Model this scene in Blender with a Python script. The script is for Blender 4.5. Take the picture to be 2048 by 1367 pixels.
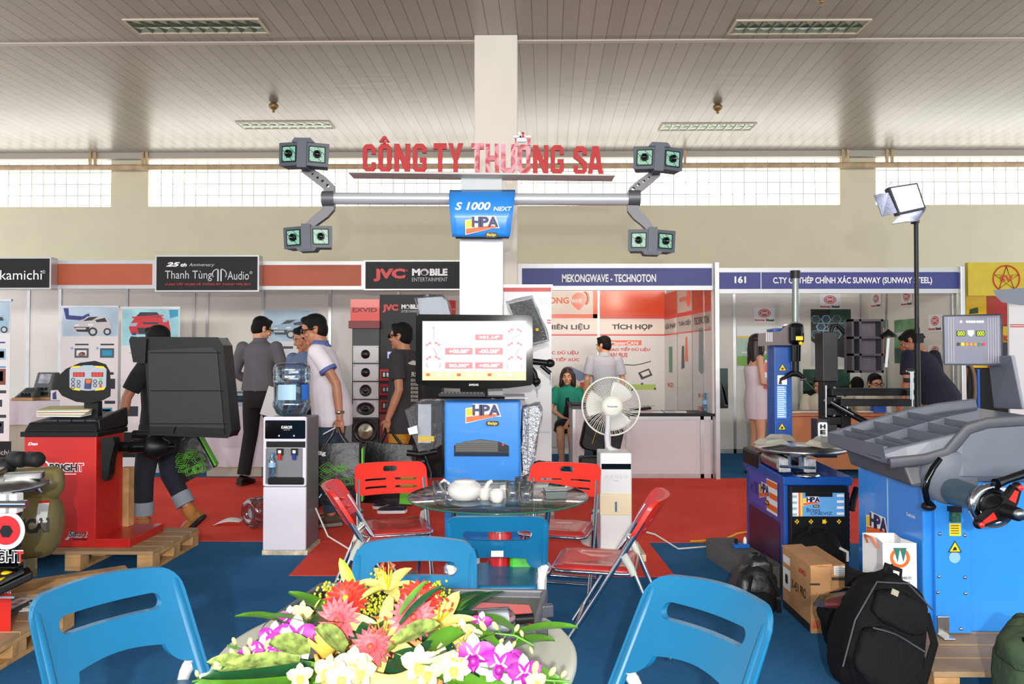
import bpy, bmesh, math, random
from mathutils import Vector, Matrix, Euler
from mathutils.geometry import tessellate_polygon
random.seed(7)
for o in list(bpy.data.objects): bpy.data.objects.remove(o)
S = bpy.context.scene
COL = S.collection
PI = math.pi
V = Vector
def R(d): return math.radians(d)

# ---------------------------------------------------------------- camera
FPX = 1500.0
CAM = V((0, 0, 1.35))
cd = bpy.data.cameras.new('camera'); cam = bpy.data.objects.new('camera', cd); COL.objects.link(cam)
cd.sensor_width = 36; cd.lens = 36 * FPX / 2048; cd.clip_start = .05; cd.clip_end = 200
CE = Euler((R(90 + 1.2), 0, R(0.7)))
cam.location = CAM; cam.rotation_euler = CE
S.camera = cam
CR = CE.to_matrix()
# ---------------------------------------------------------------- light
w = bpy.data.worlds.new('world'); S.world = w; w.use_nodes = True
w.node_tree.nodes['Background'].inputs[0].default_value = (.93, .97, 1, 1)
w.node_tree.nodes['Background'].inputs[1].default_value = 1.75
fl = bpy.data.lights.new('camera_flash', 'SPOT'); fl.energy = 430; fl.shadow_soft_size = .03; fl.color = (1, .965, .93)
fl.spot_size = R(112); fl.spot_blend = .5
flo = bpy.data.objects.new('camera_flash', fl); COL.objects.link(flo); flo.location = (-.03, -.9, 1.64); flo.rotation_euler = (R(94), 0, 0)
wl = bpy.data.lights.new('rear_fill_light', 'AREA'); wl.shape = 'RECTANGLE'; wl.size = 16; wl.size_y = 1.2; wl.energy = 1500; wl.color = (1, .98, .95)  # added fill light behind the camera, out of view; no windows there
wlo = bpy.data.objects.new('rear_fill_light', wl); COL.objects.link(wlo); wlo.location = (0, -7.6, 3.6); wlo.rotation_euler = (R(78), 0, 0)
S.view_settings.view_transform = 'Standard'; S.view_settings.look = 'None'
S.view_settings.exposure = 0.0; S.view_settings.gamma = 1; S.view_settings.use_curve_mapping = False
S.cycles.max_bounces = 8; S.cycles.transparent_max_bounces = 16; S.cycles.use_denoising = True
S.cycles.sample_clamp_indirect = 6

# ---------------------------------------------------------------- points from the photograph's geometry
def ray(px, py): return CR @ V(((px - 1024) / FPX, -(py - 683.5) / FPX, -1))
def W(px, py, Y):
    d = ray(px, py); return CAM + d * (Y / d.y)
def F(px, py, z=0.0):
    d = ray(px, py); return CAM + d * ((z - CAM.z) / d.z)
def X(px, Y): return W(px, 700, Y).x
def Z(py, Y, px=1024): return W(px, py, Y).z

# ---------------------------------------------------------------- materials
def lin(c):
    out = []
    for x in c[:3]:
        x = x / 255.0
        out.append(x / 12.92 if x <= .04045 else ((x + .055) / 1.055) ** 2.4)
    return (*out, 1)
MATS = {}
def mat(name, c, rough=.5, metal=0, var=0, vs=12, bump=0, bs=60, emit=0, coat=0, spec=.5, sheen=0):
    if name in MATS: return MATS[name]
    m = bpy.data.materials.new(name); m.use_nodes = True; MATS[name] = m
    nt = m.node_tree; b = nt.nodes['Principled BSDF']
    b.inputs['Base Color'].default_value = lin(c); b.inputs['Roughness'].default_value = rough
    b.inputs['Metallic'].default_value = metal; b.inputs['Specular IOR Level'].default_value = spec
    b.inputs['Coat Weight'].default_value = coat
    if sheen: b.inputs['Sheen Weight'].default_value = sheen
    if emit:
        b.inputs['Emission Color'].default_value = lin(c); b.inputs['Emission Strength'].default_value = emit
    if var or bump:
        tc = nt.nodes.new('ShaderNodeTexCoord')
    if var:
        n = nt.nodes.new('ShaderNodeTexNoise'); n.inputs['Scale'].default_value = vs; n.inputs['Detail'].default_value = 5
        nt.links.new(tc.outputs['Object'], n.inputs['Vector'])
        r = nt.nodes.new('ShaderNodeValToRGB')
        lo = [max(0, x * (1 - var)) for x in c[:3]]; hi = [min(255, x * (1 + var)) for x in c[:3]]
        r.color_ramp.elements[0].position = .3; r.color_ramp.elements[1].position = .7
        r.color_ramp.elements[0].color = lin(lo); r.color_ramp.elements[1].color = lin(hi)
        nt.links.new(n.outputs['Fac'], r.inputs['Fac']); nt.links.new(r.outputs['Color'], b.inputs['Base Color'])
    if bump:
        n2 = nt.nodes.new('ShaderNodeTexNoise'); n2.inputs['Scale'].default_value = bs; n2.inputs['Detail'].default_value = 4
        nt.links.new(tc.outputs['Object'], n2.inputs['Vector'])
        bp = nt.nodes.new('ShaderNodeBump'); bp.inputs['Strength'].default_value = bump; bp.inputs['Distance'].default_value = .02
        nt.links.new(n2.outputs['Fac'], bp.inputs['Height']); nt.links.new(bp.outputs['Normal'], b.inputs['Normal'])
    return m
def clear(name, tint=(235, 245, 248), gloss=.15, rough=.02, bump=0):
    """thin clear film / glass: see-through with a glossy skin"""
    if name in MATS: return MATS[name]
    m = bpy.data.materials.new(name); m.use_nodes = True; MATS[name] = m
    nt = m.node_tree; nt.nodes.remove(nt.nodes['Principled BSDF'])
    out = nt.nodes['Material Output']; mx = nt.nodes.new('ShaderNodeMixShader')
    t = nt.nodes.new('ShaderNodeBsdfTransparent'); t.inputs[0].default_value = lin(tint)
    g = nt.nodes.new('ShaderNodeBsdfGlossy'); g.inputs['Roughness'].default_value = rough
    lw = nt.nodes.new('ShaderNodeLayerWeight'); lw.inputs[0].default_value = .25
    mp = nt.nodes.new('ShaderNodeMath'); mp.operation = 'MULTIPLY_ADD'; mp.inputs[1].default_value = .6; mp.inputs[2].default_value = gloss
    nt.links.new(lw.outputs['Fresnel'], mp.inputs[0]); nt.links.new(mp.outputs[0], mx.inputs[0])
    nt.links.new(t.outputs[0], mx.inputs[1]); nt.links.new(g.outputs[0], mx.inputs[2]); nt.links.new(mx.outputs[0], out.inputs[0])
    if bump:
        n2 = nt.nodes.new('ShaderNodeTexNoise'); n2.inputs['Scale'].default_value = 25
        bp = nt.nodes.new('ShaderNodeBump'); bp.inputs['Strength'].default_value = bump; bp.inputs['Distance'].default_value = .05
        nt.links.new(n2.outputs['Fac'], bp.inputs['Height']); nt.links.new(bp.outputs['Normal'], g.inputs['Normal']); nt.links.new(bp.outputs['Normal'], lw.inputs['Normal'])
    return m

# ---------------------------------------------------------------- mesh builder (world coordinates; M maps a local frame to the world)
ROOTM = {}
def rrect(w, h, r, cx=0, cy=0, k=5):
    pts = []
    for (sx, sy, a0) in ((1, 1, 0), (-1, 1, 90), (-1, -1, 180), (1, -1, 270)):
        for i in range(k + 1):
            a = R(a0 + 90 * i / k)
            pts.append((cx + sx * (w / 2 - r) + r * math.cos(a), cy + sy * (h / 2 - r) + r * math.sin(a)))
    return pts
def circ(r, cx=0, cy=0, n=24, ry=None): return [(cx + r * math.cos(2 * PI * i / n), cy + (ry or r) * math.sin(2 * PI * i / n)) for i in range(n)]
UX, UY, UZ = V((1, 0, 0)), V((0, 1, 0)), V((0, 0, 1))
TCACHE = {}
def glyphs(body, bold, shear):
    key = (body, bold, shear)
    if key not in TCACHE:
        cu = bpy.data.curves.new('t', 'FONT'); cu.body = body; cu.size = 1; cu.offset = bold; cu.shear = shear; cu.resolution_u = 3
        ob = bpy.data.objects.new('t', cu)
        me = ob.to_mesh()
        vs = [v.co.copy() for v in me.vertices]; fs = [tuple(p.vertices) for p in me.polygons]
        ob.to_mesh_clear(); bpy.data.objects.remove(ob); bpy.data.curves.remove(cu)
        TCACHE[key] = (vs, fs)
    return TCACHE[key]
class MB:
    def __init__(s, M=None):
        s.v = []; s.f = []; s.mi = []; s.sm = []; s.mats = []; s.M = M
    def add(s, vs, fs, m, smooth=False):
        o = len(s.v)
        s.v += [(s.M @ V(p)) if s.M is not None else V(p) for p in vs]
        if m not in s.mats: s.mats.append(m)
        k = s.mats.index(m)
        for f in fs: s.f.append([i + o for i in f]); s.mi.append(k); s.sm.append(smooth)
        return s
    def bx(s, x0, x1, y0, y1, z0, z1, m):
        vs = [(x, y, z) for x in (x0, x1) for y in (y0, y1) for z in (z0, z1)]
        return s.add(vs, [(0, 1, 3, 2), (4, 6, 7, 5), (0, 4, 5, 1), (2, 3, 7, 6), (0, 2, 6, 4), (1, 5, 7, 3)], m)
    def ob(s, c, sz, m, rot=(0, 0, 0), Rm=None):
        A = Rm or Euler(tuple(R(a) for a in rot)).to_matrix(); c = V(c)
        vs = [c + A @ V((a * sz[0] / 2, b * sz[1] / 2, d * sz[2] / 2)) for a in (-1, 1) for b in (-1, 1) for d in (-1, 1)]
        return s.add(vs, [(0, 1, 3, 2), (4, 6, 7, 5), (0, 4, 5, 1), (2, 3, 7, 6), (0, 2, 6, 4), (1, 5, 7, 3)], m)
    def hexa(s, p, m):   # 8 points: bottom loop 0-3, top loop 4-7
        return s.add(p, [(3, 2, 1, 0), (4, 5, 6, 7), (0, 1, 5, 4), (1, 2, 6, 5), (2, 3, 7, 6), (3, 0, 4, 7)], m)
    def quad(s, a, b, c, d, m): return s.add([a, b, c, d], [(0, 1, 2, 3)], m)
    def poly(s, loops, m, O=(0, 0, 0), u=UX, v=UZ, d=0.0, smooth=False):
        """flat shape (first loop outer, others holes) in the plane O,u,v; thickness d away from n = u x v (into the scene)"""
        O = V(O); u = V(u); v = V(v); n = u.cross(v)
        if loops and not isinstance(loops[0][0], (tuple, list, Vector)): loops = [loops]
        flat = [p for l in loops for p in l]
        tris = tessellate_polygon([[V((p[0], p[1], 0)) for p in l] for l in loops])
        fr = [O + u * p[0] + v * p[1] for p in flat]
        fs = []
        for t in tris:
            a, b, c = (V((flat[i][0], flat[i][1])) for i in t)
            cr = (b - a).x * (c - a).y - (b - a).y * (c - a).x
            fs.append(tuple(t) if cr > 0 else tuple(reversed(t)))
        if not d: return s.add(fr, fs, m)
        N = len(flat); bk = [p - n * d for p in fr]
        fs2 = [tuple(i + N for i in reversed(f)) for f in fs]
        sd = []; k = 0
        for li, l in enumerate(loops):
            L = len(l); area = sum(l[i][0] * l[(i + 1) % L][1] - l[(i + 1) % L][0] * l[i][1] for i in range(L))
            ccw = (area > 0) == (li == 0)
            for i in range(L):
                a, b = k + i, k + (i + 1) % L
                sd.append((a, a + N, b + N, b) if ccw else (b, b + N, a + N, a))
            k += L
        s.add(fr + bk, fs + fs2, m)
        return s.add(fr + bk, sd, m, smooth)
    def tube(s, pts, r, m, n=10, closed=False, cap=True, flat=1.0, up=None):
        pts = [V(p) for p in pts]; L = len(pts); rs = r if isinstance(r, (list, tuple)) else [r] * L
        vs = []; prev = None
        for i, p in enumerate(pts):
            if closed: t = (pts[(i + 1) % L] - pts[i - 1])
            else: t = pts[min(i + 1, L - 1)] - pts[max(i - 1, 0)]
            if t.length < 1e-9: t = V((0, 0, 1))
            t.normalize()
            if prev is None:
                a = V(up) if up is not None else (UZ if abs(t.z) < .9 else UX)
                prev = (a - t * a.dot(t)).normalized()
            else:
                q = prev - t * prev.dot(t)
                prev = q.normalized() if q.length > 1e-6 else prev
            b = t.cross(prev)
            for k in range(n):
                a = 2 * PI * k / n
                vs.append(p + prev * (math.cos(a) * rs[i]) + b * (math.sin(a) * rs[i] * flat))
        fs = []
        for i in range(L if closed else L - 1):
            j = (i + 1) % L
            for k in range(n):
                k2 = (k + 1) % n
                fs.append((i * n + k, i * n + k2, j * n + k2, j * n + k))
        s.add(vs, fs, m, True)
        if cap and not closed:
            s.add(vs[:n], [tuple(reversed(range(n)))], m); s.add(vs[-n:], [tuple(range(n))], m)
        return s
    def lathe(s, prof, m, O=(0, 0, 0), ax=UZ, n=32, caps=True):
        O = V(O); ax = V(ax).normalized(); a = UX if abs(ax.x) < .9 else UY
        u = (a - ax * a.dot(ax)).normalized(); v = ax.cross(u)
        vs = []
        for (r, z) in prof:
            for k in range(n):
                t = 2 * PI * k / n; vs.append(O + ax * z + u * (r * math.cos(t)) + v * (r * math.sin(t)))
        fs = [(i * n + k, i * n + (k + 1) % n, (i + 1) * n + (k + 1) % n, (i + 1) * n + k) for i in range(len(prof) - 1) for k in range(n)]
        s.add(vs, fs, m, True)
        if caps:
            if prof[0][0] > 1e-4: s.add(vs[:n], [tuple(reversed(range(n)))], m)
            if prof[-1][0] > 1e-4: s.add(vs[-n:], [tuple(range(n))], m)
        return s
    def ell(s, c, r, m, n=16, k=10, Rm=None):
        c = V(c); vs = []; r = r if isinstance(r, (tuple, list)) else (r, r, r)
        for i in range(k + 1):
            ph = PI * i / k
            for j in range(n):
                t = 2 * PI * j / n
                p = V((r[0] * math.sin(ph) * math.cos(t), r[1] * math.sin(ph) * math.sin(t), -r[2] * math.cos(ph)))
                vs.append(c + (Rm @ p if Rm else p))
        fs = [(i * n + j, i * n + (j + 1) % n, (i + 1) * n + (j + 1) % n, (i + 1) * n + j) for i in range(k) for j in range(n)]
        return s.add(vs, fs, m, True)
    def loft(s, rings, m, smooth=True, cap=True):
        """rings: equally long lists of points"""
        n = len(rings[0]); vs = [p for r in rings for p in r]
        fs = [(i * n + j, i * n + (j + 1) % n, (i + 1) * n + (j + 1) % n, (i + 1) * n + j) for i in range(len(rings) - 1) for j in range(n)]
        s.add(vs, fs, m, smooth)
        if cap:
            s.add(rings[0], [tuple(reversed(range(n)))], m); s.add(rings[-1], [tuple(range(n))], m)
        return s
    def grid(s, fn, nu, nv, m, smooth=True):
        vs = [fn(i / nu, j / nv) for i in range(nu + 1) for j in range(nv + 1)]
        fs = [(i * (nv + 1) + j, (i + 1) * (nv + 1) + j, (i + 1) * (nv + 1) + j + 1, i * (nv + 1) + j + 1) for i in range(nu) for j in range(nv)]
        return s.add(vs, fs, m, smooth)
    def text(s, body, O, w, h, m, u=UX, v=UZ, bold=0.0, shear=0, off=.0):
        """flat lettering whose box is w x h, centred on O"""
        vs, fs = glyphs(body, bold, shear)
        if not vs: return s
        x0 = min(p.x for p in vs); x1 = max(p.x for p in vs); y0 = min(p.y for p in vs); y1 = max(p.y for p in vs)
        u = V(u); v = V(v); n = u.cross(v); O = V(O) + n * off
        return s.add([O + u * ((p.x - (x0 + x1) / 2) / (x1 - x0) * w) + v * ((p.y - (y0 + y1) / 2) / (y1 - y0) * h) for p in vs], fs, m)
    def build(s, name, parent=None, bevel=0, seg=2, sub=0, solid=0, world=None, smooth=False):
        Mr = ROOTM.get(parent) if parent is not None else world
        inv = Mr.inverted() if Mr is not None else None
        me = bpy.data.meshes.new(name)
        me.from_pydata([tuple(inv @ p) if inv else tuple(p) for p in s.v], [], s.f)
        for m in s.mats: me.materials.append(m)
        for p, k, q in zip(me.polygons, s.mi, s.sm): p.material_index = k; p.use_smooth = q or smooth
        me.update()
        o = bpy.data.objects.new(name, me); COL.objects.link(o)
        if parent is not None: o.parent = parent; ROOTM[o] = Mr if Mr is not None else Matrix()
        elif world is not None: o.matrix_world = world; ROOTM[o] = world
        else: ROOTM[o] = Matrix()
        if solid:
            md = o.modifiers.new('s', 'SOLIDIFY'); md.thickness = solid; md.offset = 0
        if bevel:
            md = o.modifiers.new('b', 'BEVEL'); md.width = bevel; md.segments = seg; md.limit_method = 'ANGLE'; md.angle_limit = R(40)
        if sub:
            md = o.modifiers.new('u', 'SUBSURF'); md.levels = sub; md.render_levels = sub
        return o
def tag(o, label, cat, group=None):
    o['label'] = label; o['category'] = cat
    if group: o['group'] = group
    return o
def thing(name, label, cat, loc=(0, 0, 0), rz=0, group=None):
    o = bpy.data.objects.new(name, None); COL.objects.link(o); o.empty_display_size = .05
    o.location = loc; o.rotation_euler = (0, 0, rz)
    ROOTM[o] = Matrix.Translation(V(loc)) @ Matrix.Rotation(rz, 4, 'Z')
    return tag(o, label, cat, group)
def LM(o): return ROOTM[o]
def struct(o): o['kind'] = 'structure'; return o
def lab(o, l): o['label'] = l; return o
def at(mb, loc):   # world matrix for a one-mesh thing standing at loc
    return Matrix.Translation(V(loc))
def kids(o): return [c for c in bpy.data.objects if c.parent == o]
def dup(o, loc, rz, label, group=None, scale=None):
    r = o.copy(); COL.objects.link(r); r.location = loc; r.rotation_euler = (0, 0, rz)
    r['label'] = label
    if group: r['group'] = group
    if scale: r.scale = (scale,) * 3
    for ch in kids(o):
        c = ch.copy(); COL.objects.link(c); c.parent = r
        for g in kids(ch):
            d = g.copy(); COL.objects.link(d); d.parent = c
    return r
# picture-plane helpers: boxes and lettering on a vertical plane Y = const facing the camera, given in photograph pixels
def pr(px0, py0, px1, py1, Y):
    a = W(px0, (py0 + py1) / 2, Y); b = W(px1, (py0 + py1) / 2, Y); c = W((px0 + px1) / 2, py0, Y); d = W((px0 + px1) / 2, py1, Y)
    return a.x, b.x, d.z, c.z      # x0 x1 z0 z1
def pbox(mb, px0, py0, px1, py1, Y, d, m):
    x0, x1, z0, z1 = pr(px0, py0, px1, py1, Y); return mb.bx(x0, x1, Y, Y + d, z0, z1, m)
def ptext(mb, body, px0, py0, px1, py1, Y, m, bold=0.0, shear=0):
    x0, x1, z0, z1 = pr(px0, py0, px1, py1, Y)
    return mb.text(body, ((x0 + x1) / 2, Y - .0015, (z0 + z1) / 2), x1 - x0, z1 - z0, m, bold=bold, shear=shear)
def ppoly(mb, pts, Y, m, d=0.0):
    return mb.poly([(W(p[0], p[1], Y).x, W(p[0], p[1], Y).z) for p in pts], m, O=(0, Y, 0), d=d)

# common materials
M_white = mat('white_paint', (232, 232, 230), .45)
M_black = mat('black_plastic', (13, 13, 15), .42, bump=.05, bs=200, spec=.3)
M_gloss = mat('gloss_black', (8, 9, 12), .1, coat=.15, spec=.3)
M_alu = mat('aluminium', (190, 190, 190), .35, .8, var=.04, vs=6)
M_chrome = mat('chrome', (205, 207, 212), .12, 1)
M_steel = mat('brushed_steel', (170, 170, 170), .3, 1, var=.1, vs=20)
M_panel = mat('booth_panel', (226, 223, 214), .5, var=.015, vs=3)
M_blue = mat('machine_blue', (48, 140, 228), .3, var=.03, vs=2, coat=.3)
M_navy = mat('logo_navy', (32, 34, 92), .4)
M_wlet = mat('white_lettering', (240, 240, 240), .4)
M_blet = mat('black_lettering', (25, 25, 28), .4)
M_rlet = mat('red_lettering', (205, 38, 36), .4)
M_yel = mat('yellow_sticker', (250, 205, 20), .4)
M_org = mat('orange_sticker', (235, 105, 40), .4)
M_wood = mat('pallet_wood', (196, 152, 100), .75, var=.14, vs=9, bump=.25, bs=30)
M_ply = mat('pallet_plywood', (172, 140, 104), .7, var=.1, vs=5, bump=.15, bs=40)
M_dgrey = mat('dark_grey_plastic', (58, 61, 68), .45, var=.04, vs=20)
M_skin = mat('skin', (205, 150, 118), .5, var=.05, vs=20)
M_skin2 = mat('tanned_skin', (176, 118, 88), .5, var=.05, vs=20)
M_hair = mat('black_hair', (13, 10, 9), .6, var=.3, vs=60, bump=.5, bs=120, spec=.2)
M_red = mat('red_plastic', (222, 42, 28), .35, coat=.15)
M_cloth = mat('white_cloth', (208, 206, 212), .85, bump=.2, bs=14)
M_paper = mat('paper', (235, 235, 232), .6)
M_rub = mat('black_rubber', (18, 18, 18), .65, bump=.1, bs=150)

def hpa_logo(mb, O, w, u=UX, v=UZ):
    """the maker's badge: striped wedge, navy letters with white edge, black pill"""
    O = V(O); h = w * .62; u = V(u); v = V(v); n = u.cross(v)
    def P(pts, m, k): mb.poly([((a - .5) * w, (b - .5) * h) for a, b in pts], m, O=O + n * (.0012 * k), u=u, v=v)
    P([(0, .1), (.85, .42), (1.02, .42), (.9, 1.0), (.2, 1.0), (.2, .85), (0, .8)], M_wlet, 1)
    P([(.02, .42), (.22, .5), (.22, .82), (.02, .77)], M_yel, 2)
    P([(.02, .14), (.95, .46), (.80, .56), (.02, .40)], M_org, 2)
    for i, (a, b, t) in enumerate(((.2, .46, 'H'), (.44, .70, 'P'), (.66, .99, 'A'))):
        c = O + u * (((a + b) / 2 - .5) * w) + v * ((.72 - .5) * h)
        mb.text(t, c, (b - a) * w, .5 * h, M_navy, u, v, bold=.05, off=.0036)
    mb.poly(rrect(w * .38, h * .24, h * .11, w * .27, -h * .40), M_blet, O=O + n * .0012, u=u, v=v)
    mb.text('faip', O + u * (w * .27) - v * (h * .40), w * .28, h * .17, M_yel, u, v, bold=.03, off=.0024)
    return mb
# ================================================================ hall
YW = 11.5; ZC = 4.5
def carpet_mat(name, c1, c2):
    m = mat(name, c1, .95, var=0); nt = m.node_tree; b = nt.nodes['Principled BSDF']
    tc = nt.nodes.new('ShaderNodeTexCoord')
    mp = nt.nodes.new('ShaderNodeMapping'); mp.inputs['Scale'].default_value = (14, 160, 14)
    n = nt.nodes.new('ShaderNodeTexNoise'); n.inputs['Scale'].default_value = 1.0; n.inputs['Detail'].default_value = 3
    n2 = nt.nodes.new('ShaderNodeTexNoise'); n2.inputs['Scale'].default_value = 2.2; n2.inputs['Detail'].default_value = 6
    ad = nt.nodes.new('ShaderNodeMath'); ad.operation = 'MULTIPLY_ADD'; ad.inputs[1].default_value = .5
    hf = nt.nodes.new('ShaderNodeMath'); hf.operation = 'MULTIPLY'; hf.inputs[1].default_value = .5
    nt.links.new(tc.outputs['Object'], mp.inputs['Vector']); nt.links.new(mp.outputs['Vector'], n.inputs['Vector']); nt.links.new(tc.outputs['Object'], n2.inputs['Vector'])
    nt.links.new(n2.outputs['Fac'], hf.inputs[0]); nt.links.new(n.outputs['Fac'], ad.inputs[0]); nt.links.new(hf.outputs[0], ad.inputs[2])
    r = nt.nodes.new('ShaderNodeValToRGB'); r.color_ramp.elements[0].position = .34; r.color_ramp.elements[1].position = .66
    r.color_ramp.elements[0].color = lin(c1); r.color_ramp.elements[1].color = lin(c2)
    nt.links.new(ad.outputs[0], r.inputs['Fac']); nt.links.new(r.outputs['Color'], b.inputs['Base Color'])
    n3 = nt.nodes.new('ShaderNodeTexNoise'); n3.inputs['Scale'].default_value = 260
    bp = nt.nodes.new('ShaderNodeBump'); bp.inputs['Strength'].default_value = .35; bp.inputs['Distance'].default_value = .01
    nt.links.new(tc.outputs['Object'], n3.inputs['Vector']); nt.links.new(n3.outputs['Fac'], bp.inputs['Height']); nt.links.new(bp.outputs['Normal'], b.inputs['Normal'])
    b.inputs['Specular IOR Level'].default_value = .1
    return m
M_bcar = carpet_mat('blue_carpet', (40, 94, 138), (58, 118, 166))
M_rcar = carpet_mat('red_carpet', (230, 72, 58), (248, 92, 76))
struct(MB().bx(-9, 9, -8, YW + .2, -.1, 0, M_bcar).build('floor'))
tag(MB().bx(-9, 6.5, 5.52, 8.44, 0.0, .004, M_rcar).build('red_carpet'), 'wide red carpet runner across the aisle before the booths', 'carpet')
mb = MB()
mb.poly([(-1.44, 4.66), (.95, 4.66), (.93, 5.515), (-1.47, 5.515)], M_rcar, O=(0, 0, .004), u=UX, v=UY, d=.004)
tag(mb.build('carpet_piece'), 'short red carpet piece under the far red chairs', 'carpet')
# wall with three runs of glass blocks
M_wall = mat('cream_wall', (206, 199, 172), .8, var=.012, vs=2.5, bump=.03, bs=30)
zb = Z(411, YW); zt = Z(318, YW)
xs = [(-9, X(218, YW)), (X(293, YW), X(1683, YW)), (X(1755, YW), 9)]
mb = MB()
outer = [(-9, 0), (9, 0), (9, ZC), (-9, ZC)]
holes = [[(a, zb), (b, zb), (b, zt), (a, zt)] for a, b in ((-8.9, xs[0][1]), xs[1], (xs[2][0], 8.9))]
mb.poly([outer] + holes, M_wall, O=(0, YW, 0), d=.2)
struct(mb.build('wall_back'))
struct(MB().bx(-9, 9, -8.1, -7.9, 0, ZC, M_wall).build('wall_rear'))
M_gb = mat('lit_glass_block', (255, 255, 250), .2, emit=1)
gnt = M_gb.node_tree; gb = gnt.nodes['Principled BSDF']; gb.inputs['Emission Strength'].default_value = 3.5
gb.inputs['Emission Color'].default_value = (1, .99, .95, 1)
M_mort = mat('block_mortar', (190, 188, 180), .8)
for i, (a, b) in enumerate(((-8.9, xs[0][1]), xs[1], (xs[2][0], 8.9))):
    t = bpy.data.objects.new('window_%d' % (i + 1), None); COL.objects.link(t); struct(t); ROOTM[t] = Matrix()
    p = MB().bx(a, b, YW + .06, YW + .10, zb, zt, M_gb); p.build('glass_blocks', t)
    g = MB(); bw = (zt - zb) / 4.0
    n = max(1, round((b - a) / bw))
    for k in range(1, n): g.bx(a + (b - a) * k / n - .006, a + (b - a) * k / n + .006, YW + .045, YW + .06, zb, zt, M_mort)
    for k in range(1, 4): g.bx(a, b, YW + .046, YW + .06, zb + (zt - zb) * k / 4 - .006, zb + (zt - zb) * k / 4 + .006, M_mort)
    g.build('mortar_grid', t)
M_pipe = mat('painted_pipe', (176, 152, 118), .6, var=.1, vs=8)
mb = MB().tube([(-8.8, YW - .12, Z(336, YW)), (8.8, YW - .12, Z(336, YW))], .045, M_pipe)
for px in (185, 195, 290, 298, 1368, 1682, 1692, 1770, 1780):
    x = X(px, YW); mb.bx(x - .018, x + .018, YW - .14, YW - .1, Z(336, YW), ZC, M_pipe)
tag(mb.build('ceiling_pipe'), 'thin painted pipe with hangers running along the window strip', 'pipe')
struct(MB().bx(-9, 9, YW - .10, YW, Z(318, YW), ZC, mat('lintel_grey', (170, 165, 155), .7)).build('trim_1'))
# slatted metal ceiling
mc = mat('ceiling_slats', (196, 188, 178), .33, .25); nt = mc.node_tree; b = nt.nodes['Principled BSDF']
tc = nt.nodes.new('ShaderNodeTexCoord'); mp = nt.nodes.new('ShaderNodeMapping'); mp.inputs['Rotation'].default_value = (0, 0, R(2.0))
sp = nt.nodes.new('ShaderNodeSeparateXYZ'); nt.links.new(tc.outputs['Object'], mp.inputs['Vector']); nt.links.new(mp.outputs['Vector'], sp.inputs[0])
dv = nt.nodes.new('ShaderNodeMath'); dv.operation = 'DIVIDE'; dv.inputs[1].default_value = .144
nt.links.new(sp.outputs['X'], dv.inputs[0])
fr = nt.nodes.new('ShaderNodeMath'); fr.operation = 'FRACT'; nt.links.new(dv.outputs[0], fr.inputs[0])
rp = nt.nodes.new('ShaderNodeValToRGB'); e = rp.color_ramp.elements
e[0].position = 0; e[0].color = (.12, .11, .10, 1); e[1].position = .085; e[1].color = (1, 1, 1, 1)
nt.links.new(fr.outputs[0], rp.inputs['Fac'])
fl_ = nt.nodes.new('ShaderNodeMath'); fl_.operation = 'FLOOR'; nt.links.new(dv.outputs[0], fl_.inputs[0])
wn = nt.nodes.new('ShaderNodeTexWhiteNoise'); wn.noise_dimensions = '1D'; nt.links.new(fl_.outputs[0], wn.inputs['W'])
r2 = nt.nodes.new('ShaderNodeValToRGB'); r2.color_ramp.elements[0].color = lin((158, 152, 142)); r2.color_ramp.elements[1].color = lin((168, 162, 151))
nt.links.new(wn.outputs['Value'], r2.inputs['Fac'])
mx = nt.nodes.new('ShaderNodeMixRGB'); mx.blend_type = 'MULTIPLY'; mx.inputs[0].default_value = 1
nt.links.new(r2.outputs['Color'], mx.inputs[1]); nt.links.new(rp.outputs['Color'], mx.inputs[2]); nt.links.new(mx.outputs[0], b.inputs['Base Color'])
ns = nt.nodes.new('ShaderNodeTexNoise'); ns.inputs['Scale'].default_value = 1
mp2 = nt.nodes.new('ShaderNodeMapping'); mp2.inputs['Scale'].default_value = (3, 9, 1); nt.links.new(tc.outputs['Object'], mp2.inputs['Vector']); nt.links.new(mp2.outputs['Vector'], ns.inputs['Vector'])
bp = nt.nodes.new('ShaderNodeBump'); bp.inputs['Strength'].default_value = .02; bp.inputs['Distance'].default_value = .1
nt.links.new(ns.outputs['Fac'], bp.inputs['Height']); nt.links.new(bp.outputs['Normal'], b.inputs['Normal'])
struct(MB().bx(-9, 9, -8, YW + .2, ZC, ZC + .1, mc).build('ceiling'))
YJ = 3.15 * 1500 / (715 - 77)
struct(MB().bx(-9, 9, YJ - .03, YJ + .03, ZC - .012, ZC, mat('ceiling_strip', (200, 190, 176), .5)).build('trim_2'))
# square column
M_col = mat('column_paint', (222, 214, 200), .7, var=.015, vs=2)
yc = 7.25
struct(MB().bx(X(948, yc), X(1035, yc), yc, yc + .43, 0, ZC, M_col).build('column', bevel=.01))
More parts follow.
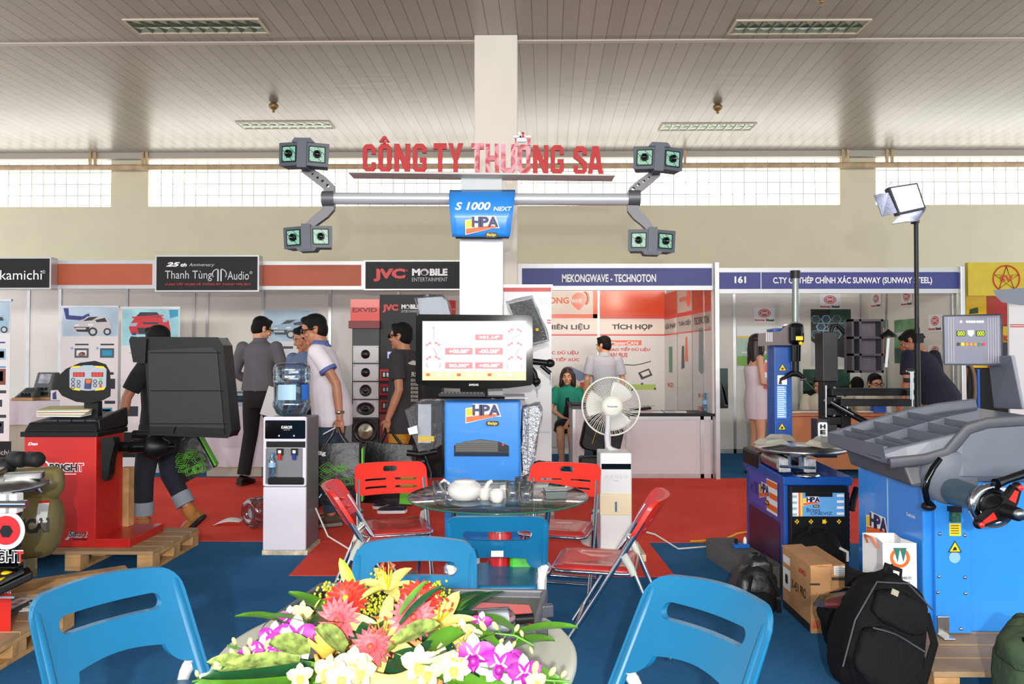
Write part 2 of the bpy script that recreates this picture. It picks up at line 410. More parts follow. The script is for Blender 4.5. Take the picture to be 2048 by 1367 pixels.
# louvred lamps
M_lfr = mat('lamp_frame', (206, 190, 165), .5); M_louv = mat('lamp_louvre', (92, 104, 88), .25, .85)
M_lin = mat('lamp_interior', (150, 168, 150), .3, .3)
M_ltube = mat('lamp_tube', (236, 250, 236), .4)
for (pa, pb, py, words) in ((252, 526, 42, 'front left'), (1465, 1738, 50, 'front right'), (474, 664, 245, 'back left'), (1320, 1512, 252, 'back right')):
    Y = (ZC - CAM.z) * 1500 / (715 - py); x0, x1 = X(pa, Y) + .03, X(pb, Y) - .03; dw = .27
    nm = {'front left': 'slim louvred lamp in the ceiling, nearer one left of the column', 'front right': 'slim louvred lamp in the ceiling, nearer one right of the column',
          'back left': 'slim louvred lamp near the windows, left of the column', 'back right': 'slim louvred lamp near the windows, right of the column'}[words]
    t = thing('ceiling_lamp', nm, 'ceiling light', ((x0 + x1) / 2, Y, ZC), 0, 'louvred ceiling lamps')
    f = MB(); z0, z1 = ZC - .014, ZC
    f.bx(x0, x1, Y - dw / 2 - .02, Y - dw / 2, z0, z1, M_lfr); f.bx(x0, x1, Y + dw / 2, Y + dw / 2 + .02, z0, z1, M_lfr)
    f.bx(x0 - .02, x0, Y - dw / 2 - .02, Y + dw / 2 + .02, z0, z1, M_lfr); f.bx(x1, x1 + .02, Y - dw / 2 - .02, Y + dw / 2 + .02, z0, z1, M_lfr)
    f.build('frame', t)
    MB().bx(x0, x1, Y - dw / 2, Y + dw / 2, ZC - .004, ZC - .001, M_lin).build('reflector', t)
    l = MB(); n = 10
    for k in range(n):
        xa = x0 + (x1 - x0) * k / n; xb = x0 + (x1 - x0) * (k + 1) / n; xm = (xa + xb) / 2
        for s_ in (-1, 1):
            ya, yb = (Y, Y + s_ * dw / 2)
            l.add([(xa, ya, ZC - .012), (xb, ya, ZC - .012), (xa + .0, yb, ZC - .012), (xm, (ya + yb) / 2, ZC - .005)], [(0, 1, 3), (0, 3, 2)] if s_ > 0 else [(0, 3, 1), (0, 2, 3)], M_louv)
    l.build('louvre', t)
M_bronze = mat('bronze', (140, 112, 70), .45, .6)
for (px, py, lb) in ((544, 216, 'bronze ceiling detector by the back left lamp'), (1438, 222, 'bronze ceiling detector by the back right lamp'), (1650, 1, 'bronze ceiling detector cut by the top of the photo')):
    Y = (ZC - CAM.z) * 1500 / (715 - py) * .97; x = X(px, Y)
    mb = MB(); mb.lathe([(.03, -.001), (.055, -.02), (.06, -.045), (.045, -.07), (.02, -.085), (.012, -.11), (.022, -.115), (0, -.118)], M_bronze, O=(x, Y, ZC), n=20)
    tag(mb.build('ceiling_detector'), lb, 'detector', 'ceiling detectors')
# ================================================================ exhibition booths
M_dark = mat('sign_black', (19, 19, 21), .5, spec=.3); M_rust = mat('fascia_rust', (178, 84, 48), .5, var=.02)
M_fblue = mat('fascia_blue', (48, 56, 128), .45); M_frame = mat('frame_silver', (186, 186, 188), .4, .5)
M_sgrey = mat('sign_grey', (200, 200, 200), .4)
YF = 8.4
def partition(name, x0, y0, x1, y1, z1, seams, label):
    """booth wall of white panels between aluminium posts"""
    a = V((x0, y0, 0)); b = V((x1, y1, 0)); d = (b - a).normalized(); n = V((d.y, -d.x, 0))
    if n.dot(V((0, 0, 0)) - (a + b) / 2) < 0: n = -n
    t = bpy.data.objects.new(name, None); COL.objects.link(t); struct(t); ROOTM[t] = Matrix(); t['label'] = label
    L = (b - a).length; mb = MB(); Rm = Matrix((d, n, UZ)).transposed()
    mb.ob((a + b) / 2 + UZ * (z1 / 2), (L, .03, z1), M_panel, Rm=Rm); mb.build('panel', t)
    p = MB()
    for s in seams: p.ob(a + d * s + UZ * (z1 / 2), (.04, .05, z1), M_alu, Rm=Rm)
    p.ob((a + b) / 2 + UZ * .03, (L, .05, .06), M_alu, Rm=Rm)
    p.build('post', t); return n
def xseam(pxs, Y, x0): return [X(p, Y) - x0 for p in pxs]
# left booth
YL = 10.0; xl0 = -7.6; xl1 = X(935, YL)
partition('wall_left_booth', xl0, YL, xl1, YL, 2.28, xseam([58, 121, 254, 388, 415, 526, 660, 797], YL, xl0), 'white panel wall of the left booths')
def board(name, px0, py0, px1, py1, Y, d, m, label, cat, fr=.016, group=None):
    x0, x1, z0, z1 = pr(px0, py0, px1, py1, Y)
    t = thing(name, label, cat, ((x0 + x1) / 2, Y, z0), 0, group)
    MB().bx(x0 + fr * .5, x1 - fr * .5, Y + .006, Y + d, z0 + fr * .5, z1 - fr * .5, m).build('board', t)
    f = MB()
    f.bx(x0, x1, Y, Y + d + .004, z0, z0 + fr, M_frame); f.bx(x0, x1, Y, Y + d + .004, z1 - fr, z1, M_frame)
    f.bx(x0, x0 + fr, Y, Y + d + .004, z0 + fr, z1 - fr, M_frame); f.bx(x1 - fr, x1, Y, Y + d + .004, z0 + fr, z1 - fr, M_frame)
    f.build('frame', t)
    return t
t = board('fascia_board', 102, 520, 312, 577, YF + .06, .04, M_rust, 'rust-coloured booth fascia between the two left black signs', 'fascia', .042, 'rust fascia boards')
t = board('fascia_board', 517, 522, 730, 579, YF + .06, .04, M_rust, 'rust-coloured booth fascia just left of the red and white lettered sign', 'fascia', .042, 'rust fascia boards')
t = board('signboard', -110, 514, 102, 578, YF - .06, .116, M_dark, 'black signboard cut by the left edge of the photo', 'sign')
mb = MB(); ptext(mb, 'nakamichi', -26, 540, 84, 559, YF - .06, M_wlet, -.0); ptext(mb, '®', 84, 540, 91, 547, YF - .06, M_sgrey); mb.build('lettering', t)
t = board('signboard', 310, 510, 518, 583, YF - .06, .116, M_dark, 'black signboard with a round arched emblem between two words', 'sign')
mb = MB(); Y = YF - .06
ptext(mb, '25', 332, 524, 360, 533, Y, M_wlet, .05, .3); ptext(mb, 'th', 361, 526, 374, 533, Y, M_wlet, .04, .3); ptext(mb, 'Anniversary', 378, 526, 429, 534, Y, M_sgrey, 0, .3)
ptext(mb, 'Thanh Tùng', 330, 541, 424, 562, Y, M_sgrey); ptext(mb, 'Audio', 455, 542, 498, 559, Y, M_sgrey); ptext(mb, '®', 499, 542, 505, 548, Y, M_sgrey)
for k in (-1, 1):
    pts = [W(439 + k * (3 + 11 * math.sin(a)), 548 - 10 * math.cos(a), Y - .003) for a in [PI * .0 + i * .22 for i in range(0, 11)]]
    mb.tube(pts, .007, M_sgrey, n=6)
    pbox(mb, 439 + k * 3 - 1.5, 539, 439 + k * 3 + 1.5, 562, Y - .004, .003, M_sgrey)
ptext(mb, 'CUNG CẤP 100,000 HỆ THỐNG ÂM THANH 1992-2017', 330, 564, 502, 571, Y, M_rlet, .01)
mb.build('lettering', t)
t = board('signboard', 728, 520, 948, 580, YF - .06, .116, M_dark, 'black signboard with red and white lettering beside the square column', 'sign')
def jvc(mb, Y, x0, y0, x1, y1):
    w = x1 - x0; h = y1 - y0
    def sx(a): return x0 + a * w
    def sy(a): return y0 + a * h
    ptext(mb, 'JVC', sx(0), sy(.12), sx(.43), sy(.98), Y, M_rlet, .06); ptext(mb, 'M', sx(.52), sy(.13), sx(.63), sy(.6), Y, M_wlet, .05)
    mb.poly([[(W(a, b, Y).x, W(a, b, Y).z) for a, b in circ(.058 * w, sx(.69), sy(.36), 20, .23 * h)], [(W(a, b, Y).x, W(a, b, Y).z) for a, b in circ(.036 * w, sx(.685), sy(.41), 16, .15 * h)]], M_sgrey, O=(0, Y - .0015, 0))
    ptext(mb, 'BILE', sx(.76), sy(.13), sx(1), sy(.6), Y, M_wlet, .05); ptext(mb, 'ENTERTAINMENT', sx(.52), sy(.72), sx(1), sy(.98), Y, M_sgrey, -.005)
mb = MB(); jvc(mb, YF - .06, 747, 533, 895, 563); ptext(mb, '®', 812, 538, 816, 543, YF - .06, M_rlet); mb.build('lettering', t)

# roll-up banners and posters with cars --------------------------------
M_sky = mat('print_sky', (178, 205, 222), .35, var=.1, vs=2.5); M_bdark = mat('print_dark', (36, 44, 56), .35)
M_bgl = mat('banner_white', (222, 222, 222), .3); M_pteal = mat('print_teal', (40, 150, 190), .35); M_ppale = mat('print_pale', (150, 185, 205), .35)
def carprint(mb, Y, cx, cy, w, body, front=True):
    """printed car seen from the front quarter, pixels"""
    h = w * .48
    def P(pts, m, k): ppoly(mb, [(cx + a * w, cy - b * h) for a, b in pts], Y - .001 * k, m)
    P([(-.5, -.35), (-.3, -.52), (.1, -.55), (.42, -.42), (.5, -.1), (.48, .12), (.36, .45), (.1, .5), (-.12, .46), (-.28, .2), (-.47, .06)], body, 1)
    P([(-.24, .2), (.0, .24), (.16, .44), (-.08, .42)], M_bdark, 2); P([(.08, .26), (.34, .38), (.40, .16), (.12, .14)], M_bdark, 2)
    P([(-.48, -.12), (-.06, -.12), (-.1, -.4), (-.4, -.38)], M_bdark, 2)
    P([(-.44, -.16), (-.16, -.16), (-.16, -.26), (-.44, -.26)], M_sgrey, 3)
    P([(-.46, .0), (-.34, .02), (-.34, -.06), (-.46, -.08)], M_wlet, 3); P([(-.12, .02), (-.0, .06), (.04, -.04), (-.1, -.06)], M_wlet, 3)
    for (x, r) in ((.02, .12), (.40, .1)):
        P(circ(r, x, -.38, 16, r * 2), M_bdark, 3); P(circ(r * .6, x, -.38, 12, r * 1.2), M_sgrey, 4)
def rollup(px0, py0, px1, Y, label, art, pyb=None, foot=True):
    x0, x1, _, z1 = pr(px0, py0, px1, py0 + 10, Y)
    t = thing('roll_up_banner', label, 'banner', ((x0 + x1) / 2, Y, 0), 0)
    MB().bx(x0, x1, Y, Y + .004, .06, z1, M_bgl).build('printed_sheet', t)
    MB().bx(x0 - .01, x1 + .01, Y - .012, Y + .016, z1 - .012, z1 + .012, M_alu).build('top_rail', t)
    b = MB().bx(x0 - .02, x1 + .02, Y - .06, Y + .08, 0.0, .07, M_alu); b.build('base', t, bevel=.008)
    MB().tube([((x0 + x1) / 2, Y + .03, .05), ((x0 + x1) / 2, Y + .03, z1)], .01, M_alu).build('pole', t)
    m = MB(); art(m); m.build('print', t); return t
def art_product(mb, Y, pts):
    for (x, y, w, h, m) in pts:
        pbox(mb, x, y, x + w, y + h, Y - .002, .002, m)
def art0(mb):
    Y = 7.6; pbox(mb, -90, 602, 20, 666, Y - .001, .001, M_sky); carprint(mb, Y - .002, -20, 646, 70, M_ppale)
    M = M_bdark
    art_product(mb, Y, [(-6, 683, 16, 3, M_fblue), (-6, 697, 17, 22, M_ppale), (-4, 702, 12, 13, M), (-6, 732, 17, 3, M_pteal), (-6, 737, 17, 32, mat('print_brown', (120, 62, 40), .4)), (-2, 742, 8, 20, M_sky),
                        (-6, 780, 18, 6, M), (-6, 799, 10, 14, M), (-6, 829, 18, 6, M), (-6, 842, 13, 24, M), (-3, 846, 6, 6, M_yel), (-90, 882, 112, 60, M_dark)])
    ptext(mb, 'nakamichi', -40, 899, 18, 909, Y - .004, M_sgrey)
rollup(-95, 600, 22, 7.6, 'tall car audio banner cut by the left edge', art0)
def art1(mb):
    Y = 8.8; pbox(mb, 125, 615, 236, 672, Y - .001, .001, M_sky)
    ppoly(mb, [(127, 616), (137, 616), (138, 630), (165, 632), (178, 626), (180, 634), (160, 640), (132, 638)], Y - .0015, M_fblue)
    carprint(mb, Y - .002, 184, 649, 76, M_sgrey)
    for (x, y) in ((150, 698), (201, 698)):
        pbox(mb, x, y - 11, x + 27, y - 8, Y - .002, .002, M_bdark); pbox(mb, x - 1, y - 2, x + 27, y + 17, Y - .002, .002, mat('print_slate', (70, 90, 100), .4)); pbox(mb, x + 3, y + 2, x + 23, y + 13, Y - .004, .002, M_wlet if x < 170 else M_pteal)
        mb.poly([(W(a, b, Y).x, W(a, b, Y).z) for a, b in circ(3, x - 6, y - 2, 12)], M_ppale, O=(0, Y - .003, 0))
    carprint(mb, Y - .006, 163, 707, 15, mat('print_maroon', (150, 50, 40), .4))
    art_product(mb, Y, [(209, 744, 18, 5, M_bdark), (150, 744, 20, 5, M_bdark), (209, 801, 21, 6, M_bdark), (202, 815, 22, 14, M_pteal), (205, 818, 16, 8, M_wlet), (150, 755, 26, 20, M_bdark), (204, 757, 26, 20, M_bdark)])
rollup(122, 613, 237, 8.8, 'tall banner with a silver car behind the oval control display', art1)
def art2(mb):
    Y = 8.8; pbox(mb, 244, 618, 358, 690, Y - .001, .001, mat('print_cyan', (150, 205, 215), .35, var=.15, vs=3))
    ppoly(mb, [(338, 619), (356, 619), (356, 632), (340, 636)], Y - .0015, M_pteal)
    M = mat('print_red', (200, 36, 44), .35)
    def P(pts, m, k): ppoly(mb, pts, Y - .001 * k, m)
    P([(260, 648), (268, 637), (276, 628), (318, 628), (326, 636), (337, 640), (341, 660), (338, 668), (262, 668), (258, 655)], M, 2)
    P([(272, 634), (280, 624), (314, 624), (322, 634)], M_bdark, 3); P([(264, 633), (326, 629), (326, 632), (264, 636)], M, 4); P([(274, 655), (320, 655), (316, 668), (278, 668)], M_bdark, 3); P([(284, 644), (318, 644), (314, 648), (288, 648)], M_bdark, 3)
    P([(259, 646), (276, 645), (272, 652), (260, 652)], M_ppale, 3); P([(325, 638), (336, 637), (335, 643), (326, 644)], M_ppale, 3)
    P([(264, 664), (272, 664), (272, 670), (264, 670)], M_fblue, 4)
    art_product(mb, Y, [(259, 704, 8, 3, M_ppale), (256, 756, 26, 16, M_fblue), (252, 800, 8, 8, M_bdark), (252, 812, 24, 20, M_bdark), (244, 864, 116, 50, M_dark)])
rollup(243, 615, 360, 8.8, 'tall banner with a red car half hidden by the black hood', art2)
def poster(px0, py0, px1, py1, Y, label, art, name='poster', cat='poster', base=None):
    x0, x1, z0, z1 = pr(px0, py0, px1, py1, Y)
    mb = MB().bx(x0, x1, Y, Y + .004, z0, z1, base or M_bgl); art(mb)
    return tag(mb.build(name), label, cat)
def art3(mb):
    Y = YL - .03; pbox(mb, 527, 620, 632, 682, Y - .001, .001, M_sky); carprint(mb, Y - .002, 580, 655, 74, M_ppale); pbox(mb, 566, 692, 586, 697, Y - .002, .002, M_bdark)
    pbox(mb, 596, 720, 620, 740, Y - .002, .002, M_bdark)
poster(527, 619, 633, 860, YL - .03, 'pale blue car poster on the panel wall behind the grey-shirted man', art3)

# tables with white cloths ----------------------------------------------
def cloth_table(px0, px1, pyt, pyb, Y, depth, label, legs=True, under=None):
    x0, x1 = X(px0, Y), X(px1, Y); z1 = Z(pyt, Y); z0 = max(.01, Z(pyb, Y))
    t = thing('display_table', label, 'table', ((x0 + x1) / 2, Y + depth / 2, 0))
    n = 90
    def ring(z, amp):
        pts = []
        per = [(x0, Y), (x1, Y), (x1, Y + depth), (x0, Y + depth)]
        for e in range(4):
            a = V((*per[e], 0)); b = V((*per[(e + 1) % 4], 0)); nn = V(((b - a).y, -(b - a).x, 0)).normalized()
            for k in range(n // 4 + 1):
                s = k / (n // 4 + 1); p = a.lerp(b, s); p += nn * (amp * (.5 + .5 * math.sin(s * 40 * (b - a).length / 1.5 + e))); p.z = z; pts.append(p)
        return pts
    mb = MB(); mb.loft([ring(z0, .035), ring((z0 + z1) / 2, .02), ring(z1 - .02, .004), ring(z1, 0)], M_cloth); mb.build('tablecloth', t)
    if under:
        MB().bx(x0 + .03, x1 - .03, Y + .03, Y + depth - .03, 0, z1 - .01, under).build('table_body', t)
    return t
cloth_table(-60, 168, 802, 850, 8.95, .4, 'cloth-covered table under the left radio displays', under=mat('beige_board', (186, 178, 160), .7))
cloth_table(408, 528, 812, 934, 8.5, .7, 'white cloth-covered table behind the black hood', under=mat('beige_board', (186, 178, 160), .7))
# things on the tables
M_grn = mat('dash_grey', (84, 88, 88), .35, var=.1, vs=20)
zt1 = Z(802, 8.95) + .002
def radio_stand(px0, px1, pyt, Y, label, slant, screen):
    x0, x1 = X(px0, Y), X(px1, Y); zt_ = Z(pyt, Y); w_ = x1 - x0
    t = thing('radio_display', label, 'car radio', ((x0 + x1) / 2, Y, zt1))
    MB().bx(x0, x1, Y, Y + .3, zt1, zt1 + .035, mat('display_wood', (186, 140, 92), .6, var=.1)).build('base', t, bevel=.004)
    h = zt_ - zt1
    MB().hexa([(x0 + .01, Y + .02, zt1 + .035), (x1 - .01, Y + .02, zt1 + .035), (x1 - .01, Y + .28, zt1 + .035), (x0 + .01, Y + .28, zt1 + .035),
               (x0 + slant, Y + .12, zt_), (x1 - slant * .2, Y + .12, zt_), (x1 - slant * .2, Y + .22, zt_), (x0 + slant, Y + .22, zt_)], M_grn).build('housing', t, bevel=.012)
    def fp(a, b, o=.004):
        p0 = V((x0 + .01, Y + .02, zt1 + .035)).lerp(V((x1 - .01, Y + .02, zt1 + .035)), a); p1 = V((x0 + slant, Y + .12, zt_)).lerp(V((x1 - slant * .2, Y + .12, zt_)), a)
        return p0.lerp(p1, b) + V((0, -o, o * .4))
    s = MB(); s.quad(fp(.2, .55), fp(.85, .55), fp(.85, .93), fp(.2, .93), screen); s.build('screen', t)
    d = MB()
    for a in (.3, .5, .7): d.lathe([(.018, 0), (.018, .012), (.012, .016), (0, .016)], M_black, O=fp(a, .32), ax=(0, -1, .4), n=14)
    d.add([fp(.15, .06), fp(.88, .06), fp(.88, .2), fp(.15, .2)], [(0, 1, 2, 3)], M_black); d.build('dial', t)
M_dim = mat('display_screen', (150, 150, 160), .15, var=.3, vs=12)
radio_stand(24, 66, 776, 8.97, 'low black car radio display on a wooden base', .09, M_bdark)
radio_stand(58, 100, 745, 9.12, 'taller car radio display with a pale screen', .03, M_dim)
mb = MB(); x0, x1, z0, z1 = pr(101, 780, 124, 801, 9.05); mb.bx(x0, x1, 9.05, 9.2, zt1, z1, M_paper)
ppoly(mb, [(105, 798), (105, 786), (112, 782), (113, 798)], 9.048, M_fblue); tag(mb.build('carton', bevel=.004), 'small white carton with a blue mark beside the radio display', 'box')
zt2 = Z(812, 8.5) + .002
x0, x1, z0, z1 = pr(460, 783, 492, 816, 8.6)
t = thing('car_radio', 'black car radio on the cloth table behind the hood', 'car radio', ((x0 + x1) / 2, 8.6, zt2))
MB().bx(x0, x1, 8.6, 8.8, zt2, zt2 + .11, M_gloss).build('body', t, bevel=.006)
MB().bx(x0 + .03, x1 + .01, 8.64, 8.8, zt2 + .112, z1, M_grn).build('screen_unit', t, bevel=.004)
s = MB(); pbox(s, 475, 786, 489, 797, 8.635, .004, M_ppale); s.build('screen', t)
tag(MB().ob((X(481, 8.55), 8.54, zt2 + .02), (.12, .07, .04), M_ppale, rot=(0, 0, 10)).build('leaflet_pile', bevel=.003), 'small pale leaflet pile before the black car radio', 'leaflets')

# speaker tower ----------------------------------------------------------
Y = 8.47
M_plate = mat('speaker_plate', (206, 208, 208), .45); M_cone = mat('speaker_cone', (20, 20, 21), .35, var=.3, vs=40); M_dred = mat('dark_red', (120, 28, 30), .45)
t = thing('speaker_tower', 'dark tower of white-faced speakers beside the black display panel', 'speaker', (X(731, Y), Y + .2, 0))
x0, x1, z0, z1 = pr(704, 650, 758, 897, Y)
MB().bx(x0, x1, Y, Y + .4, 0, z1, mat('tower_grey', (58, 57, 58), .5)).build('cabinet', t)
for (a, b, rx, ry, kind) in ((691, 727, 9, 9, 0), (728, 763, 9, 9, 0), (764, 799, 12, 12, 1), (800, 836, 18, 13, 2)):
    p = MB(); pbox(p, 706, a, 757, b - 2, Y - .012, .012, M_plate)
    for (cx, cy) in ((709, a + 3), (754, a + 3), (709, b - 5), (754, b - 5)): p.lathe([(.006, 0), (0, .004)], M_steel, O=W(cx, cy, Y - .013), ax=(0, -1, 0), n=8)
    pp = p.build('face_plate', t)
    c = W(731, (a + b) / 2 - 1, Y - .012); r = rx / 1500 * Y
    prof = [(r, 0), (r * .98, .008), (r * .85, .009), (r * .75, .002), (r * .3, -.0), (r * .25, .006), (0, .008)] if kind else [(r, 0), (r, .006), (0, .008)]
    d = MB(Matrix.Translation(c) @ Matrix.Diagonal((1, 1, ry / rx, 1))); d.lathe(prof, M_cone, ax=(0, -1, 0), n=28)
    if kind == 1: d.lathe([(r * .2, .006), (0, .014)], M_steel, ax=(0, -1, 0), n=12)
    d.build('speaker_cone', pp)
s = MB(); pbox(s, 704, 838, 757, 886, Y - .03, .03, mat('sub_box', (34, 34, 35), .6)); sp = s.build('subwoofer', t)
r = 24 / 1500 * Y; d = MB(); d.lathe([(r, 0), (r, .012), (r * .88, .016), (r * .74, .004), (r * .7, .0), (r * .2, -.002), (0, .004)], M_cone, O=W(731, 862, Y - .03), ax=(0, -1, 0), n=32)
d.lathe([(r * .62, .003), (r * .5, .008), (0, .02)], mat('sub_dust', (130, 128, 110), .3, .4, var=.4, vs=14), O=W(731, 862, Y - .03), ax=(0, -1, 0), n=28); d.build('speaker_cone', sp)
t = thing('red_display_header', 'red header sign on a maroon shelf over the speaker tower', 'sign', (X(729, Y), Y, Z(655, Y)))
s = MB(); pbox(s, 701, 598, 759, 642, Y + .02, .06, M_red); s.build('board', t)
s = MB(); pbox(s, 697, 641, 759, 656, Y - .05, .2, M_dred); s.build('shelf', t)
s = MB(); ptext(s, 'EXVID', 705, 615, 754, 624, Y + .02, M_dred, .03); s.build('lettering', t)
Yj = 8.5
t = thing('display_stand', 'tall black display panel with red and white lettering behind the dark-shirted man', 'display', (X(830, Yj), Yj, 0))
x0, x1, z0, z1 = pr(759, 589, 884, 900, Yj); MB().bx(x0, x1, Yj, Yj + .25, 0, z1, mat('panel_black', (27, 27, 29), .45, spec=.3)).build('panel', t)
MB().lathe([(X(836, Yj) - X(824, Yj), 0), (X(836, Yj) - X(824, Yj), z1 - Z(642, Yj))], mat('panel_drum', (70, 70, 72), .25, .5), O=(X(855, Yj), Yj + .02, Z(642, Yj)), n=24).build('drum', t)
s = MB(); jvc(s, Yj - .002, 765, 606, 838, 625); s.build('lettering', t)
s = MB(); pbox(s, 775, 703, 793, 716, Yj - .01, .01, mat('small_screen', (150, 160, 240), .2, emit=.9)); ppoly(s, [(777, 714), (777, 708), (782, 707), (784, 714)], Yj - .011, M_rlet); s.build('screen', t)
for (a, b, k) in ((737, 762, 'topmost'), (767, 791, 'middle'), (798, 824, 'lowest')):
    tt = thing('amplifier', 'red car amplifier on the black display panel, %s of three' % k, 'amplifier', (X(778, Yj), Yj - .06, Z(b, Yj)), 0, 'red amplifiers')
    s = MB(); pbox(s, 759, a, 800, b, Yj - .07, .065, mat('amp_red', (150, 24, 32), .3, .3)); s.build('case', tt, bevel=.006)
    s = MB(); pbox(s, 763, a + 6, 796, b - 6, Yj - .078, .007, M_black)
    for q in range(4): pbox(s, 766 + q * 7, a + 8, 770 + q * 7, b - 9, Yj - .082, .004, M_steel)
    s.build('terminal_strip', tt)
mb = MB(); pbox(mb, 759, 828, 800, 893, Yj - .03, .03, M_dred); mb.build('lower_panel', t)
mb = MB(); pbox(mb, 886, 600, 911, 632, YL - .06, .05, M_red); tag(mb.build('red_sign'), 'small red sign peeking out beside the white machine post', 'sign')

# Mekongwave booth --------------------------------------------------------
YM = 10.6; xm = X(1333, YM); xc = X(1433, YF)
M_gor = mat('print_orange', (240, 84, 36), .25); M_gpk = mat('print_cream', (228, 214, 204), .3); M_glr = mat('print_lightgrey', (214, 210, 208), .25); M_gred = mat('print_redline', (214, 44, 44), .3)
t = board('fascia_board', 1035, 527, 1433, 580, YF + .02, .05, M_fblue, 'blue fascia board with white lettering, nearer the column', 'fascia', .05)
s = MB(); ptext(s, 'MEKONGWAVE - TECHNOTON', 1124, 548, 1312, 564, YF + .02, M_wlet, .028); s.build('lettering', t)
partition('wall_middle_booth', X(960, YM), YM, xm, YM, 2.3, [X(1197, YM) - X(960, YM), xm - X(960, YM) - .03], 'back panel wall of the orange booth')
partition('wall_middle_booth_side', xc - .02, YF + .05, xm + .02, YM, 2.3, [.3, .95, 1.55], 'side panel wall of the orange booth')
def banner_sheet(name, corner0, corner1, zt_, art, label):
    pass
def sheet(px0, px1, Y, label, art):
    x0, x1 = X(px0, Y), X(px1, Y); z1 = 2.24
    t = thing('printed_panel', label, 'panel', ((x0 + x1) / 2, Y, .1))
    MB().bx(x0, x1, Y - .004, Y, .1, z1, M_glr).build('sheet', t)
    m = MB(); art(m, Y - .004); m.build('print', t)
Yb = YM - .03
def artA(m, Y):
    pbox(m, 1060, 575, 1190, 632, Y - .001, .001, M_gpk); pbox(m, 1060, 628, 1195, 636, Y - .002, .001, M_gor); pbox(m, 1186, 575, 1195, 636, Y - .002, .001, M_gor)
    ptext(m, 'MEKONG', 1064, 594, 1138, 607, Y - .001, M_org, .03)
    ppoly(m, [(1142, 600), (1146, 590), (1155, 584), (1166, 586), (1172, 594), (1172, 604), (1165, 613), (1158, 620), (1149, 614), (1143, 607)], Y - .002, M_gor)
    ptext(m, 'WAVE', 1143, 597, 1164, 606, Y - .003, M_wlet, .04, .2)
    for k in range(2): m.tube([W(1166 + k * 3 + 9 * math.cos(a), 597 + 14 * math.sin(a), Y - .002) for a in [-1.4 + .3 * i for i in range(9)]], .008, M_gpk if k else M_org, n=6)
    pbox(m, 1060, 638, 1195, 667, Y - .001, .001, M_gpk); ptext(m, 'NHIÊN LIỆU', 1080, 646, 1179, 661, Y - .001, M_blet, .03)
    pbox(m, 1060, 668, 1195, 671, Y - .002, .001, M_gred)
    ptext(m, 'ĐỌC DỮ LIỆU', 1086, 700, 1157, 710, Y, M_rlet, .03); ptext(m, 'KHÔNG TIẾP XÚC', 1066, 713, 1159, 722, Y, M_rlet, .03)
    ppoly(m, [(1128, 740), (1140, 732), (1168, 745), (1172, 758), (1158, 762)], Y - .002, mat('print_bluegrey', (110, 130, 165), .3)); pbox(m, 1160, 764, 1180, 776, Y - .002, .001, M_gred)
    pbox(m, 1108, 770, 1192, 783, Y - .001, .001, mat('print_lime', (170, 190, 90), .4))
sheet(1058, 1194, Yb, 'printed orange and grey panel behind the seated woman', artA)
def artB(m, Y):
    pbox(m, 1200, 575, 1330, 635, Y - .001, .001, M_gor); pbox(m, 1200, 629, 1330, 637, Y - .002, .001, mat('print_deepred', (215, 60, 35), .25))
    pbox(m, 1200, 638, 1330, 667, Y - .001, .001, M_gpk); ptext(m, 'TÍCH HỢP', 1224, 646, 1305, 661, Y - .001, M_blet, .035)
    pbox(m, 1200, 668, 1330, 671, Y - .002, .001, M_gred)
    pbox(m, 1214, 680, 1283, 690, Y - .002, .001, M_gor); ptext(m, 'MasterCAN', 1222, 682, 1276, 689, Y - .003, M_wlet, .02)
    ptext(m, 'GIAO TIẾP DỮ LIỆU', 1214, 693, 1300, 703, Y, M_rlet, .03); ptext(m, 'CAN BUS', 1212, 705, 1255, 714, Y, M_rlet, .03)
    ppoly(m, [(1276, 745), (1298, 736), (1305, 750), (1283, 759)], Y - .001, M_blet); ppoly(m, [(1281, 746), (1297, 740), (1300, 748), (1286, 753)], Y - .002, M_gpk)
    m.tube([W(1234, 728, Y), W(1268, 730, Y), W(1284, 727, Y), W(1302, 722, Y)], .006, M_blet, n=6)
    pbox(m, 1252, 768, 1312, 779, Y - .001, .001, mat('print_lime', (170, 190, 90), .4))
    for k, (x, y) in enumerate(((1282, 765), (1308, 775), (1262, 777))): pbox(m, x, y, x + 4, y + 4, Y - .002, .001, M_navy)
    for k in range(4): pbox(m, 1222, 744 + k * 6, 1262 - k * 4, 746 + k * 6, Y - .001, .001, M_sgrey)
    ptext(m, 'Đang tiếp xúc', 1280, 809, 1309, 813, Y, M_blet)
sheet(1199, 1332, Yb, 'printed orange and grey panel with two big dark words behind the fan', artB)
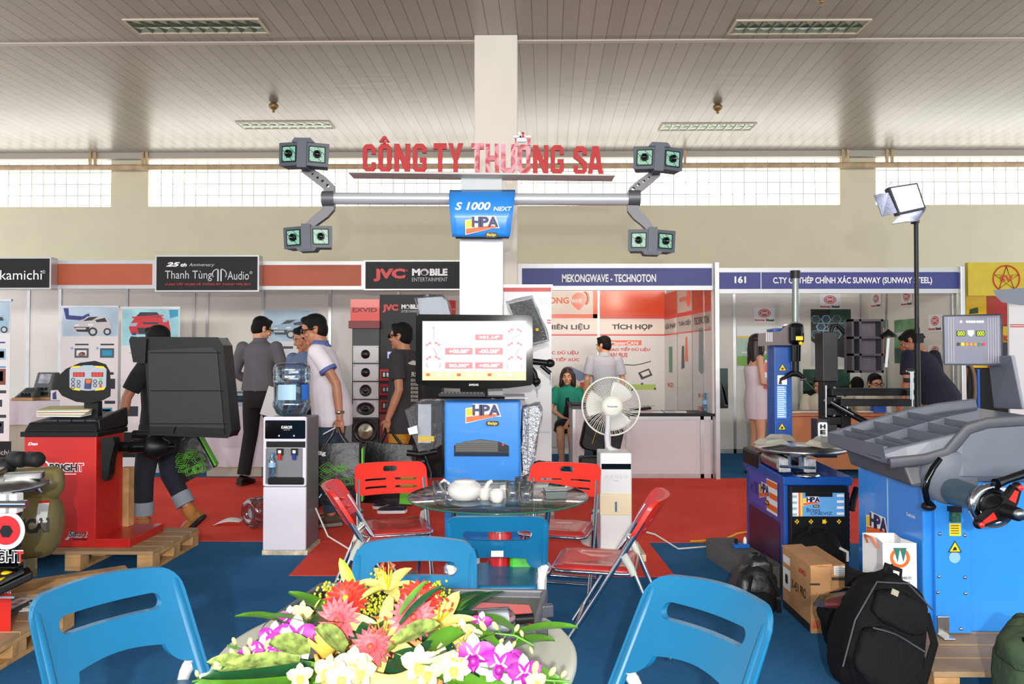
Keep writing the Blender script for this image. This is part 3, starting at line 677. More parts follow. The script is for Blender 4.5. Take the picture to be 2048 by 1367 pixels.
# prints on the side wall: three foreshortened sheets
a = V((xm, YM, 0)); b = V((xc, YF + .05, 0)); dd = (b - a); L = dd.length; dd.normalize(); nn = V((-dd.y, dd.x, 0))
if nn.x > 0: nn = -nn
def side_sheet(s0, s1, label, word, art):
    O = a + nn * .035; uu = dd
    t = thing('printed_panel', label, 'panel', tuple(O + uu * ((s0 + s1) / 2) + UZ * .1))
    def q(mb, u0, u1, z0, z1, m, k): mb.quad(O + uu * u0 + UZ * z0 + nn * (.001 * k), O + uu * u1 + UZ * z0 + nn * (.001 * k), O + uu * u1 + UZ * z1 + nn * (.001 * k), O + uu * u0 + UZ * z1 + nn * (.001 * k), m)
    mb = MB(); q(mb, s0, s1, .1, 2.24, M_glr, 1); mb.build('sheet', t, solid=.002)
    mb = MB(); top, mid, low = 1.93, 1.9, 1.68
    q(mb, s0, s1, top, 2.24, M_gor if word != 'TOÀN DIỆN' else M_gpk, 2); q(mb, s0, s1, mid - .02, top, M_gred, 3); q(mb, s0, s1, low, mid - .02, M_gpk, 2); q(mb, s0, s1, low - .02, low, M_gred, 3)
    c = O + uu * ((s0 + s1) / 2) + nn * .003
    mb.text(word, c + UZ * 1.79, (s1 - s0) * .8, .09, M_blet, uu, UZ, bold=.03, off=.001)
    if word == 'TOÀN DIỆN':
        mb.text('MEKONG', c - uu * .06 + UZ * 2.1, (s1 - s0) * .5, .06, M_org, uu, UZ, bold=.03, off=.001); mb.poly(circ(.09, 0, 0, 20, .12), M_gor, O=c + uu * (s1 - s0) * .27 + UZ * 2.1, u=uu, v=UZ)
    art(mb, c, uu); mb.build('print', t)
def sa(mb, c, uu):
    mb.poly([(-.08, 0), (.1, 0), (.1, .35), (-.08, .35)], mat('print_green', (70, 130, 90), .4), O=c + UZ * 1.15, u=uu); mb.text('MAZZO', c + UZ * .98, .3, .06, M_rlet, uu, UZ, .03)
def sb(mb, c, uu):
    mb.poly([(-.15, 0), (0, .02), (-.02, .3), (-.12, .3)], M_dgrey, O=c + UZ * 1.2, u=uu); mb.poly([(.02, .1), (.16, .1), (.12, .42), (.04, .4)], M_org, O=c + UZ * 1.2, u=uu)
def sc(mb, c, uu):
    mb.poly([(-.12, .05), (.0, 0), (.12, .06), (.1, .55), (-.1, .55)], mat('print_greygreen', (120, 140, 140), .4), O=c + UZ * 1.15, u=uu); mb.text('ĐƯỢC', c + UZ * .9, .28, .07, M_rlet, uu, UZ, .03); mb.text('CHÍNH', c + UZ * .76, .3, .06, M_rlet, uu, UZ, .03)
side_sheet(.02, L * .32, 'printed side panel at the far corner of the orange booth', 'GIẢI PHÁP', sa)
side_sheet(L * .33, L * .64, 'middle printed side panel of the orange booth', 'TOÀN DIỆN', sb)
side_sheet(L * .65, L - .03, 'printed side panel nearest the booth post', 'TECHNOTON', sc)
# shared post
def post(px, Y, zt_, label): return tag(MB().bx(X(px, Y) - .025, X(px, Y) + .025, Y - .025, Y + .025, 0, zt_, M_alu).build('booth_post', bevel=.006), label, 'post', 'aluminium booth posts')
post(1434, YF - .02, Z(525, YF), 'aluminium booth post between the two blue fascias')
post(1925, YF - .02, Z(533, YF), 'aluminium booth post beside the yellow sign')
# counter
M_ctr = mat('counter_panel', (206, 198, 200), .45); Yc = 8.46
x0, x1 = X(1238, Yc), X(1424, Yc); zc = Z(826, Yc)
t = thing('booth_counter', 'white panelled counter with a black top in front of the orange booth', 'counter', ((x0 + x1) / 2, Yc + .25, 0))
MB().bx(x0, x1, Yc, Yc + .5, .05, zc - .03, M_ctr).build('body', t)
MB().bx(x0 - .04, x1 + .02, Yc - .03, Yc + .53, zc - .03, zc, M_black).build('top', t, bevel=.004)
f = MB()
for x in (x0, X(1255, Yc), X(1403, Yc), x1): f.bx(x - .02, x + .02, Yc - .012, Yc + .02, 0, zc - .03, M_alu)
f.bx(x0, x1, Yc - .012, Yc + .02, 0.0, .05, M_alu); f.bx(x0, x1, Yc - .012, Yc + .02, zc - .07, zc - .03, M_alu); f.build('frame', t)
for i, (px, c) in enumerate(((1268, M_paper), (1290, mat('leaf_pink', (225, 190, 195), .5)), (1312, M_paper), (1338, mat('leaf_grey', (200, 205, 215), .5)), (1360, M_paper))):
    x = X(px, Yc + .2); tag(MB().ob((x, Yc + .2, zc + .006), (.13, .2, .01), c, rot=(0, 0, 8 - i * 4)).build('leaflet'), ['white leaflet nearest the fan on the counter', 'pinkish leaflet on the counter', 'white leaflet in the middle of the counter', 'grey leaflet on the counter', 'white leaflet near the bottle on the counter'][i], 'leaflet', 'leaflets on the counter')
tag(MB().ob((X(1282, Yc + .3), Yc + .36, zc + .025), (.24, .1, .03), M_black, rot=(0, -6, 10)).build('stapler_case', bevel=.008), 'slim black case lying on the counter', 'case')
def small_bottle(x, y, z, label, h=.22, group=None):
    t = thing('water_bottle', label, 'bottle', (x, y, z), 0, group); r = h * .15
    MB().lathe([(r * .85, 0), (r, .01), (r, h * .3), (r * .93, h * .36), (r, h * .42), (r, h * .66), (r * .45, h * .86), (r * .42, h * .92)], clear('pet_clear', (205, 228, 242), .12), O=(x, y, z), n=20).build('bottle_body', t)
    MB().lathe([(r * .5, h * .9), (r * .5, h), (0, h)], mat('cap_blue', (60, 140, 215), .4), O=(x, y, z), n=16).build('cap', t)
    MB().lathe([(r * 1.01, h * .42), (r * 1.01, h * .62)], mat('label_blue', (150, 190, 225), .4), O=(x, y, z), n=20, caps=False).build('paper_label', t)
    return t
small_bottle(X(1410, Yc + .2), Yc + .2, zc, 'small water bottle on the end of the black counter')
# side counter and black case by the seated woman
Ys = 8.6
x0, x1 = X(1147, Ys), X(1168, Ys)
tag(MB().bx(x0, x1, Ys, Ys + .9, .0, Z(818, Ys), M_ctr).bx(x0 - .02, x1 + .3, Ys + .05, Ys + .9, Z(818, Ys), Z(812, Ys), M_dgrey).bx(x0 - .012, x0 + .02, Ys - .012, Ys, 0, Z(818, Ys), M_alu).build('side_counter'), 'narrow white counter end beside the seated woman', 'counter')
tag(MB().ob((X(1160, Ys), Ys + .2, Z(808, Ys)), (.2, .14, .035), M_dgrey, rot=(0, 0, 15)).build('printer_box', bevel=.008), 'small dark device on the counter end beside the woman', 'device')
Yk = 7.4
t = thing('tool_bag', 'black bag with gold seams leaning below the fan', 'bag', (X(1195, Yk), Yk, .007))
c = W(1197, 884, Yk)
mb = MB(Matrix.Translation((c.x, Yk + .1, Z(915, Yk))) @ Matrix.Rotation(R(12), 4, 'Y')); mb.loft([[V((p[0], y, p[1] + .2)) for p in rrect(.4 * s, .3 * s, .05, 0, .0)] for y, s in ((-.08, .9), (-.05, 1), (.07, 1), (.1, .9))], M_black); mb.build('bag_body', t)
s = MB(mb.M)
for x in (-.09, .06): s.tube([(x, -.085, .12), (x + .02, -.088, .3)], .004, mat('gold_seam', (190, 140, 60), .5), n=5)
s.build('seam', t)
MB().bx(X(1160, Yk), X(1222, Yk), Yk + .03, Yk + .22, .007, Z(915, Yk), mat('box_black', (16, 16, 17), .6)).build('lower_pocket', t, bevel=.02)

# Sunway booth ------------------------------------------------------------
YS = 10.7; xs0 = xm + .08; xs1 = X(1724, YS); xs2 = X(1915, YF)
t = board('fascia_board', 1438, 534, 1724, 584, YF, .05, M_fblue, 'blue fascia board numbered 161 with long white lettering', 'fascia', .05)
for c in kids(t): bpy.data.objects.remove(c)
x0, x1 = X(1438, YF), X(1921, YF); z0, z1 = Z(587, YF), Z(536, YF)
MB().bx(x0, x1, YF + .006, YF + .05, z0 + .02, z1 - .02, M_fblue).build('board', t)
f = MB(); fr = .05
f.bx(x0, x1, YF, YF + .054, z0, z0 + fr, M_frame); f.bx(x0, x1, YF, YF + .054, z1 - fr, z1, M_frame); xd = X(1523, YF); f.bx(xd - .004, xd + .004, YF, YF + .006, z0 + fr, z1 - fr, M_frame)
f.build('frame', t)
s = MB(); ptext(s, '161', 1469, 552, 1492, 566, YF, M_wlet, .04); ptext(s, 'C.TY CP THÉP CHÍNH XÁC SUNWAY (SUNWAY STEEL)', 1546, 551, 1864, 570, YF, M_wlet, .025); s.build('lettering', t)
partition('wall_right_booth', xs0, YS, xs1, YS, 2.3, [X(1468, YS) - xs0, X(1597, YS) - xs0, X(1725, YS) - xs0 - .02], 'back panel wall of the right booth')
partition('wall_right_booth_side', xs2, YF + .05, xs1, YS, 2.3, [.02, .75, 1.5], 'side panel wall of the right booth')
# front door post
M_lg = mat('sticker_red', (205, 40, 46), .4)
def sticker(O, w, u, label):
    O = V(O); u = V(u); n = u.cross(UZ); mb = MB()
    mb.poly(rrect(w, w * .72, .004), M_wlet, O=O + n * .001, u=u, d=.003)
    mb.poly(circ(w * .29, 0, w * .1, 24, w * .2), M_lg, O=O + n * .003, u=u); mb.poly([circ(w * .25, 0, w * .1, 24, w * .165), circ(w * .22, 0, w * .1, 24, w * .14)], M_wlet, O=O + n * .004, u=u)
    mb.text('SWS', O + UZ * (w * .1), w * .32, w * .15, M_wlet, u, bold=.04, off=.005)
    mb.text('Sunway', O - u * (w * .22) - UZ * (w * .24), w * .5, w * .13, M_lg, u, bold=.05, off=.004); mb.text('Steel', O + u * (w * .25) - UZ * (w * .23), w * .38, w * .12, M_blet, u, bold=.05, off=.004)
    return tag(mb.build('logo_sticker'), label, 'sticker', 'red and white logo stickers')
sticker(W(1529, 630, YS - .02), .30, UX, 'square logo sticker above the long-haired woman')
sticker(W(1660, 603, YS - .02), .30, UX, 'square logo sticker above the honeycomb steel poster')
ds = (V((xs2, YF + .05, 0)) - V((xs1, YS, 0))); Ls = ds.length; ds.normalize(); ns_ = V((-ds.y, ds.x, 0))
if ns_.x > 0: ns_ = -ns_
def sidept(px, py):   # hit the side wall
    d = ray(px, py); A = V((xs1, YS, 0)) + ns_ * .02; tt = (A - CAM).dot(ns_) / d.dot(ns_); return CAM + d * tt
sticker(sidept(1752, 601), .28, ds, 'first small logo sticker high on the side wall')
sticker(sidept(1813, 597), .28, ds, 'logo sticker high on the side wall left of the lamp pole')
sticker(sidept(1870, 646), .28, ds, 'upper logo sticker between lamp pole and grey control display')
sticker(sidept(1870, 706), .28, ds, 'lower logo sticker between lamp pole and grey control display')
def steel_art(kind):
    def f(mb, x0, x1, z0, z1, O, u):
        w_, h_ = x1 - x0, z1 - z0
        def P(pts, m, k): mb.poly([(x0 + p[0] * w_, z0 + p[1] * h_) for p in pts], m, O=O + u.cross(UZ) * (.001 * k), u=u)
        md = mat('print_black', (14, 18, 20), .25); ms = mat('print_steel', (105, 125, 130), .25, var=.3, vs=14); mg = mat('print_dgreen', (30, 70, 54), .3, var=.3, vs=6)
        if kind == 'rods':
            P([(0, 0), (1, 0), (1, 1), (0, 1)], md, 1); P([(0, .45), (1, .6), (1, 1), (0, 1)], mg, 2)
            for k in range(12): P([(.02 + k * .05, .75 - k * .03), (.05 + k * .05, .77 - k * .03), (.6 + k * .04, .1), (.56 + k * .04, .06)], ms, 3)
        if kind == 'hex':
            P([(0, .45), (1, .45), (1, 1), (0, 1)], md, 1); P([(.4, .7), (1, .6), (1, 1), (.5, 1)], mg, 2)
            for i in range(3):
                for j in range(3):
                    cx, cy = .12 + i * .26 + (j % 2) * .13, .56 + j * .13
                    P([(cx + .13 * math.cos(PI / 3 * q), cy + .085 * math.sin(PI / 3 * q)) for q in range(6)], M_ppale if (i + j) % 2 else ms, 3); P([(cx + .1 * math.cos(PI / 3 * q), cy + .066 * math.sin(PI / 3 * q)) for q in range(6)], mat('print_petrol', (50, 78, 84), .25), 4)
            P([(0, 0), (1, 0), (1, .45), (0, .45)], M_sgrey, 1); P([(0, .45), (.45, .2), (1, .12), (1, .45)], md, 2)
        if kind == 'green':
            P([(0, 0), (1, 0), (1, 1), (0, 1)], mat('print_mint', (170, 200, 180), .35), 1); P([(0, .75), (1, .75), (1, 1), (0, 1)], M_wlet, 2); P([(0, .0), (1, .0), (1, .3), (0, .24)], mat('print_leaf', (120, 180, 60), .35), 2); P([(.1, .32), (.9, .32), (.9, .36), (.1, .36)], M_wlet, 3); P([(0, .7), (1, .72), (1, .745), (0, .74)], M_yel, 3)
            mb.text('SWS', O + u * (x0 + .3 * w_) + UZ * (z0 + .55 * h_), w_ * .18, h_ * .05, M_lg, u, off=.004)
        if kind == 'shop':
            P([(0, 0), (1, 0), (1, 1), (0, 1)], mat('print_fern', (96, 140, 96), .35, var=.25, vs=5), 1); P([(0, 0), (1, 0), (1, .3), (0, .36)], mg, 2); P([(.3, .3), (.45, .3), (.45, .52), (.3, .52)], M_org, 3); P([(.6, .36), (.72, .36), (.72, .6), (.6, .6)], M_org, 3); P([(.05, .6), (.9, .7), (.9, .76), (.05, .7)], M_sgrey, 3)
    return f
def posterY(px0, py0, px1, py1, kind, label):
    Y = YS - .022; x0, x1, z0, z1 = pr(px0, py0, px1, py1, Y); mb = MB().bx(x0, x1, Y, Y + .005, z0, z1, M_bgl); steel_art(kind)(mb, x0, x1, z0, z1, V((0, Y, 0)), UX); tag(mb.build('poster'), label, 'poster', 'steel posters')
posterY(1440, 736, 1456, 816, 'rods', 'narrow dark steel rod poster just right of the booth post')
posterY(1474, 652, 1570, 731, 'green', 'pale green poster behind the long-haired woman')
posterY(1622, 618, 1702, 732, 'hex', 'steel poster with honeycomb bars behind the black tower')
posterY(1606, 738, 1700, 818, 'rods', 'steel rod poster behind the seated men')
def posterS(px0, py0, px1, py1, kind, label):
    p = sidept(px0, (py0 + py1) / 2); q = sidept(px1, (py0 + py1) / 2); zc_ = sidept((px0 + px1) / 2, py0).z; zd = sidept((px0 + px1) / 2, py1).z
    O = V((p.x, p.y, 0)); L_ = (V((q.x, q.y, 0)) - O).length; mb = MB(); mb.poly([(0, zd), (L_, zd), (L_, zc_), (0, zc_)], M_bgl, O=O, u=ds, d=.004); steel_art(kind)(mb, 0, L_, zd, zc_, O, ds); tag(mb.build('poster'), label, 'poster', 'steel posters')
posterS(1745, 640, 1777, 726, 'shop', 'workshop poster half hidden by the orange-edged rack')
posterS(1789, 638, 1833, 726, 'shop', 'green workshop poster left of the lamp pole')
# desk, chairs and desk things
M_desk = mat('desk_wood', (176, 108, 62), .5, var=.06, vs=4)
Yd = 8.7; zd_ = Z(826, Yd)
x0, x1 = X(1578, Yd), X(1765, Yd)
t = thing('wooden_desk', 'brown wooden desk where the two seated men sit', 'desk', ((x0 + x1) / 2, Yd + .3, 0))
MB().bx(x0 - .02, x1 + .02, Yd - .02, Yd + .62, zd_ - .03, zd_, M_desk).build('top', t, bevel=.003)
MB().bx(x0, x1, Yd + .04, Yd + .07, .06, zd_ - .03, M_desk).build('front_panel', t)
for x in (x0, x1 - .03): MB().bx(x, x + .03, Yd, Yd + .6, 0, zd_ - .03, M_desk).build('side_panel', t)
x0, x1 = X(1765, Yd), X(1850, Yd)
t = thing('display_cabinet', 'pale low cabinet beside the brown desk', 'cabinet', ((x0 + x1) / 2, Yd + .3, 0))
MB().bx(x0 + .03, x1, Yd + .05, Yd + .35, 0, zd_ - .01, M_panel).build('body', t)
s = MB(); pbox(s, 1772, 832, 1844, 900, Yd + .045, .005, mat('cab_photo', (150, 150, 140), .3, var=.3, vs=6)); s.build('front_print', t)
mb = MB().ob((X(1757, Yd + .2), Yd + .22, zd_ + .05), (.14, .1, .1), mat('tissue_blue', (40, 90, 190), .5)).ob((X(1757, Yd + .2), Yd + .22, zd_ + .105), (.06, .03, .02), M_paper, rot=(0, 20, 10)); tag(mb.build('tissue_box', bevel=.006), 'blue tissue box on the brown desk', 'box')
tag(MB().lathe([(.04, 0), (.045, .1), (.042, .1), (.038, .01), (0, .01)], M_paper, O=(X(1776, Yd + .2), Yd + .22, zd_), n=18).build('paper_cup'), 'white cup beside the blue tissue box', 'cup')
for i, px in enumerate((1590, 1625, 1736)): tag(MB().ob((X(px, Yd + .2), Yd + .2 + i * .04, zd_ + .005), (.2, .14, .008), M_paper, rot=(0, 0, 20 - 15 * i)).build('paper_sheet'), ['white paper at the left end of the brown desk', 'white paper before the cream-shirted man', 'white paper beside the blue tissue box'][i], 'paper', 'papers on the desk')
mb = MB()
for k in range(4): mb.ob((X(1910, 9.0), 9.0, .78 + .09 * k - .3), (.16, .2, .05), mat('crimson_box', (160, 24, 60), .4))
tag(mb.bx(X(1905, 9) - .04, X(1905, 9) + .04, 8.95, 9.05, .0, .5, mat('crimson_box', (160, 24, 60), .4)).bx(X(1905, 9) - .05, X(1905, 9) + .05, 9.0, 9.04, .5, .8, mat('crimson_box', (160, 24, 60), .4)).build('tray_rack'), 'crimson tray rack by the booth post', 'rack')

# far right stall -----------------------------------------------------------
M_ys = mat('stall_yellow', (196, 176, 34), .5, var=.03); Yr = 8.35
t = thing('stall_sign', 'yellow stall sign with a red star emblem', 'sign', (X(2010, Yr), Yr, Z(592, Yr)))
MB().bx(X(1938, Yr), X(2130, Yr), Yr, Yr + .06, Z(592, Yr), Z(526, Yr), M_ys).build('board', t)
e_ = MB(); c = W(2013, 557, Yr - .004); r = 26 / 1500 * Yr; Mst = mat('emblem_red', (190, 62, 30), .5)
e_.tube([c + V((r * math.cos(a), 0, r * math.sin(a))) for a in [2 * PI * i / 32 for i in range(32)]], .008, Mst, n=6, closed=True)
st = [c + V((r * .95 * math.sin(2 * PI * k * 2 / 5), 0, r * .95 * math.cos(2 * PI * k * 2 / 5))) for k in range(5)]
e_.tube(st, .007, Mst, n=6, closed=True); e_.text('SV', c + V((0, -.004, 0)), r * 1.0, r * .5, Mst, bold=.03); e_.build('emblem', t)
Yq = 9.57
mb = MB(); pbox(mb, 1934, 592, 1974, 735, Yq, .02, M_yel); pbox(mb, 1974, 592, 1990, 735, Yq - .002, .02, mat('stall_red', (190, 60, 30), .5)); pbox(mb, 1990, 592, 2018, 735, Yq, .02, mat('stall_scarlet', (200, 40, 36), .5))
ppoly(mb, [(1940, 618), (1956, 614), (1957, 626), (1938, 628)], Yq - .003, mat('print_jungle', (50, 80, 40), .5)); tag(mb.build('stall_banner'), 'yellow and red stall banner behind the grey control display', 'banner')
mb = MB(); pbox(mb, 2004, 650, 2020, 800, Yq - .011, .01, M_bdark); pbox(mb, 2006, 652, 2019, 660, Yq - .016, .005, M_yel); pbox(mb, 2006, 660, 2019, 684, Yq - .016, .005, M_yel); ptext(mb, 'RO', 2007, 670, 2019, 683, Yq - .017, M_rlet, .06); tag(mb.build('price_poster'), 'small yellow and blue poster beside the monitor column', 'poster')
mb = MB(); pbox(mb, 2020, 594, 2120, 1000, 9.0, .03, M_bgl); pbox(mb, 2020, 648, 2120, 650, 8.998, .002, M_rlet); pbox(mb, 2020, 652, 2120, 654, 8.998, .002, M_rlet); tag(mb.build('stall_partition'), 'pale stall panel with two red lines at the right edge', 'panel')
Yz = 8.6
t = thing('hose_rack', 'blue steel rack holding coiled hoses behind the grey tray', 'rack', (X(1958, Yz), Yz + .2, 0)); Mbr = mat('rack_blue', (24, 92, 190), .4)
f = MB()
for px in (1940, 1959, 1984): f.bx(X(px, Yz) - .011, X(px, Yz) + .011, Yz + .02, Yz + .04, 0, 1.22 if px == 1959 else .7, Mbr)
f.bx(X(1940, Yz), X(1990, Yz), Yz, Yz + .3, .68, .72, Mbr); f.build('frame', t)
for k in range(3):
    MB().tube([V((X(1950 + k * 5, Yz), Yz + .15, 1.0)) + V((.06 * math.cos(a), .02 * k, .26 * math.sin(a))) for a in [2 * PI * i / 28 for i in range(28)]], .015, mat('hose_tan', (130, 90, 60), .6) if k else M_rub, n=7, closed=True).build('hose_coil', t)
struct(MB().bx(X(1936, 9.6), X(2130, 9.6), 9.6, 9.65, 0, 2.3, mat('stall_dark', (40, 38, 40), .8)).build('wall_right_stall'))

for i, (px, py) in enumerate(((1130, 592), (1225, 592), (1310, 590))):
    p = W(px, py, YF + .35); l_ = bpy.data.lights.new('booth_spotlight', 'SPOT'); l_.energy = 26; l_.color = (1, .86, .7); l_.spot_size = R(95); l_.spot_blend = .7; l_.shadow_soft_size = .04
    o = bpy.data.objects.new('booth_spotlight', l_); COL.objects.link(o); o.location = (p.x, YF + .3, 2.30); o.rotation_euler = (R(62), 0, 0)
# ================================================================ people
def fuse(mb, name, parent, vox=.008, sm=4):
    o = mb.build(name, parent)
    r = o.modifiers.new('r', 'REMESH'); r.mode = 'VOXEL'; r.voxel_size = vox; r.use_smooth_shade = True
    k = o.modifiers.new('k', 'SMOOTH'); k.iterations = sm; k.factor = .5
    return o
def hand(mb, wr, d, n, m, curl=.5, s=1.0, thumb=1):
    """palm with five bent fingers; d = where the fingers point, n = palm normal"""
    wr = V(wr); d = V(d).normalized(); n = V(n); n = (n - d * n.dot(d)).normalized(); w = d.cross(n) * thumb
    Rm = Matrix((w, n, d)).transposed()
    mb.ell(wr + d * .045 * s, (.038 * s, .016 * s, .052 * s), m, 14, 10, Rm)
    for k, (o, L) in enumerate(((-.029, .062), (-.010, .075), (.010, .072), (.028, .058))):
        p = wr + d * .082 * s + w * (o * s); pts = [p - d * .015 * s, p]; a = 0; q = p.copy()
        for j in range(3):
            a += curl * (.55 + .2 * j); q = q + (d * math.cos(a) + n * math.sin(a)) * (L * s * (.42, .33, .25)[j]); pts.append(q.copy())
        mb.tube(pts, [.0095 * s, .0092 * s, .0085 * s, .0075 * s, .006 * s], m, 8)
    p = wr + d * .025 * s - w * .032 * s
    mb.tube([p, p + (d * .6 - w * .7 + n * .2).normalized() * .03 * s, p + (d * .9 - w * .5 + n * .5 * curl).normalized() * .062 * s], [.012 * s, .0105 * s, .0075 * s], m, 8)
def ering(c, a, b, up=UX, fw=UY, n=20):
    return [c + up * (a * math.cos(2 * PI * i / n)) + fw * (b * math.sin(2 * PI * i / n)) for i in range(n)]
def person(label, loc, face, H, skin=None, hair=M_hair, lean=0, hyaw=0, hpitch=0, arms=None, legs=None, shirt=None, sleeve=.55, trousers=None, shoes=None,
           female=False, hairstyle='short', collar=None, cuff=None, hem=.84, leglen=.98, girth=1.0, dress=None, name='person', glasses=None, seated=False, belt=None, bald=0, foot=True, z=0.0, turnup=None):
    skin = skin or M_skin; s = H / 1.72
    # face: direction the person looks along, degrees from +Y (0 = away from the camera, 90 = photo left)
    t = thing(name, label, 'person', (loc[0], loc[1], z), R(face))
    M = ROOTM[t] @ Matrix.Scale(s, 4)
    hip = V((0, 0, .93)); A = Matrix.Rotation(-R(lean), 3, 'X')
    def U(p): p = V(p); return hip + A @ (p - hip)
    sw = (.165 if female else .19) * (1 if girth < 1 else girth ** .5)
    arms = arms or {}; legs = legs or {}
    AR = {}
    for sd, sg in (('R', 1), ('L', -1)):
        e, w_, d, n = arms.get(sd, ((sg * (sw + .06), -.03, 1.14), (sg * (sw + .07), .05, .89), (0, .1, -1), (-sg, 0, 0)))
        AR[sd] = (U((sg * sw, -.01, 1.425)), U(e), U(w_), A @ V(d), A @ V(n))
    LG = {}
    for sd, sg in (('R', 1), ('L', -1)):
        k, an, toe = legs.get(sd, ((sg * .10, .02, .50), (sg * .10, -.02, .09), (sg * .15, 1, -.05)))
        LG[sd] = (V((sg * .09, 0, .92)), V(k), V(an), V(toe).normalized())
    # ---- body: one skin surface
    b = MB(M)
    g = girth
    tor = [(.84, .13, .10), (.93, .155, .11), (1.06, .13 * g, .095 * g), (1.2, .145, .105), (1.34, .155, .105), (1.42, .13, .08), (1.46, .06, .06)]
    b.loft([ering(U((0, 0, zz)) if zz > .94 else V((0, 0, zz)), a, bb) for zz, a, bb in tor], skin)
    hc = U((0, .025, 1.60)); Hm = A @ (Matrix.Rotation(R(hyaw), 3, 'Z') @ Matrix.Rotation(-R(hpitch), 3, 'X'))
    if lean > 30: Hm = Matrix.Rotation(R(hyaw), 3, 'Z') @ Matrix.Rotation(-R(hpitch + lean * .6), 3, 'X')
    def hp(p): return hc + Hm @ V(p)
    b.tube([U((0, -.015, 1.42)), hp((0, -.02, -.06)), hp((0, -.01, -.02))], [.062 if not female else .052, .056 if not female else .047, .055], skin, 12)
    b.ell(hp((0, -.005, .03)), (.077, .098, .092), skin, 20, 14, Hm)            # skull
    b.ell(hp((0, .03, -.045)), (.058, .062, .072), skin, 18, 12, Hm)           # face and jaw
    b.ell(hp((0, .068, -.098)), (.024, .022, .02), skin, 12, 8, Hm)            # chin
    b.ell(hp((0, .088, .018)), (.05, .014, .014), skin, 12, 8, Hm)             # brow
    b.tube([hp((0, .094, .008)), hp((0, .112, -.030)), hp((0, .096, -.036))], [.009, .0145, .011], skin, 8)
    for sg in (-1, 1):
        b.ell(hp((sg * .046, .068, -.03)), (.022, .02, .02), skin, 10, 8, Hm)  # cheek
        b.ell(hp((sg * .079, -.008, -.012)), (.009, .02, .032), skin, 10, 8, Hm)
    for sd in 'RL':
        sh, el, wr, d, n = AR[sd]; q = .82 if female else 1
        b.tube([sh, sh.lerp(el, .5), el, el.lerp(wr, .35), wr, wr + (d.normalized() * .02)], [(.038 if shirt else .05) * q, .044 * q, .038 * q, .039 * q, .027 * q, .027 * q], skin, 12)
        b.ell(sh - (UZ * .02 if shirt else UZ * 0), (.04 if shirt else .054) * q, skin, 12, 8)
        c = arms.get(sd + 'curl', .55); hand(b, wr, d, n, skin, c, .95 if not female else .85, 1 if sd == 'L' else -1)
        hipj, kn, an, toe = LG[sd]
        b.tube([hipj, hipj.lerp(kn, .5), kn, kn.lerp(an, .3), an, an - UZ * .02], [.085, .072, .052, .054, .036, .036], skin, 12)
        fw = V((toe.x, toe.y, toe.z)); b.tube([an - fw * .05 - UZ * .035, an + fw * .07 - UZ * .04, an + fw * .15 - UZ * .055], [.035, .036, .024], skin, 10)
    fuse(b, 'body', t, .0075 * s, 3)
    # ---- face details
    e = MB(M)
    for sg in (-1, 1):
        e.ell(hp((sg * .031, .086, .002)), (.012, .006, .006), M_wlet, 10, 6, Hm); e.ell(hp((sg * .031, .0905, .002)), (.0055, .003, .0055), M_black, 8, 6, Hm)
        e.tube([hp((sg * .016, .102, .022)), hp((sg * .034, .099, .026)), hp((sg * .05, .085, .02))], [.003, .004, .002], M_hair, 6)
    e.build('eye', t)
    e = MB(M); e.ell(hp((0, .091, -.066)), (.022, .008, .007), mat('lips', (170, 84, 78) if not female else (190, 60, 66), .4), 12, 6, Hm); e.build('mouth', t)
    # ---- hair
    h = MB(M)
    if hairstyle == 'short':
        h.ell(hp((0, -.014, .052)), (.083, .1, .083), hair, 24, 16, Hm); h.ell(hp((0, -.045, .0)), (.076, .068, .085), hair, 20, 14, Hm)
        for sg in (-1, 1): h.ell(hp((sg * .068, .02, .03)), (.014, .03, .04), hair, 10, 8, Hm)
        h.ell(hp((0, .052, .098)), (.055, .04, .026), hair, 14, 8, Hm)
    else:
        L = .30 if hairstyle == 'long' else .10
        h.ell(hp((0, -.012, .05)), (.088, .102, .086), hair, 24, 16, Hm)
        for sg in (-1, 0, 1):
            h.tube([hp((sg * .05, -.045, .04)), hp((sg * .062, -.055, -.06)), U((sg * .07, -.06 if not sg else -.03, 1.52 - L * .4)), U((sg * .06, -.075 if not sg else -.045, 1.50 - L))], [.055, .055, .05, .02], hair, 12)
        for sg in (-1, 1): h.tube([hp((sg * .06, .045, .075)), hp((sg * .08, .035, .0)), hp((sg * .078, .03, -.09)), hp((sg * .065, .02, -.09 - L * .5))], [.022, .024, .024, .008], hair, 8)
        h.ell(hp((0, .05, .1)), (.06, .035, .022), hair, 14, 8, Hm)
    fuse(h, 'hair', t, .008 * s, 2)
    if glasses:
        gl = MB(M)
        for sg in (-1, 1):
            if glasses == 'dark': gl.ell(hp((sg * .036, .100, .002)), (.033, .010, .022), M_gloss, 14, 10, Hm)
            else: gl.tube([hp((sg * .034 + .026 * math.cos(a), .106, .001 + .018 * math.sin(a))) for a in [2 * PI * i / 14 for i in range(14)]], .003, M_black, 6, closed=True)
            gl.tube([hp((sg * .064, .098, .008)), hp((sg * .082, .05, .008)), hp((sg * .084, -.01, .002))], .0045, M_black, 6)
        gl.tube([hp((-.02, .108, .008)), hp((.02, .108, .008))], .004, M_black, 6); gl.build('glasses', t)
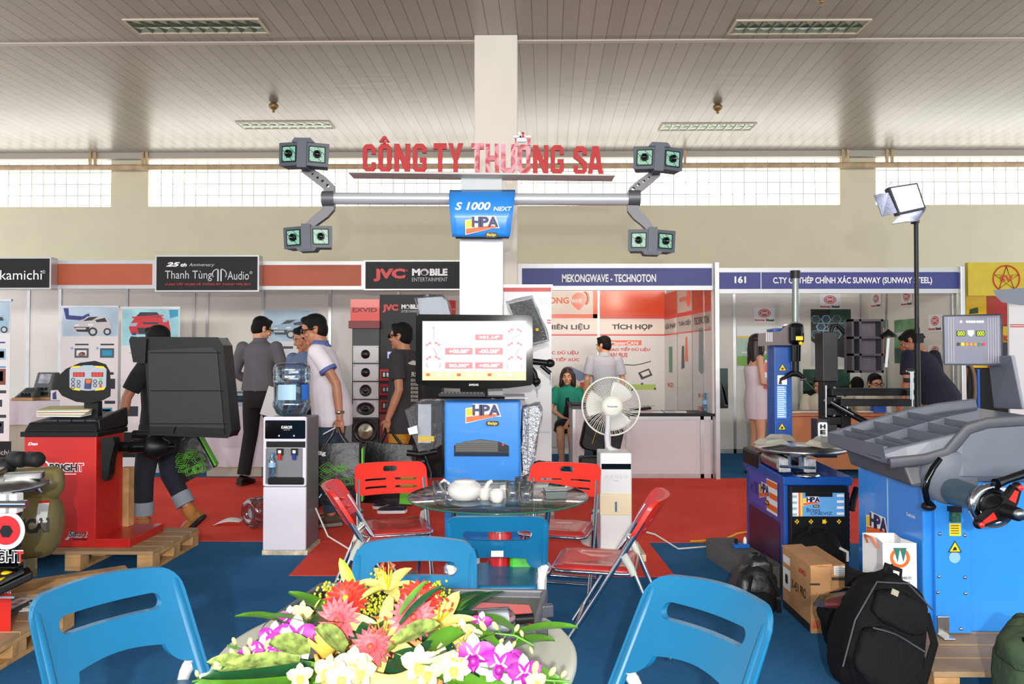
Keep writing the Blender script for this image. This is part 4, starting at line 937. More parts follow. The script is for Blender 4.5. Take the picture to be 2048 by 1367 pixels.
    # ---- clothes
    if shirt:
        c = MB(M)
        rows = [(hem, .172 * g, .125 * g), (.95, .172 * g, .13 * g), (1.06, .158 * g, .122 * g), (1.2, .17, .128), (1.34, .178, .125), (1.40, .178, .108), (1.44, .135, .088), (1.465, .09, .076), (1.48, .068, .068)]
        if female: rows = [(zz, a * .88, bb * (.9 if zz < 1.1 else 1.0)) for zz, a, bb in rows]
        c.loft([ering(U((0, 0, zz)) if zz > .93 else V((0, (zz - .93) * 0, zz)), a, bb) for zz, a, bb in rows], shirt)
        for sd in 'RL':
            sh, el, wr, d, n = AR[sd]
            if sleeve > 0:
                sgn = 1 if sd == 'R' else -1; s0 = U((sgn * (sw - .035), -.01, 1.385)); pts = [s0]; pts.append(sh - UZ * .012); rr = [.06, .066]; c.ell(sh - UZ * .02, (.068 if not female else .058), shirt, 14, 10)
                if sleeve <= 1: pts += [sh.lerp(el, sleeve * .5), sh.lerp(el, sleeve)]; rr += [.07, .068]
                else: pts += [sh.lerp(el, .5), el, el.lerp(wr, (sleeve - 1) * .5), el.lerp(wr, sleeve - 1)]; rr += [.066, .056, .052, .042]
                if female: rr = [r * .85 for r in rr]
                c.tube(pts, rr, shirt, 14); pass
                if cuff:
                    k = MB(M); q = sh.lerp(el, sleeve); dd_ = (el - sh).normalized(); k.tube([q - dd_ * .022, q + dd_ * .006], .0715, cuff, 18); k.build('sleeve_cuff', t)
        fuse(c, 'shirt', t, .009 * s, 4)
        if collar:
            k = MB(M); k.loft([ering(U((0, -.008, 1.455)), .088, .085, n=24), ering(U((0, .0, 1.48)), .074, .072, n=24), ering(U((0, -.006, 1.505)), .064, .066, n=24), ering(U((0, -.006, 1.505)), .058, .06, n=24), ering(U((0, 0, 1.45)), .07, .068, n=24)], collar); k.build('collar', t)
    if dress:
        c = MB(M); c.loft([ering(U((0, 0, zz)), a, bb) for zz, a, bb in dress[1]], dress[0]); fuse(c, 'dress', t, .009 * s, 4)
    if trousers:
        c = MB(M); top = LG['R'][0]
        c.loft([ering(V((0, 0, zz)), a * g ** .5, bb * g ** .5) for zz, a, bb in ((.78, .10, .10), (.85, .16, .12), (.93, .168, .125), (1.0, .16, .12), (1.03, .155, .118)) if lean < 15 or zz < .96], trousers)
        for sd in 'RL':
            hipj, kn, an, toe = LG[sd]
            if leglen > .5: pts = [hipj, hipj.lerp(kn, .5), kn, kn.lerp(an, .5), kn.lerp(an, (leglen - .5) * 2)]; rr = [.10, .092, .076, .07, .068]
            else: pts = [hipj, hipj.lerp(kn, .5), hipj.lerp(kn, leglen * 2)]; rr = [.10, .095, .085]
            c.tube(pts, rr, trousers, 14)
            if turnup:
                q = MB(M); d_ = (an - kn).normalized(); p = kn.lerp(an, (leglen - .5) * 2); q.tube([p - d_ * .1, p + d_ * .005], .078, turnup, 16); q.build('trouser_cuff', t)
        fuse(c, 'trousers', t, .01 * s, 4)
    if shoes:
        for sd in 'RL':
            hipj, kn, an, toe = LG[sd]; q = MB(M); fw = toe.normalized(); sidev = fw.cross(UZ).normalized(); upv = sidev.cross(fw)
            base = an - upv * .075
            rings = []
            for (f, wd, hh) in ((-.075, .03, .07), (-.05, .04, .085), (.0, .042, .095), (.06, .045, .07), (.12, .046, .05), (.17, .035, .036), (.19, .015, .02)):
                c0 = base + fw * f; rings.append([c0 + sidev * (wd * math.cos(a)) + upv * (max(-.0, hh * .5 + hh * .5 * math.sin(a))) for a in [2 * PI * i / 14 for i in range(14)]])
            if len(shoes) > 2: q.tube([base + upv * .03, an + UZ * .0, an + (kn - an).normalized() * .08], [.05, .052, .056], shoes[0], 14)
            q.loft(rings, shoes[0]); sh_ = q.build('shoe', t)
            q = MB(M); q.loft([[base + fw * f + sidev * (wd * 1.04 * k) + upv * zz for (k, zz) in ((-1, -.012), (1, -.012), (1, .014), (-1, .014))] for (f, wd) in ((-.08, .03), (-.05, .04), (.06, .046), (.12, .047), (.17, .037), (.195, .012))], shoes[1], smooth=False); q.build('sole', sh_)
    return t, M, U, hp, AR, LG, Hm
def bagm(name, label, c, w_, h_, d_, m, rz, tilt, strap_to, group=None, art=None, hz=None):
    """soft carrier bag hanging under a hand; c = centre of its top edge"""
    t = thing(name, label, 'bag', tuple(c), rz)
    M = ROOTM[t] @ Matrix.Rotation(R(tilt), 4, 'Y'); mb = MB(M)
    rings = []
    for i in range(9):
        f = i / 8; zz = -h_ * f; k = .25 + .75 * math.sin(min(1, f * 1.6 + .12) * PI / 2)
        ring = []
        for (x, y) in rrect(w_ * (.97 + .03 * f), max(.02, d_ * k), min(.02, d_ * k * .45), 0, 0, 3):
            ring.append(V((x, y + .006 * math.sin(x * 30 + i), zz)))
        rings.append(ring)
    mb.loft(rings, m); mb.build('bag_body', t)
    iM = M.inverted()
    if strap_to is not None:
        for sy in (-1, 1):
            s_ = MB(); a = M @ V((-w_ * .2, sy * d_ * .15, 0)); b = M @ V((w_ * .2, sy * d_ * .15, 0)); p = V(strap_to)
            s_.tube([a - UZ * .1, a, a.lerp(p, .6) , p + V((-.02, 0, 0)), p + V((.02, 0, 0)), b.lerp(p, .6), b, b - UZ * .1], .014, m, 8, flat=.35); s_.build('handle', t)
    if art: art(MB(M), t, w_, h_, d_)
    return t
M_bagblk = mat('bag_black', (20, 20, 22), .4, bump=.3, bs=18)
M_green = mat('bag_green', (96, 190, 40), .45)
def green_art(txt):
    def f(mb, t, w_, h_, d_):
        y = -d_ / 2 - .004; rnd = random.Random(3)
        for k in range(9):
            x = rnd.uniform(-.35, .35) * w_; z = -rnd.uniform(.38, .9) * h_; r = rnd.uniform(.025, .045); q0 = rnd.uniform(0, 1.5)
            for rr in (r, r * .6):
                P = [V((x + rr * 1.5 * math.cos(a), y, z + rr * math.sin(a))) for a in [q0 + PI / 4 + q * PI / 2 for q in range(4)]]
                for i in range(4): mb.tube([P[i], P[(i + 1) % 4]], .0022, M_green, 5)
        if txt: mb.text('elig', V((-w_ * .28, y - .002, -h_ * .16)), w_ * .22, h_ * .09, M_wlet, bold=.03)
        mb.build('green_print', t)
        MB(mb.M).bx(w_ / 2 - .002, w_ / 2 + .01, -d_ * .42, d_ * .42, -h_ * .97, -.04, M_green).build('green_side', t)
    return f
def plain_art(mb, t, w_, h_, d_): MB(mb.M).bx(w_ / 2 - .10, w_ / 2 + .006, -d_ / 2 - .006, d_ * .42, -h_ * .97, -h_ * .45, M_green).build('green_side', t)
M_jean = mat('jeans', (46, 66, 84), .9, var=.12, vs=25); M_djean = mat('dark_denim', (26, 30, 42), .9, var=.1, vs=25)
# 1 man in black striding behind the hood
M_blackcl = mat('black_cotton', (22, 22, 27), .9); M_boot = mat('tan_suede', (168, 110, 52), .8, var=.1, vs=15)
p1 = W(318, 900, 5.62)
t1, Mx, U1, hp1, AR1, LG1, _ = person('person in black with turned-up dark jeans and tan boots, half behind the black hood', (p1.x, 5.62), 82, 1.585, skin=M_skin2, hpitch=8, shirt=M_blackcl, sleeve=.8, trousers=M_djean, leglen=.86, turnup=mat('denim_inside', (140, 148, 158), .9), shoes=(M_boot, M_rub, 1),
   legs={'L': ((-.09, .07, .50), (-.09, .07, .095), (0, 1, -.02)), 'R': ((.09, -.04, .50), (.09, -.24, .17), (0, .72, -.66))}, arms={'L': ((-.27, .10, 1.15), (-.28, .14, .91), (0, .1, -1), (1, 0, 0)), 'R': ((.26, -.12, 1.15), (.27, -.2, .92), (0, -.1, -1), (-1, 0, 0))}, bald=0)
bagm('carrier_bag', 'black carrier bag with green outlines swinging behind the black hood', W(360, 882, 5.72) , .30, .30, .10, M_bagblk, R(8), -28, AR1['R'][2] and (ROOTM[t1] @ (AR1['R'][2] * (1.585 / 1.72))), 'black and green carrier bags', green_art(False))
# 2 grey shirt, seen from behind
M_grey = mat('grey_shirt', (92, 90, 96), .85, var=.03, vs=10); M_btr = mat('black_trousers', (18, 18, 21), .85); M_bshoe = mat('black_leather', (16, 15, 15), .3)
p2 = F(518, 968)
person('person seen from behind in a grey shirt and black trousers', (p2.x, p2.y), -18, 1.77, hyaw=-25, hpitch=18, shirt=M_grey, sleeve=1.7, trousers=M_btr, leglen=.99, shoes=(M_bshoe, M_bshoe), girth=1.18, hem=.96, collar=M_grey, z=.012,
   legs={'R': ((.08, .16, .52), (.10, .16, .09), (.1, 1, -.05)), 'L': ((-.09, -.02, .52), (-.10, -.12, .09), (-.1, 1, -.05))}, arms={'L': ((-.29, -.02, 1.14), (-.20, .18, 1.02), (.3, 1, 0), (1, 0, 0)), 'R': ((.29, -.0, 1.14), (.22, .2, 1.06), (-.3, 1, 0), (-1, 0, 0))}, glasses='wire')
# 3 white polo, sunglasses
M_polo = mat('white_polo', (222, 214, 220), .85, var=.02, vs=10); M_trim = mat('polo_trim', (84, 100, 158), .85)
p3 = F(664, 1046, .01); H3 = 1.70
t3, M3, U3, hp3, AR3, LG3, _ = person('person in white polo shirt, sunglasses and jeans beside the water cooler', (p3.x, p3.y), 92, H3, skin=M_skin2, hyaw=14, hpitch=2, lean=11, shirt=M_polo, sleeve=.62, trousers=M_jean, leglen=.97, shoes=(mat('brown_suede', (84, 66, 54), .85), mat('sole_grey', (130, 126, 120), .7)), collar=M_trim, cuff=M_trim, glasses='dark', girth=1.28, hem=.80, z=.012,
   arms={'L': ((-.25, -.12, 1.13), (-.26, -.10, .86), (0, .15, -1), (1, 0, 0)), 'R': ((.24, .06, 1.15), (.22, .26, .98), (0, 1, -.3), (-1, 0, 0))})
wr = M3 @ AR3['L'][2]; k = MB(); k.tube([wr + V((0, 0, .035)), wr + V((0, 0, .055))], .036, mat('watch_strap', (120, 100, 60), .3, .7), 14); k.ell(wr + V((-.0, -.035, .045)), (.016, .008, .016), M_steel, 12, 8); k.build('wrist_watch', t3)
hd = wr + V((-.02, -.02, -.09))
tag(MB().tube([hd + V((.0, -.03, .02)), hd + V((-.09, -.05, -.03))], .0045, M_paper, 8).build('cigarette'), 'white cigarette held by the person with sunglasses', 'cigarette')
bt = hd + V((.0, -.0, -.1))
bagm('carrier_bag', 'black carrier bag with small white letters held beside the water cooler', bt, .40, .46, .14, M_bagblk, R(6), 0, hd + V((0, 0, .01)), 'black and green carrier bags', green_art(True))
# 4 man between them
p4 = W(598, 800, 6.7)
person('person in a blue-grey shirt mostly hidden behind the white polo shirt', (p4.x + .05, 6.75), 150, 1.62, skin=M_skin2, hyaw=-20, hpitch=15, shirt=mat('bluegrey_shirt', (92, 108, 138), .85), sleeve=.7, trousers=M_btr, shoes=(M_bshoe, M_bshoe), z=.012)
tag(MB().ob(W(548, 805, 6.5), (.17, .01, .26), M_paper, rot=(10, 18, 10)).build('brochure'), 'white brochure held low beside the water bottle', 'brochure')
# 5 dark T-shirt, ochre trousers
M_dt = mat('print_tshirt', (52, 50, 50), .9, var=.05, vs=30); M_och = mat('ochre_trousers', (196, 134, 34), .85, var=.06, vs=12)
p5 = F(806, 1022, .01); H5 = 1.64
t5, M5, U5, hp5, AR5, LG5, _ = person('person in dark printed T-shirt and ochre trousers left of the screen', (p5.x, p5.y), 78, H5, skin=M_skin2, hyaw=-2, shirt=M_dt, sleeve=.72, trousers=M_och, leglen=.95, shoes=(mat('navy_shoe', (30, 38, 58), .6), M_paper), hem=.72, girth=1.12, glasses='dark', z=.012,
   arms={'L': ((-.26, -.06, 1.12), (-.27, .04, .86), (0, .2, -1), (1, 0, 0)), 'R': ((.24, .03, 1.14), (.24, .14, .9), (0, .2, -1), (-1, 0, 0))}, legs={'L': ((-.09, .03, .5), (-.09, .02, .09), (0, 1, -.05)), 'R': ((.09, .1, .5), (.09, .14, .09), (0, 1, -.05))})
k = MB(); c5 = mat('shirt_print', (176, 170, 158), .8)
def shp(px, py): return W(px, py, p5.y - .185)
k.text('RS', shp(829, 748), .05, .04, c5, bold=.03)
for i in range(6): k.text('EDGE', shp(829, 760 + i * 8), .06, .022, c5, bold=.02)
ppoly(k, [(815, 726), (826, 720), (832, 722), (831, 730), (822, 729)], p5.y - .187, c5)
k.build('shirt_print', t5)
wr = M5 @ AR5['L'][2]; hd = wr + V((0, -.0, -.085)); bt = hd + V((.02, .02, -.12))
bagm('carrier_bag', 'black carrier bag with a green side held by the dark-shirted person', bt, .44, .50, .15, M_bagblk, R(-4), 3, hd + V((0, 0, .01)), 'black and green carrier bags', plain_art)
# 6 seated woman in green
M_grc = mat('green_cardigan', (24, 132, 112), .85, var=.05, vs=15)
p6 = W(1135, 830, 9.7); zs = .44
t6, M6, U6, hp6, AR6, LG6, Hm6 = person('smiling seated person in a green cardigan and dark skirt', (p6.x, 9.7), 176, 1.62, female=True, hairstyle='bob', hair=mat('brown_hair', (48, 28, 24), .45, var=.3, vs=60), z=-.40, shirt=M_grc, sleeve=.75, hem=.88, hyaw=-4,
   arms={'R': ((.22, .10, 1.16), (.06, .26, 1.06), (-1, .2, -.2), (0, 0, -1)), 'L': ((-.22, .10, 1.16), (-.02, .32, 1.02), (.5, .5, -.8), (0, -.2, -1))},
   legs={'R': ((.09, .42, .90), (.07, .40, .50), (.1, 1, -.25)), 'L': ((-.05, .42, .90), (-.09, .38, .50), (-.1, 1, -.25))}, shoes=(mat('nude_heel', (150, 110, 90), .5), M_black), seated=True)
k = MB(M6); k.loft([ering(U6((0, .062, zz)), a, .07) for zz, a in ((.92, .09), (1.05, .075), (1.2, .07), (1.32, .05))], M_blackcl); k.build('top', t6)
k = MB(M6); k.loft([ering(V((0, -.02, .9)), .16, .12), ering(V((0, .02, .94)), .17, .12)], M_blackcl); k.tube([V((.085, .02, .93)), V((.075, .34, .93))], .098, M_blackcl, 14); k.tube([V((-.085, .02, .93)), V((-.06, .34, .93))], .098, M_blackcl, 14); fuse(k, 'skirt', t6, .012, 4)
t = thing('seat_stool', 'dark stool under the seated person in green', 'stool', (p6.x, 9.72, 0))
MB().lathe([(.17, .40), (.18, .42), (.17, .45), (0, .455)], M_black, O=(p6.x, 9.74, 0), n=24).build('seat', t)
for a in range(4): MB().tube([(p6.x + .1 * math.cos(a * PI / 2 + .8), 9.74 + .1 * math.sin(a * PI / 2 + .8), .41), (p6.x + .16 * math.cos(a * PI / 2 + .8), 9.74 + .16 * math.sin(a * PI / 2 + .8), 0)], .012, M_chrome).build('leg', t)
# 7 man from behind in pale grey shirt
p7 = W(1205, 800, 9.55)
person('person with black hair and pale grey shirt standing behind the fan', (p7.x + .03, 9.6), 12, 1.62, skin=M_skin, hyaw=38, hpitch=6, shirt=mat('palegrey_shirt', (172, 172, 182), .85), sleeve=.8, trousers=M_btr, shoes=(M_bshoe, M_bshoe), collar=mat('palegrey_shirt', (172, 172, 182), .85), z=0)
# 8 woman in white strapless dress
M_wd = mat('white_dress', (212, 200, 206), .85, bump=.4, bs=10); p8 = W(1513, 900, 8.75)
person('long-haired person in a white strapless dress behind the blue column', (p8.x, 8.75), -88, 1.62, female=True, hairstyle='long', hair=mat('dark_brown_hair', (40, 26, 24), .45, var=.3, vs=60), skin=mat('fair_skin', (208, 156, 126), .5), hpitch=2, girth=1,
   dress=(M_wd, ((.68, .175, .125), (.80, .19, .14), (.90, .19, .145), (1.0, .172, .132), (1.08, .15, .12), (1.2, .162, .135), (1.30, .165, .145), (1.335, .16, .13))), shoes=(mat('nude_heel', (150, 110, 90), .5), M_black),
   arms={'R': ((.23, -.0, 1.13), (.12, .25, 1.12), (-.5, 1, .4), (-1, 0, 0)), 'L': ((-.21, .06, 1.13), (-.10, .27, 1.08), (.4, 1, .2), (1, 0, 0))})
mb = MB(); mb.ob(W(1535, 738, 8.62), (.1, .012, .2), M_paper, rot=(0, 14, 0)); mb.ob(W(1536, 735, 8.612), (.085, .006, .11), mat('print_terracotta', (205, 100, 80), .4), rot=(0, 14, 0)); mb.ob(W(1527, 775, 8.62), (.12, .01, .03), M_rlet); tag(mb.build('brochure'), 'red and white brochure held by the long-haired person', 'brochure')
# 9-11 seated men at the desk
M_crm = mat('cream_shirt', (206, 198, 176), .85)
def sitter(label, px, py, Y, face, hp_, **kw):
    p = W(px, py, Y); zt_ = p.z - 1.60 * .96
    return person(label, (p.x, Y), face, 1.65, z=zt_, hpitch=hp_, shirt=M_crm, sleeve=.8, legs={'R': ((.1, .4, .9), (.1, .4, .5), (0, 1, 0)), 'L': ((-.1, .4, .9), (-.1, .4, .5), (0, 1, 0))}, trousers=M_btr, seated=True,
        arms={'R': ((.20, .08, 1.16), (.08, .28, 1.1), (-.8, .6, 0), (0, 0, -1)), 'L': ((-.20, .08, 1.16), (-.08, .28, 1.1), (.8, .6, 0), (0, 0, -1))}, **kw)
sitter('seated person in cream shirt leaning behind the black tower', 1641, 768, 9.6, 150, 20, girth=.95)
sitter('seated person with bowed black hair behind the roller arms', 1703, 768, 10.05, 178, 42, lean=12, girth=.95)
sitter('seated person with glasses in cream shirt facing the camera', 1748, 766, 9.45, 182, 8, glasses='wire', girth=.95)
t = thing('desk_chair', 'teal plastic chair back showing over the brown desk', 'chair', (X(1612, 9.9), 9.9, 0))
MB().bx(X(1598, 9.9), X(1626, 9.9), 9.9, 9.94, .5, Z(806, 9.9), mat('teal_plastic', (20, 110, 130), .5)).build('backrest', t, bevel=.015)
MB().bx(X(1598, 9.9), X(1626, 9.9), 9.5, 9.9, .44, .48, mat('teal_plastic', (20, 110, 130), .5)).build('seat', t, bevel=.01)
for a in (1600, 1624):
    MB().bx(X(a, 9.9) - .015, X(a, 9.9) + .015, 9.88, 9.92, 0, .5, M_chrome).build('leg', t); MB().bx(X(a, 9.9) - .015, X(a, 9.9) + .015, 9.52, 9.55, 0, .45, M_chrome).build('leg', t)
# 12 bending man in navy
M_nav = mat('navy_polo', (18, 22, 40), .9); p12 = W(1872, 860, 8.25)
person('person in navy polo bending over the desk beside the lamp pole', (p12.x - .0, 8.15), 28, 1.74, skin=M_skin2, lean=27, hpitch=14, hyaw=20, shirt=M_nav, sleeve=.75, trousers=mat('khaki_trousers', (184, 150, 128), .85), shoes=(M_bshoe, M_bshoe), girth=1.4, hem=.84,
   arms={'L': ((-.27, .12, 1.15), (-.22, .3, .98), (0, .8, -.6), (1, 0, 0)), 'R': ((.25, .1, 1.15), (.22, .3, 1.0), (0, .8, -.6), (-1, 0, 0))})
# ================================================================ wheel aligner with lettered shelf
Ya = 5.4
M_post = mat('post_white', (226, 226, 226), .45); M_arm = mat('arm_grey', (104, 102, 106), .45, .4); M_beam = mat('beam_silver', (205, 205, 208), .3, .35)
M_pcb = mat('green_board', (60, 130, 96), .3); M_led = mat('led_dots', (205, 235, 220), .3, emit=.35); M_head = mat('camera_grey', (74, 79, 88), .45)
t = thing('wheel_aligner', 'blue and white wheel aligner with a wide camera beam behind the glass table', 'wheel aligner', (X(963, Ya), Ya, .004))
p = MB(); pbox(p, 919, 478, 1006, 700, Ya, .12, M_post); x0, x1 = X(919, Ya), X(1006, Ya); p.bx(x0, x1, Ya, Ya + .12, .4, Z(700, Ya), M_post); p.build('post', t, bevel=.004)
p = MB(); pbox(p, 922, 345, 1004, 480, Ya + .05, .08, mat('post_grey', (196, 200, 200), .5)); p.build('upper_post', t, bevel=.003)
# hood: curved sheet
def hoodf(u, v):
    wt, wb = (897, 1031), (905, 1020); px0 = wt[0] + (wb[0] - wt[0]) * max(0, (v - .55) / .45); px1 = wt[1] + (wb[1] - wt[1]) * max(0, (v - .55) / .45)
    px0 = wt[0] + (wb[0] - wt[0]) * v ** 1.2; px1 = wt[1] + (wb[1] - wt[1]) * v ** 1.2
    py = 375 + v * 99; a = W(px0 + (px1 - px0) * u, py, Ya - .10)
    k = [(0, -.02), (.12, -.075), (.25, -.115), (.4, -.14), (.6, -.15), (.8, -.138), (1, -.115), (1.01, -.115)]
    for i in range(7):
        if k[i][0] <= v <= k[i + 1][0]: off = k[i][1] + (k[i + 1][1] - k[i][1]) * (v - k[i][0]) / (k[i + 1][0] - k[i][0]); break
    return V((a.x, Ya + off, a.z))
h = MB(); h.grid(hoodf, 10, 14, M_blue); h.build('hood', t, solid=.006)
h = MB(); a = W(964, 452, Ya - .16)
hl = MB(); hpa_logo(hl, V((a.x, hoodf(.5, .78).y - .006, a.z)), 66 / 1500 * Ya, UX, V((0, -.18, .98)).normalized())
zz = lambda v: hoodf(.5, v)
q = zz(.40); hl.text('S 1000', q + V((-.06, -.01, 0)), .25, .055, M_wlet, UX, V((0, -.08, 1)), bold=.03, shear=.25); hl.text('NEXT', q + V((.15, -.012, -.02)), .13, .028, M_wlet, UX, V((0, -.08, 1)), bold=.02, shear=.2)
hl.build('badge', t)
p = MB(); p.bx(X(912, Ya), X(1018, Ya), Ya - .05, Ya - .0, Z(477, Ya), Z(471, Ya), M_black); p.build('hood_bracket', t)
# beam and camera arms
zb_ = Z(397, Ya)
MB().tube([(X(655, Ya), Ya - .02, zb_), (X(1268, Ya), Ya - .02, Z(400, Ya, 1268))], .043, M_beam, 24).build('beam', t)
def camhead(cx, cy, w_, h_, bumptop, rot):
    Yh = Ya - .10; c = W(cx, cy, Yh); sw_, sh_ = w_ / 1500 * Yh, h_ / 1500 * Yh
    Mh = Matrix.Translation(c) @ Matrix.Rotation(R(rot), 4, 'Y')
    m = MB(Mh)
    for sg in (-1, 1):
        Q = Mh @ Matrix.Translation(V((sg * sw_ * .26, .02, 0))) @ Matrix.Rotation(R(sg * 16), 4, 'Z')
        k = MB(Q); k.poly([(-sw_ * .24, -sh_ * .42 ), (sw_ * .24, -sh_ * .42 ), (sw_ * .25, sh_ * .42), (-sw_ * .25, sh_ * .42)], M_head, O=(0, -.045, 0), d=.11)
        m.M = None; off = len(m.v); m.v += k.v; m.f += [[i + off for i in f] for f in k.f]
        if M_head not in m.mats: m.mats.append(M_head)
        m.mi += [0] * len(k.f); m.sm += k.sm; m.M = Mh
    tb = 1 if bumptop else -1
    m.poly([(-sw_ * .10, -sh_ * .5), (sw_ * .10, -sh_ * .5), (sw_ * .10, sh_ * .5), (-sw_ * .10, sh_ * .5)], M_head, O=(0, -.055, 0), d=.12)
    m.poly([(-sw_ * .24, tb * sh_ * .40), (sw_ * .24, tb * sh_ * .40), (sw_ * .17, tb * sh_ * .56), (-sw_ * .17, tb * sh_ * .56)] if tb > 0 else [(-sw_ * .17, tb * sh_ * .56), (sw_ * .17, tb * sh_ * .56), (sw_ * .24, tb * sh_ * .40), (-sw_ * .24, tb * sh_ * .40)], M_head, O=(0, -.05, 0), d=.1)
    hd_ = m.build('camera_head', t, bevel=.012, seg=3)
    for sg in (-1, 1):
        Q = Mh @ Matrix.Translation(V((sg * sw_ * .26, .02, 0))) @ Matrix.Rotation(R(sg * 16), 4, 'Z')
        k = MB(Q); a = sw_ * .17
        k.poly(rrect(a * 2.1, a * 2.1, .008), M_black, O=(0, -.046, 0), d=.004); k.poly(rrect(a * 1.8, a * 1.8, .006), M_pcb, O=(0, -.0475, 0))
        for i in range(10):
            for j in range(10):
                x, z = (i - 4.5) * a * .175, (j - 4.5) * a * .175
                if math.hypot(x, z) > a * .52 and (i + j) % 7: k.poly(rrect(a * .11, a * .09, .001, x, z, 1), M_led, O=(0, -.049, 0))
        k.build('led_board', hd_)
        k = MB(Q); k.lathe([(a * .46, 0), (a * .46, .018), (a * .36, .02), (a * .3, .008), (0, .008)], M_gloss, O=(0, -.048, 0), ax=(0, -1, 0), n=24); k.build('lens', hd_)
heads = [(608, 310, 95, 56, True, 1.5), (616, 475, 92, 52, False, -2), (1316, 318, 93, 54, True, 3), (1303, 482, 88, 52, False, 2)]
for hh in heads: camhead(*hh)
def arm(path, wd, holes, label=None):
    m = MB(); Yh = Ya - .03
    L = [W(*p, Yh) for p in path]; k = len(L)
    left, right = [], []
    for i, p in enumerate(L):
        tdir = (L[min(i + 1, k - 1)] - L[max(i - 1, 0)]).normalized(); nn_ = V((-tdir.z, 0, tdir.x)); ww = wd[i] / 1500 * Yh / 2
        left.append((p + nn_ * ww)); right.append((p - nn_ * ww))
    loop = [(p.x, p.z) for p in left] + [(p.x, p.z) for p in reversed(right)]
    ar = sum(loop[i][0] * loop[(i + 1) % len(loop)][1] - loop[(i + 1) % len(loop)][0] * loop[i][1] for i in range(len(loop)))
    if ar < 0: loop.reverse()
    hl_ = [circ(r / 1500 * Yh, W(x, y, Yh).x, W(x, y, Yh).z, 14) for x, y, r in holes]
    m.poly([loop] + hl_, M_arm, O=(0, Yh, 0), d=.05); m.build('camera_arm', t, bevel=.004)
arm([(605, 337), (622, 346), (645, 362), (658, 375), (658, 390)], [14, 20, 22, 22, 22], [(616, 342, 1.5), (625, 348, 2.4), (635, 355, 2.6), (645, 362, 3), (655, 371, 3.4)])
arm([(658, 402), (657, 415), (648, 426), (630, 440), (612, 455)], [22, 22, 20, 18, 14], [])
arm([(1318, 344), (1303, 353), (1285, 367), (1269, 380), (1266, 392)], [14, 20, 22, 22, 22], [(1306, 350, 1.5), (1298, 355, 2.4), (1288, 362, 2.6), (1277, 369, 3), (1267, 377, 3.4)])
arm([(1266, 405), (1266, 418), (1275, 430), (1290, 443), (1304, 460)], [22, 22, 20, 18, 14], [])
for px in (657, 1268): MB().tube([(X(px - 12, Ya), Ya - .02, zb_ - .002), (X(px + 12, Ya), Ya - .02, zb_ - .002)], .056, M_arm, 22).build('beam_collar', t)
# lettered shelf
s = thing('lettered_shelf', 'white shelf strip with red shop lettering over the aligner beam', 'sign', (X(963, Ya), Ya, Z(350, Ya)))
b = MB(); a0, a1 = W(700, 346, Ya), W(1228, 352, Ya); Yl = Ya - .02
b.hexa([(a0.x, Yl - .04, a0.z - .012), (a1.x, Yl - .04, a1.z - .012), (a1.x, Yl + .14, a1.z - .012), (a0.x, Yl + .14, a0.z - .012), (a0.x, Yl - .04, a0.z), (a1.x, Yl - .04, a1.z), (a1.x, Yl + .14, a1.z), (a0.x, Yl + .14, a0.z)], mat('shelf_white', (206, 196, 186), .5)); b.build('shelf', s)
M_lr = mat('foam_red', (176, 34, 34), .6)
Mpk = mat('foam_marbled', (220, 110, 110), .5); nt = Mpk.node_tree; bs_ = nt.nodes['Principled BSDF']
tc = nt.nodes.new('ShaderNodeTexCoord'); wv = nt.nodes.new('ShaderNodeTexNoise'); wv.inputs['Scale'].default_value = 7; wv.inputs['Distortion'].default_value = 3
nt.links.new(tc.outputs['Object'], wv.inputs['Vector']); rp = nt.nodes.new('ShaderNodeValToRGB'); el = rp.color_ramp.elements
el[0].position = .38; el[0].color = lin((180, 48, 50)); el[1].position = .62; el[1].color = lin((216, 150, 160)); nt.links.new(wv.outputs['Fac'], rp.inputs['Fac']); nt.links.new(rp.outputs['Color'], bs_.inputs['Base Color'])
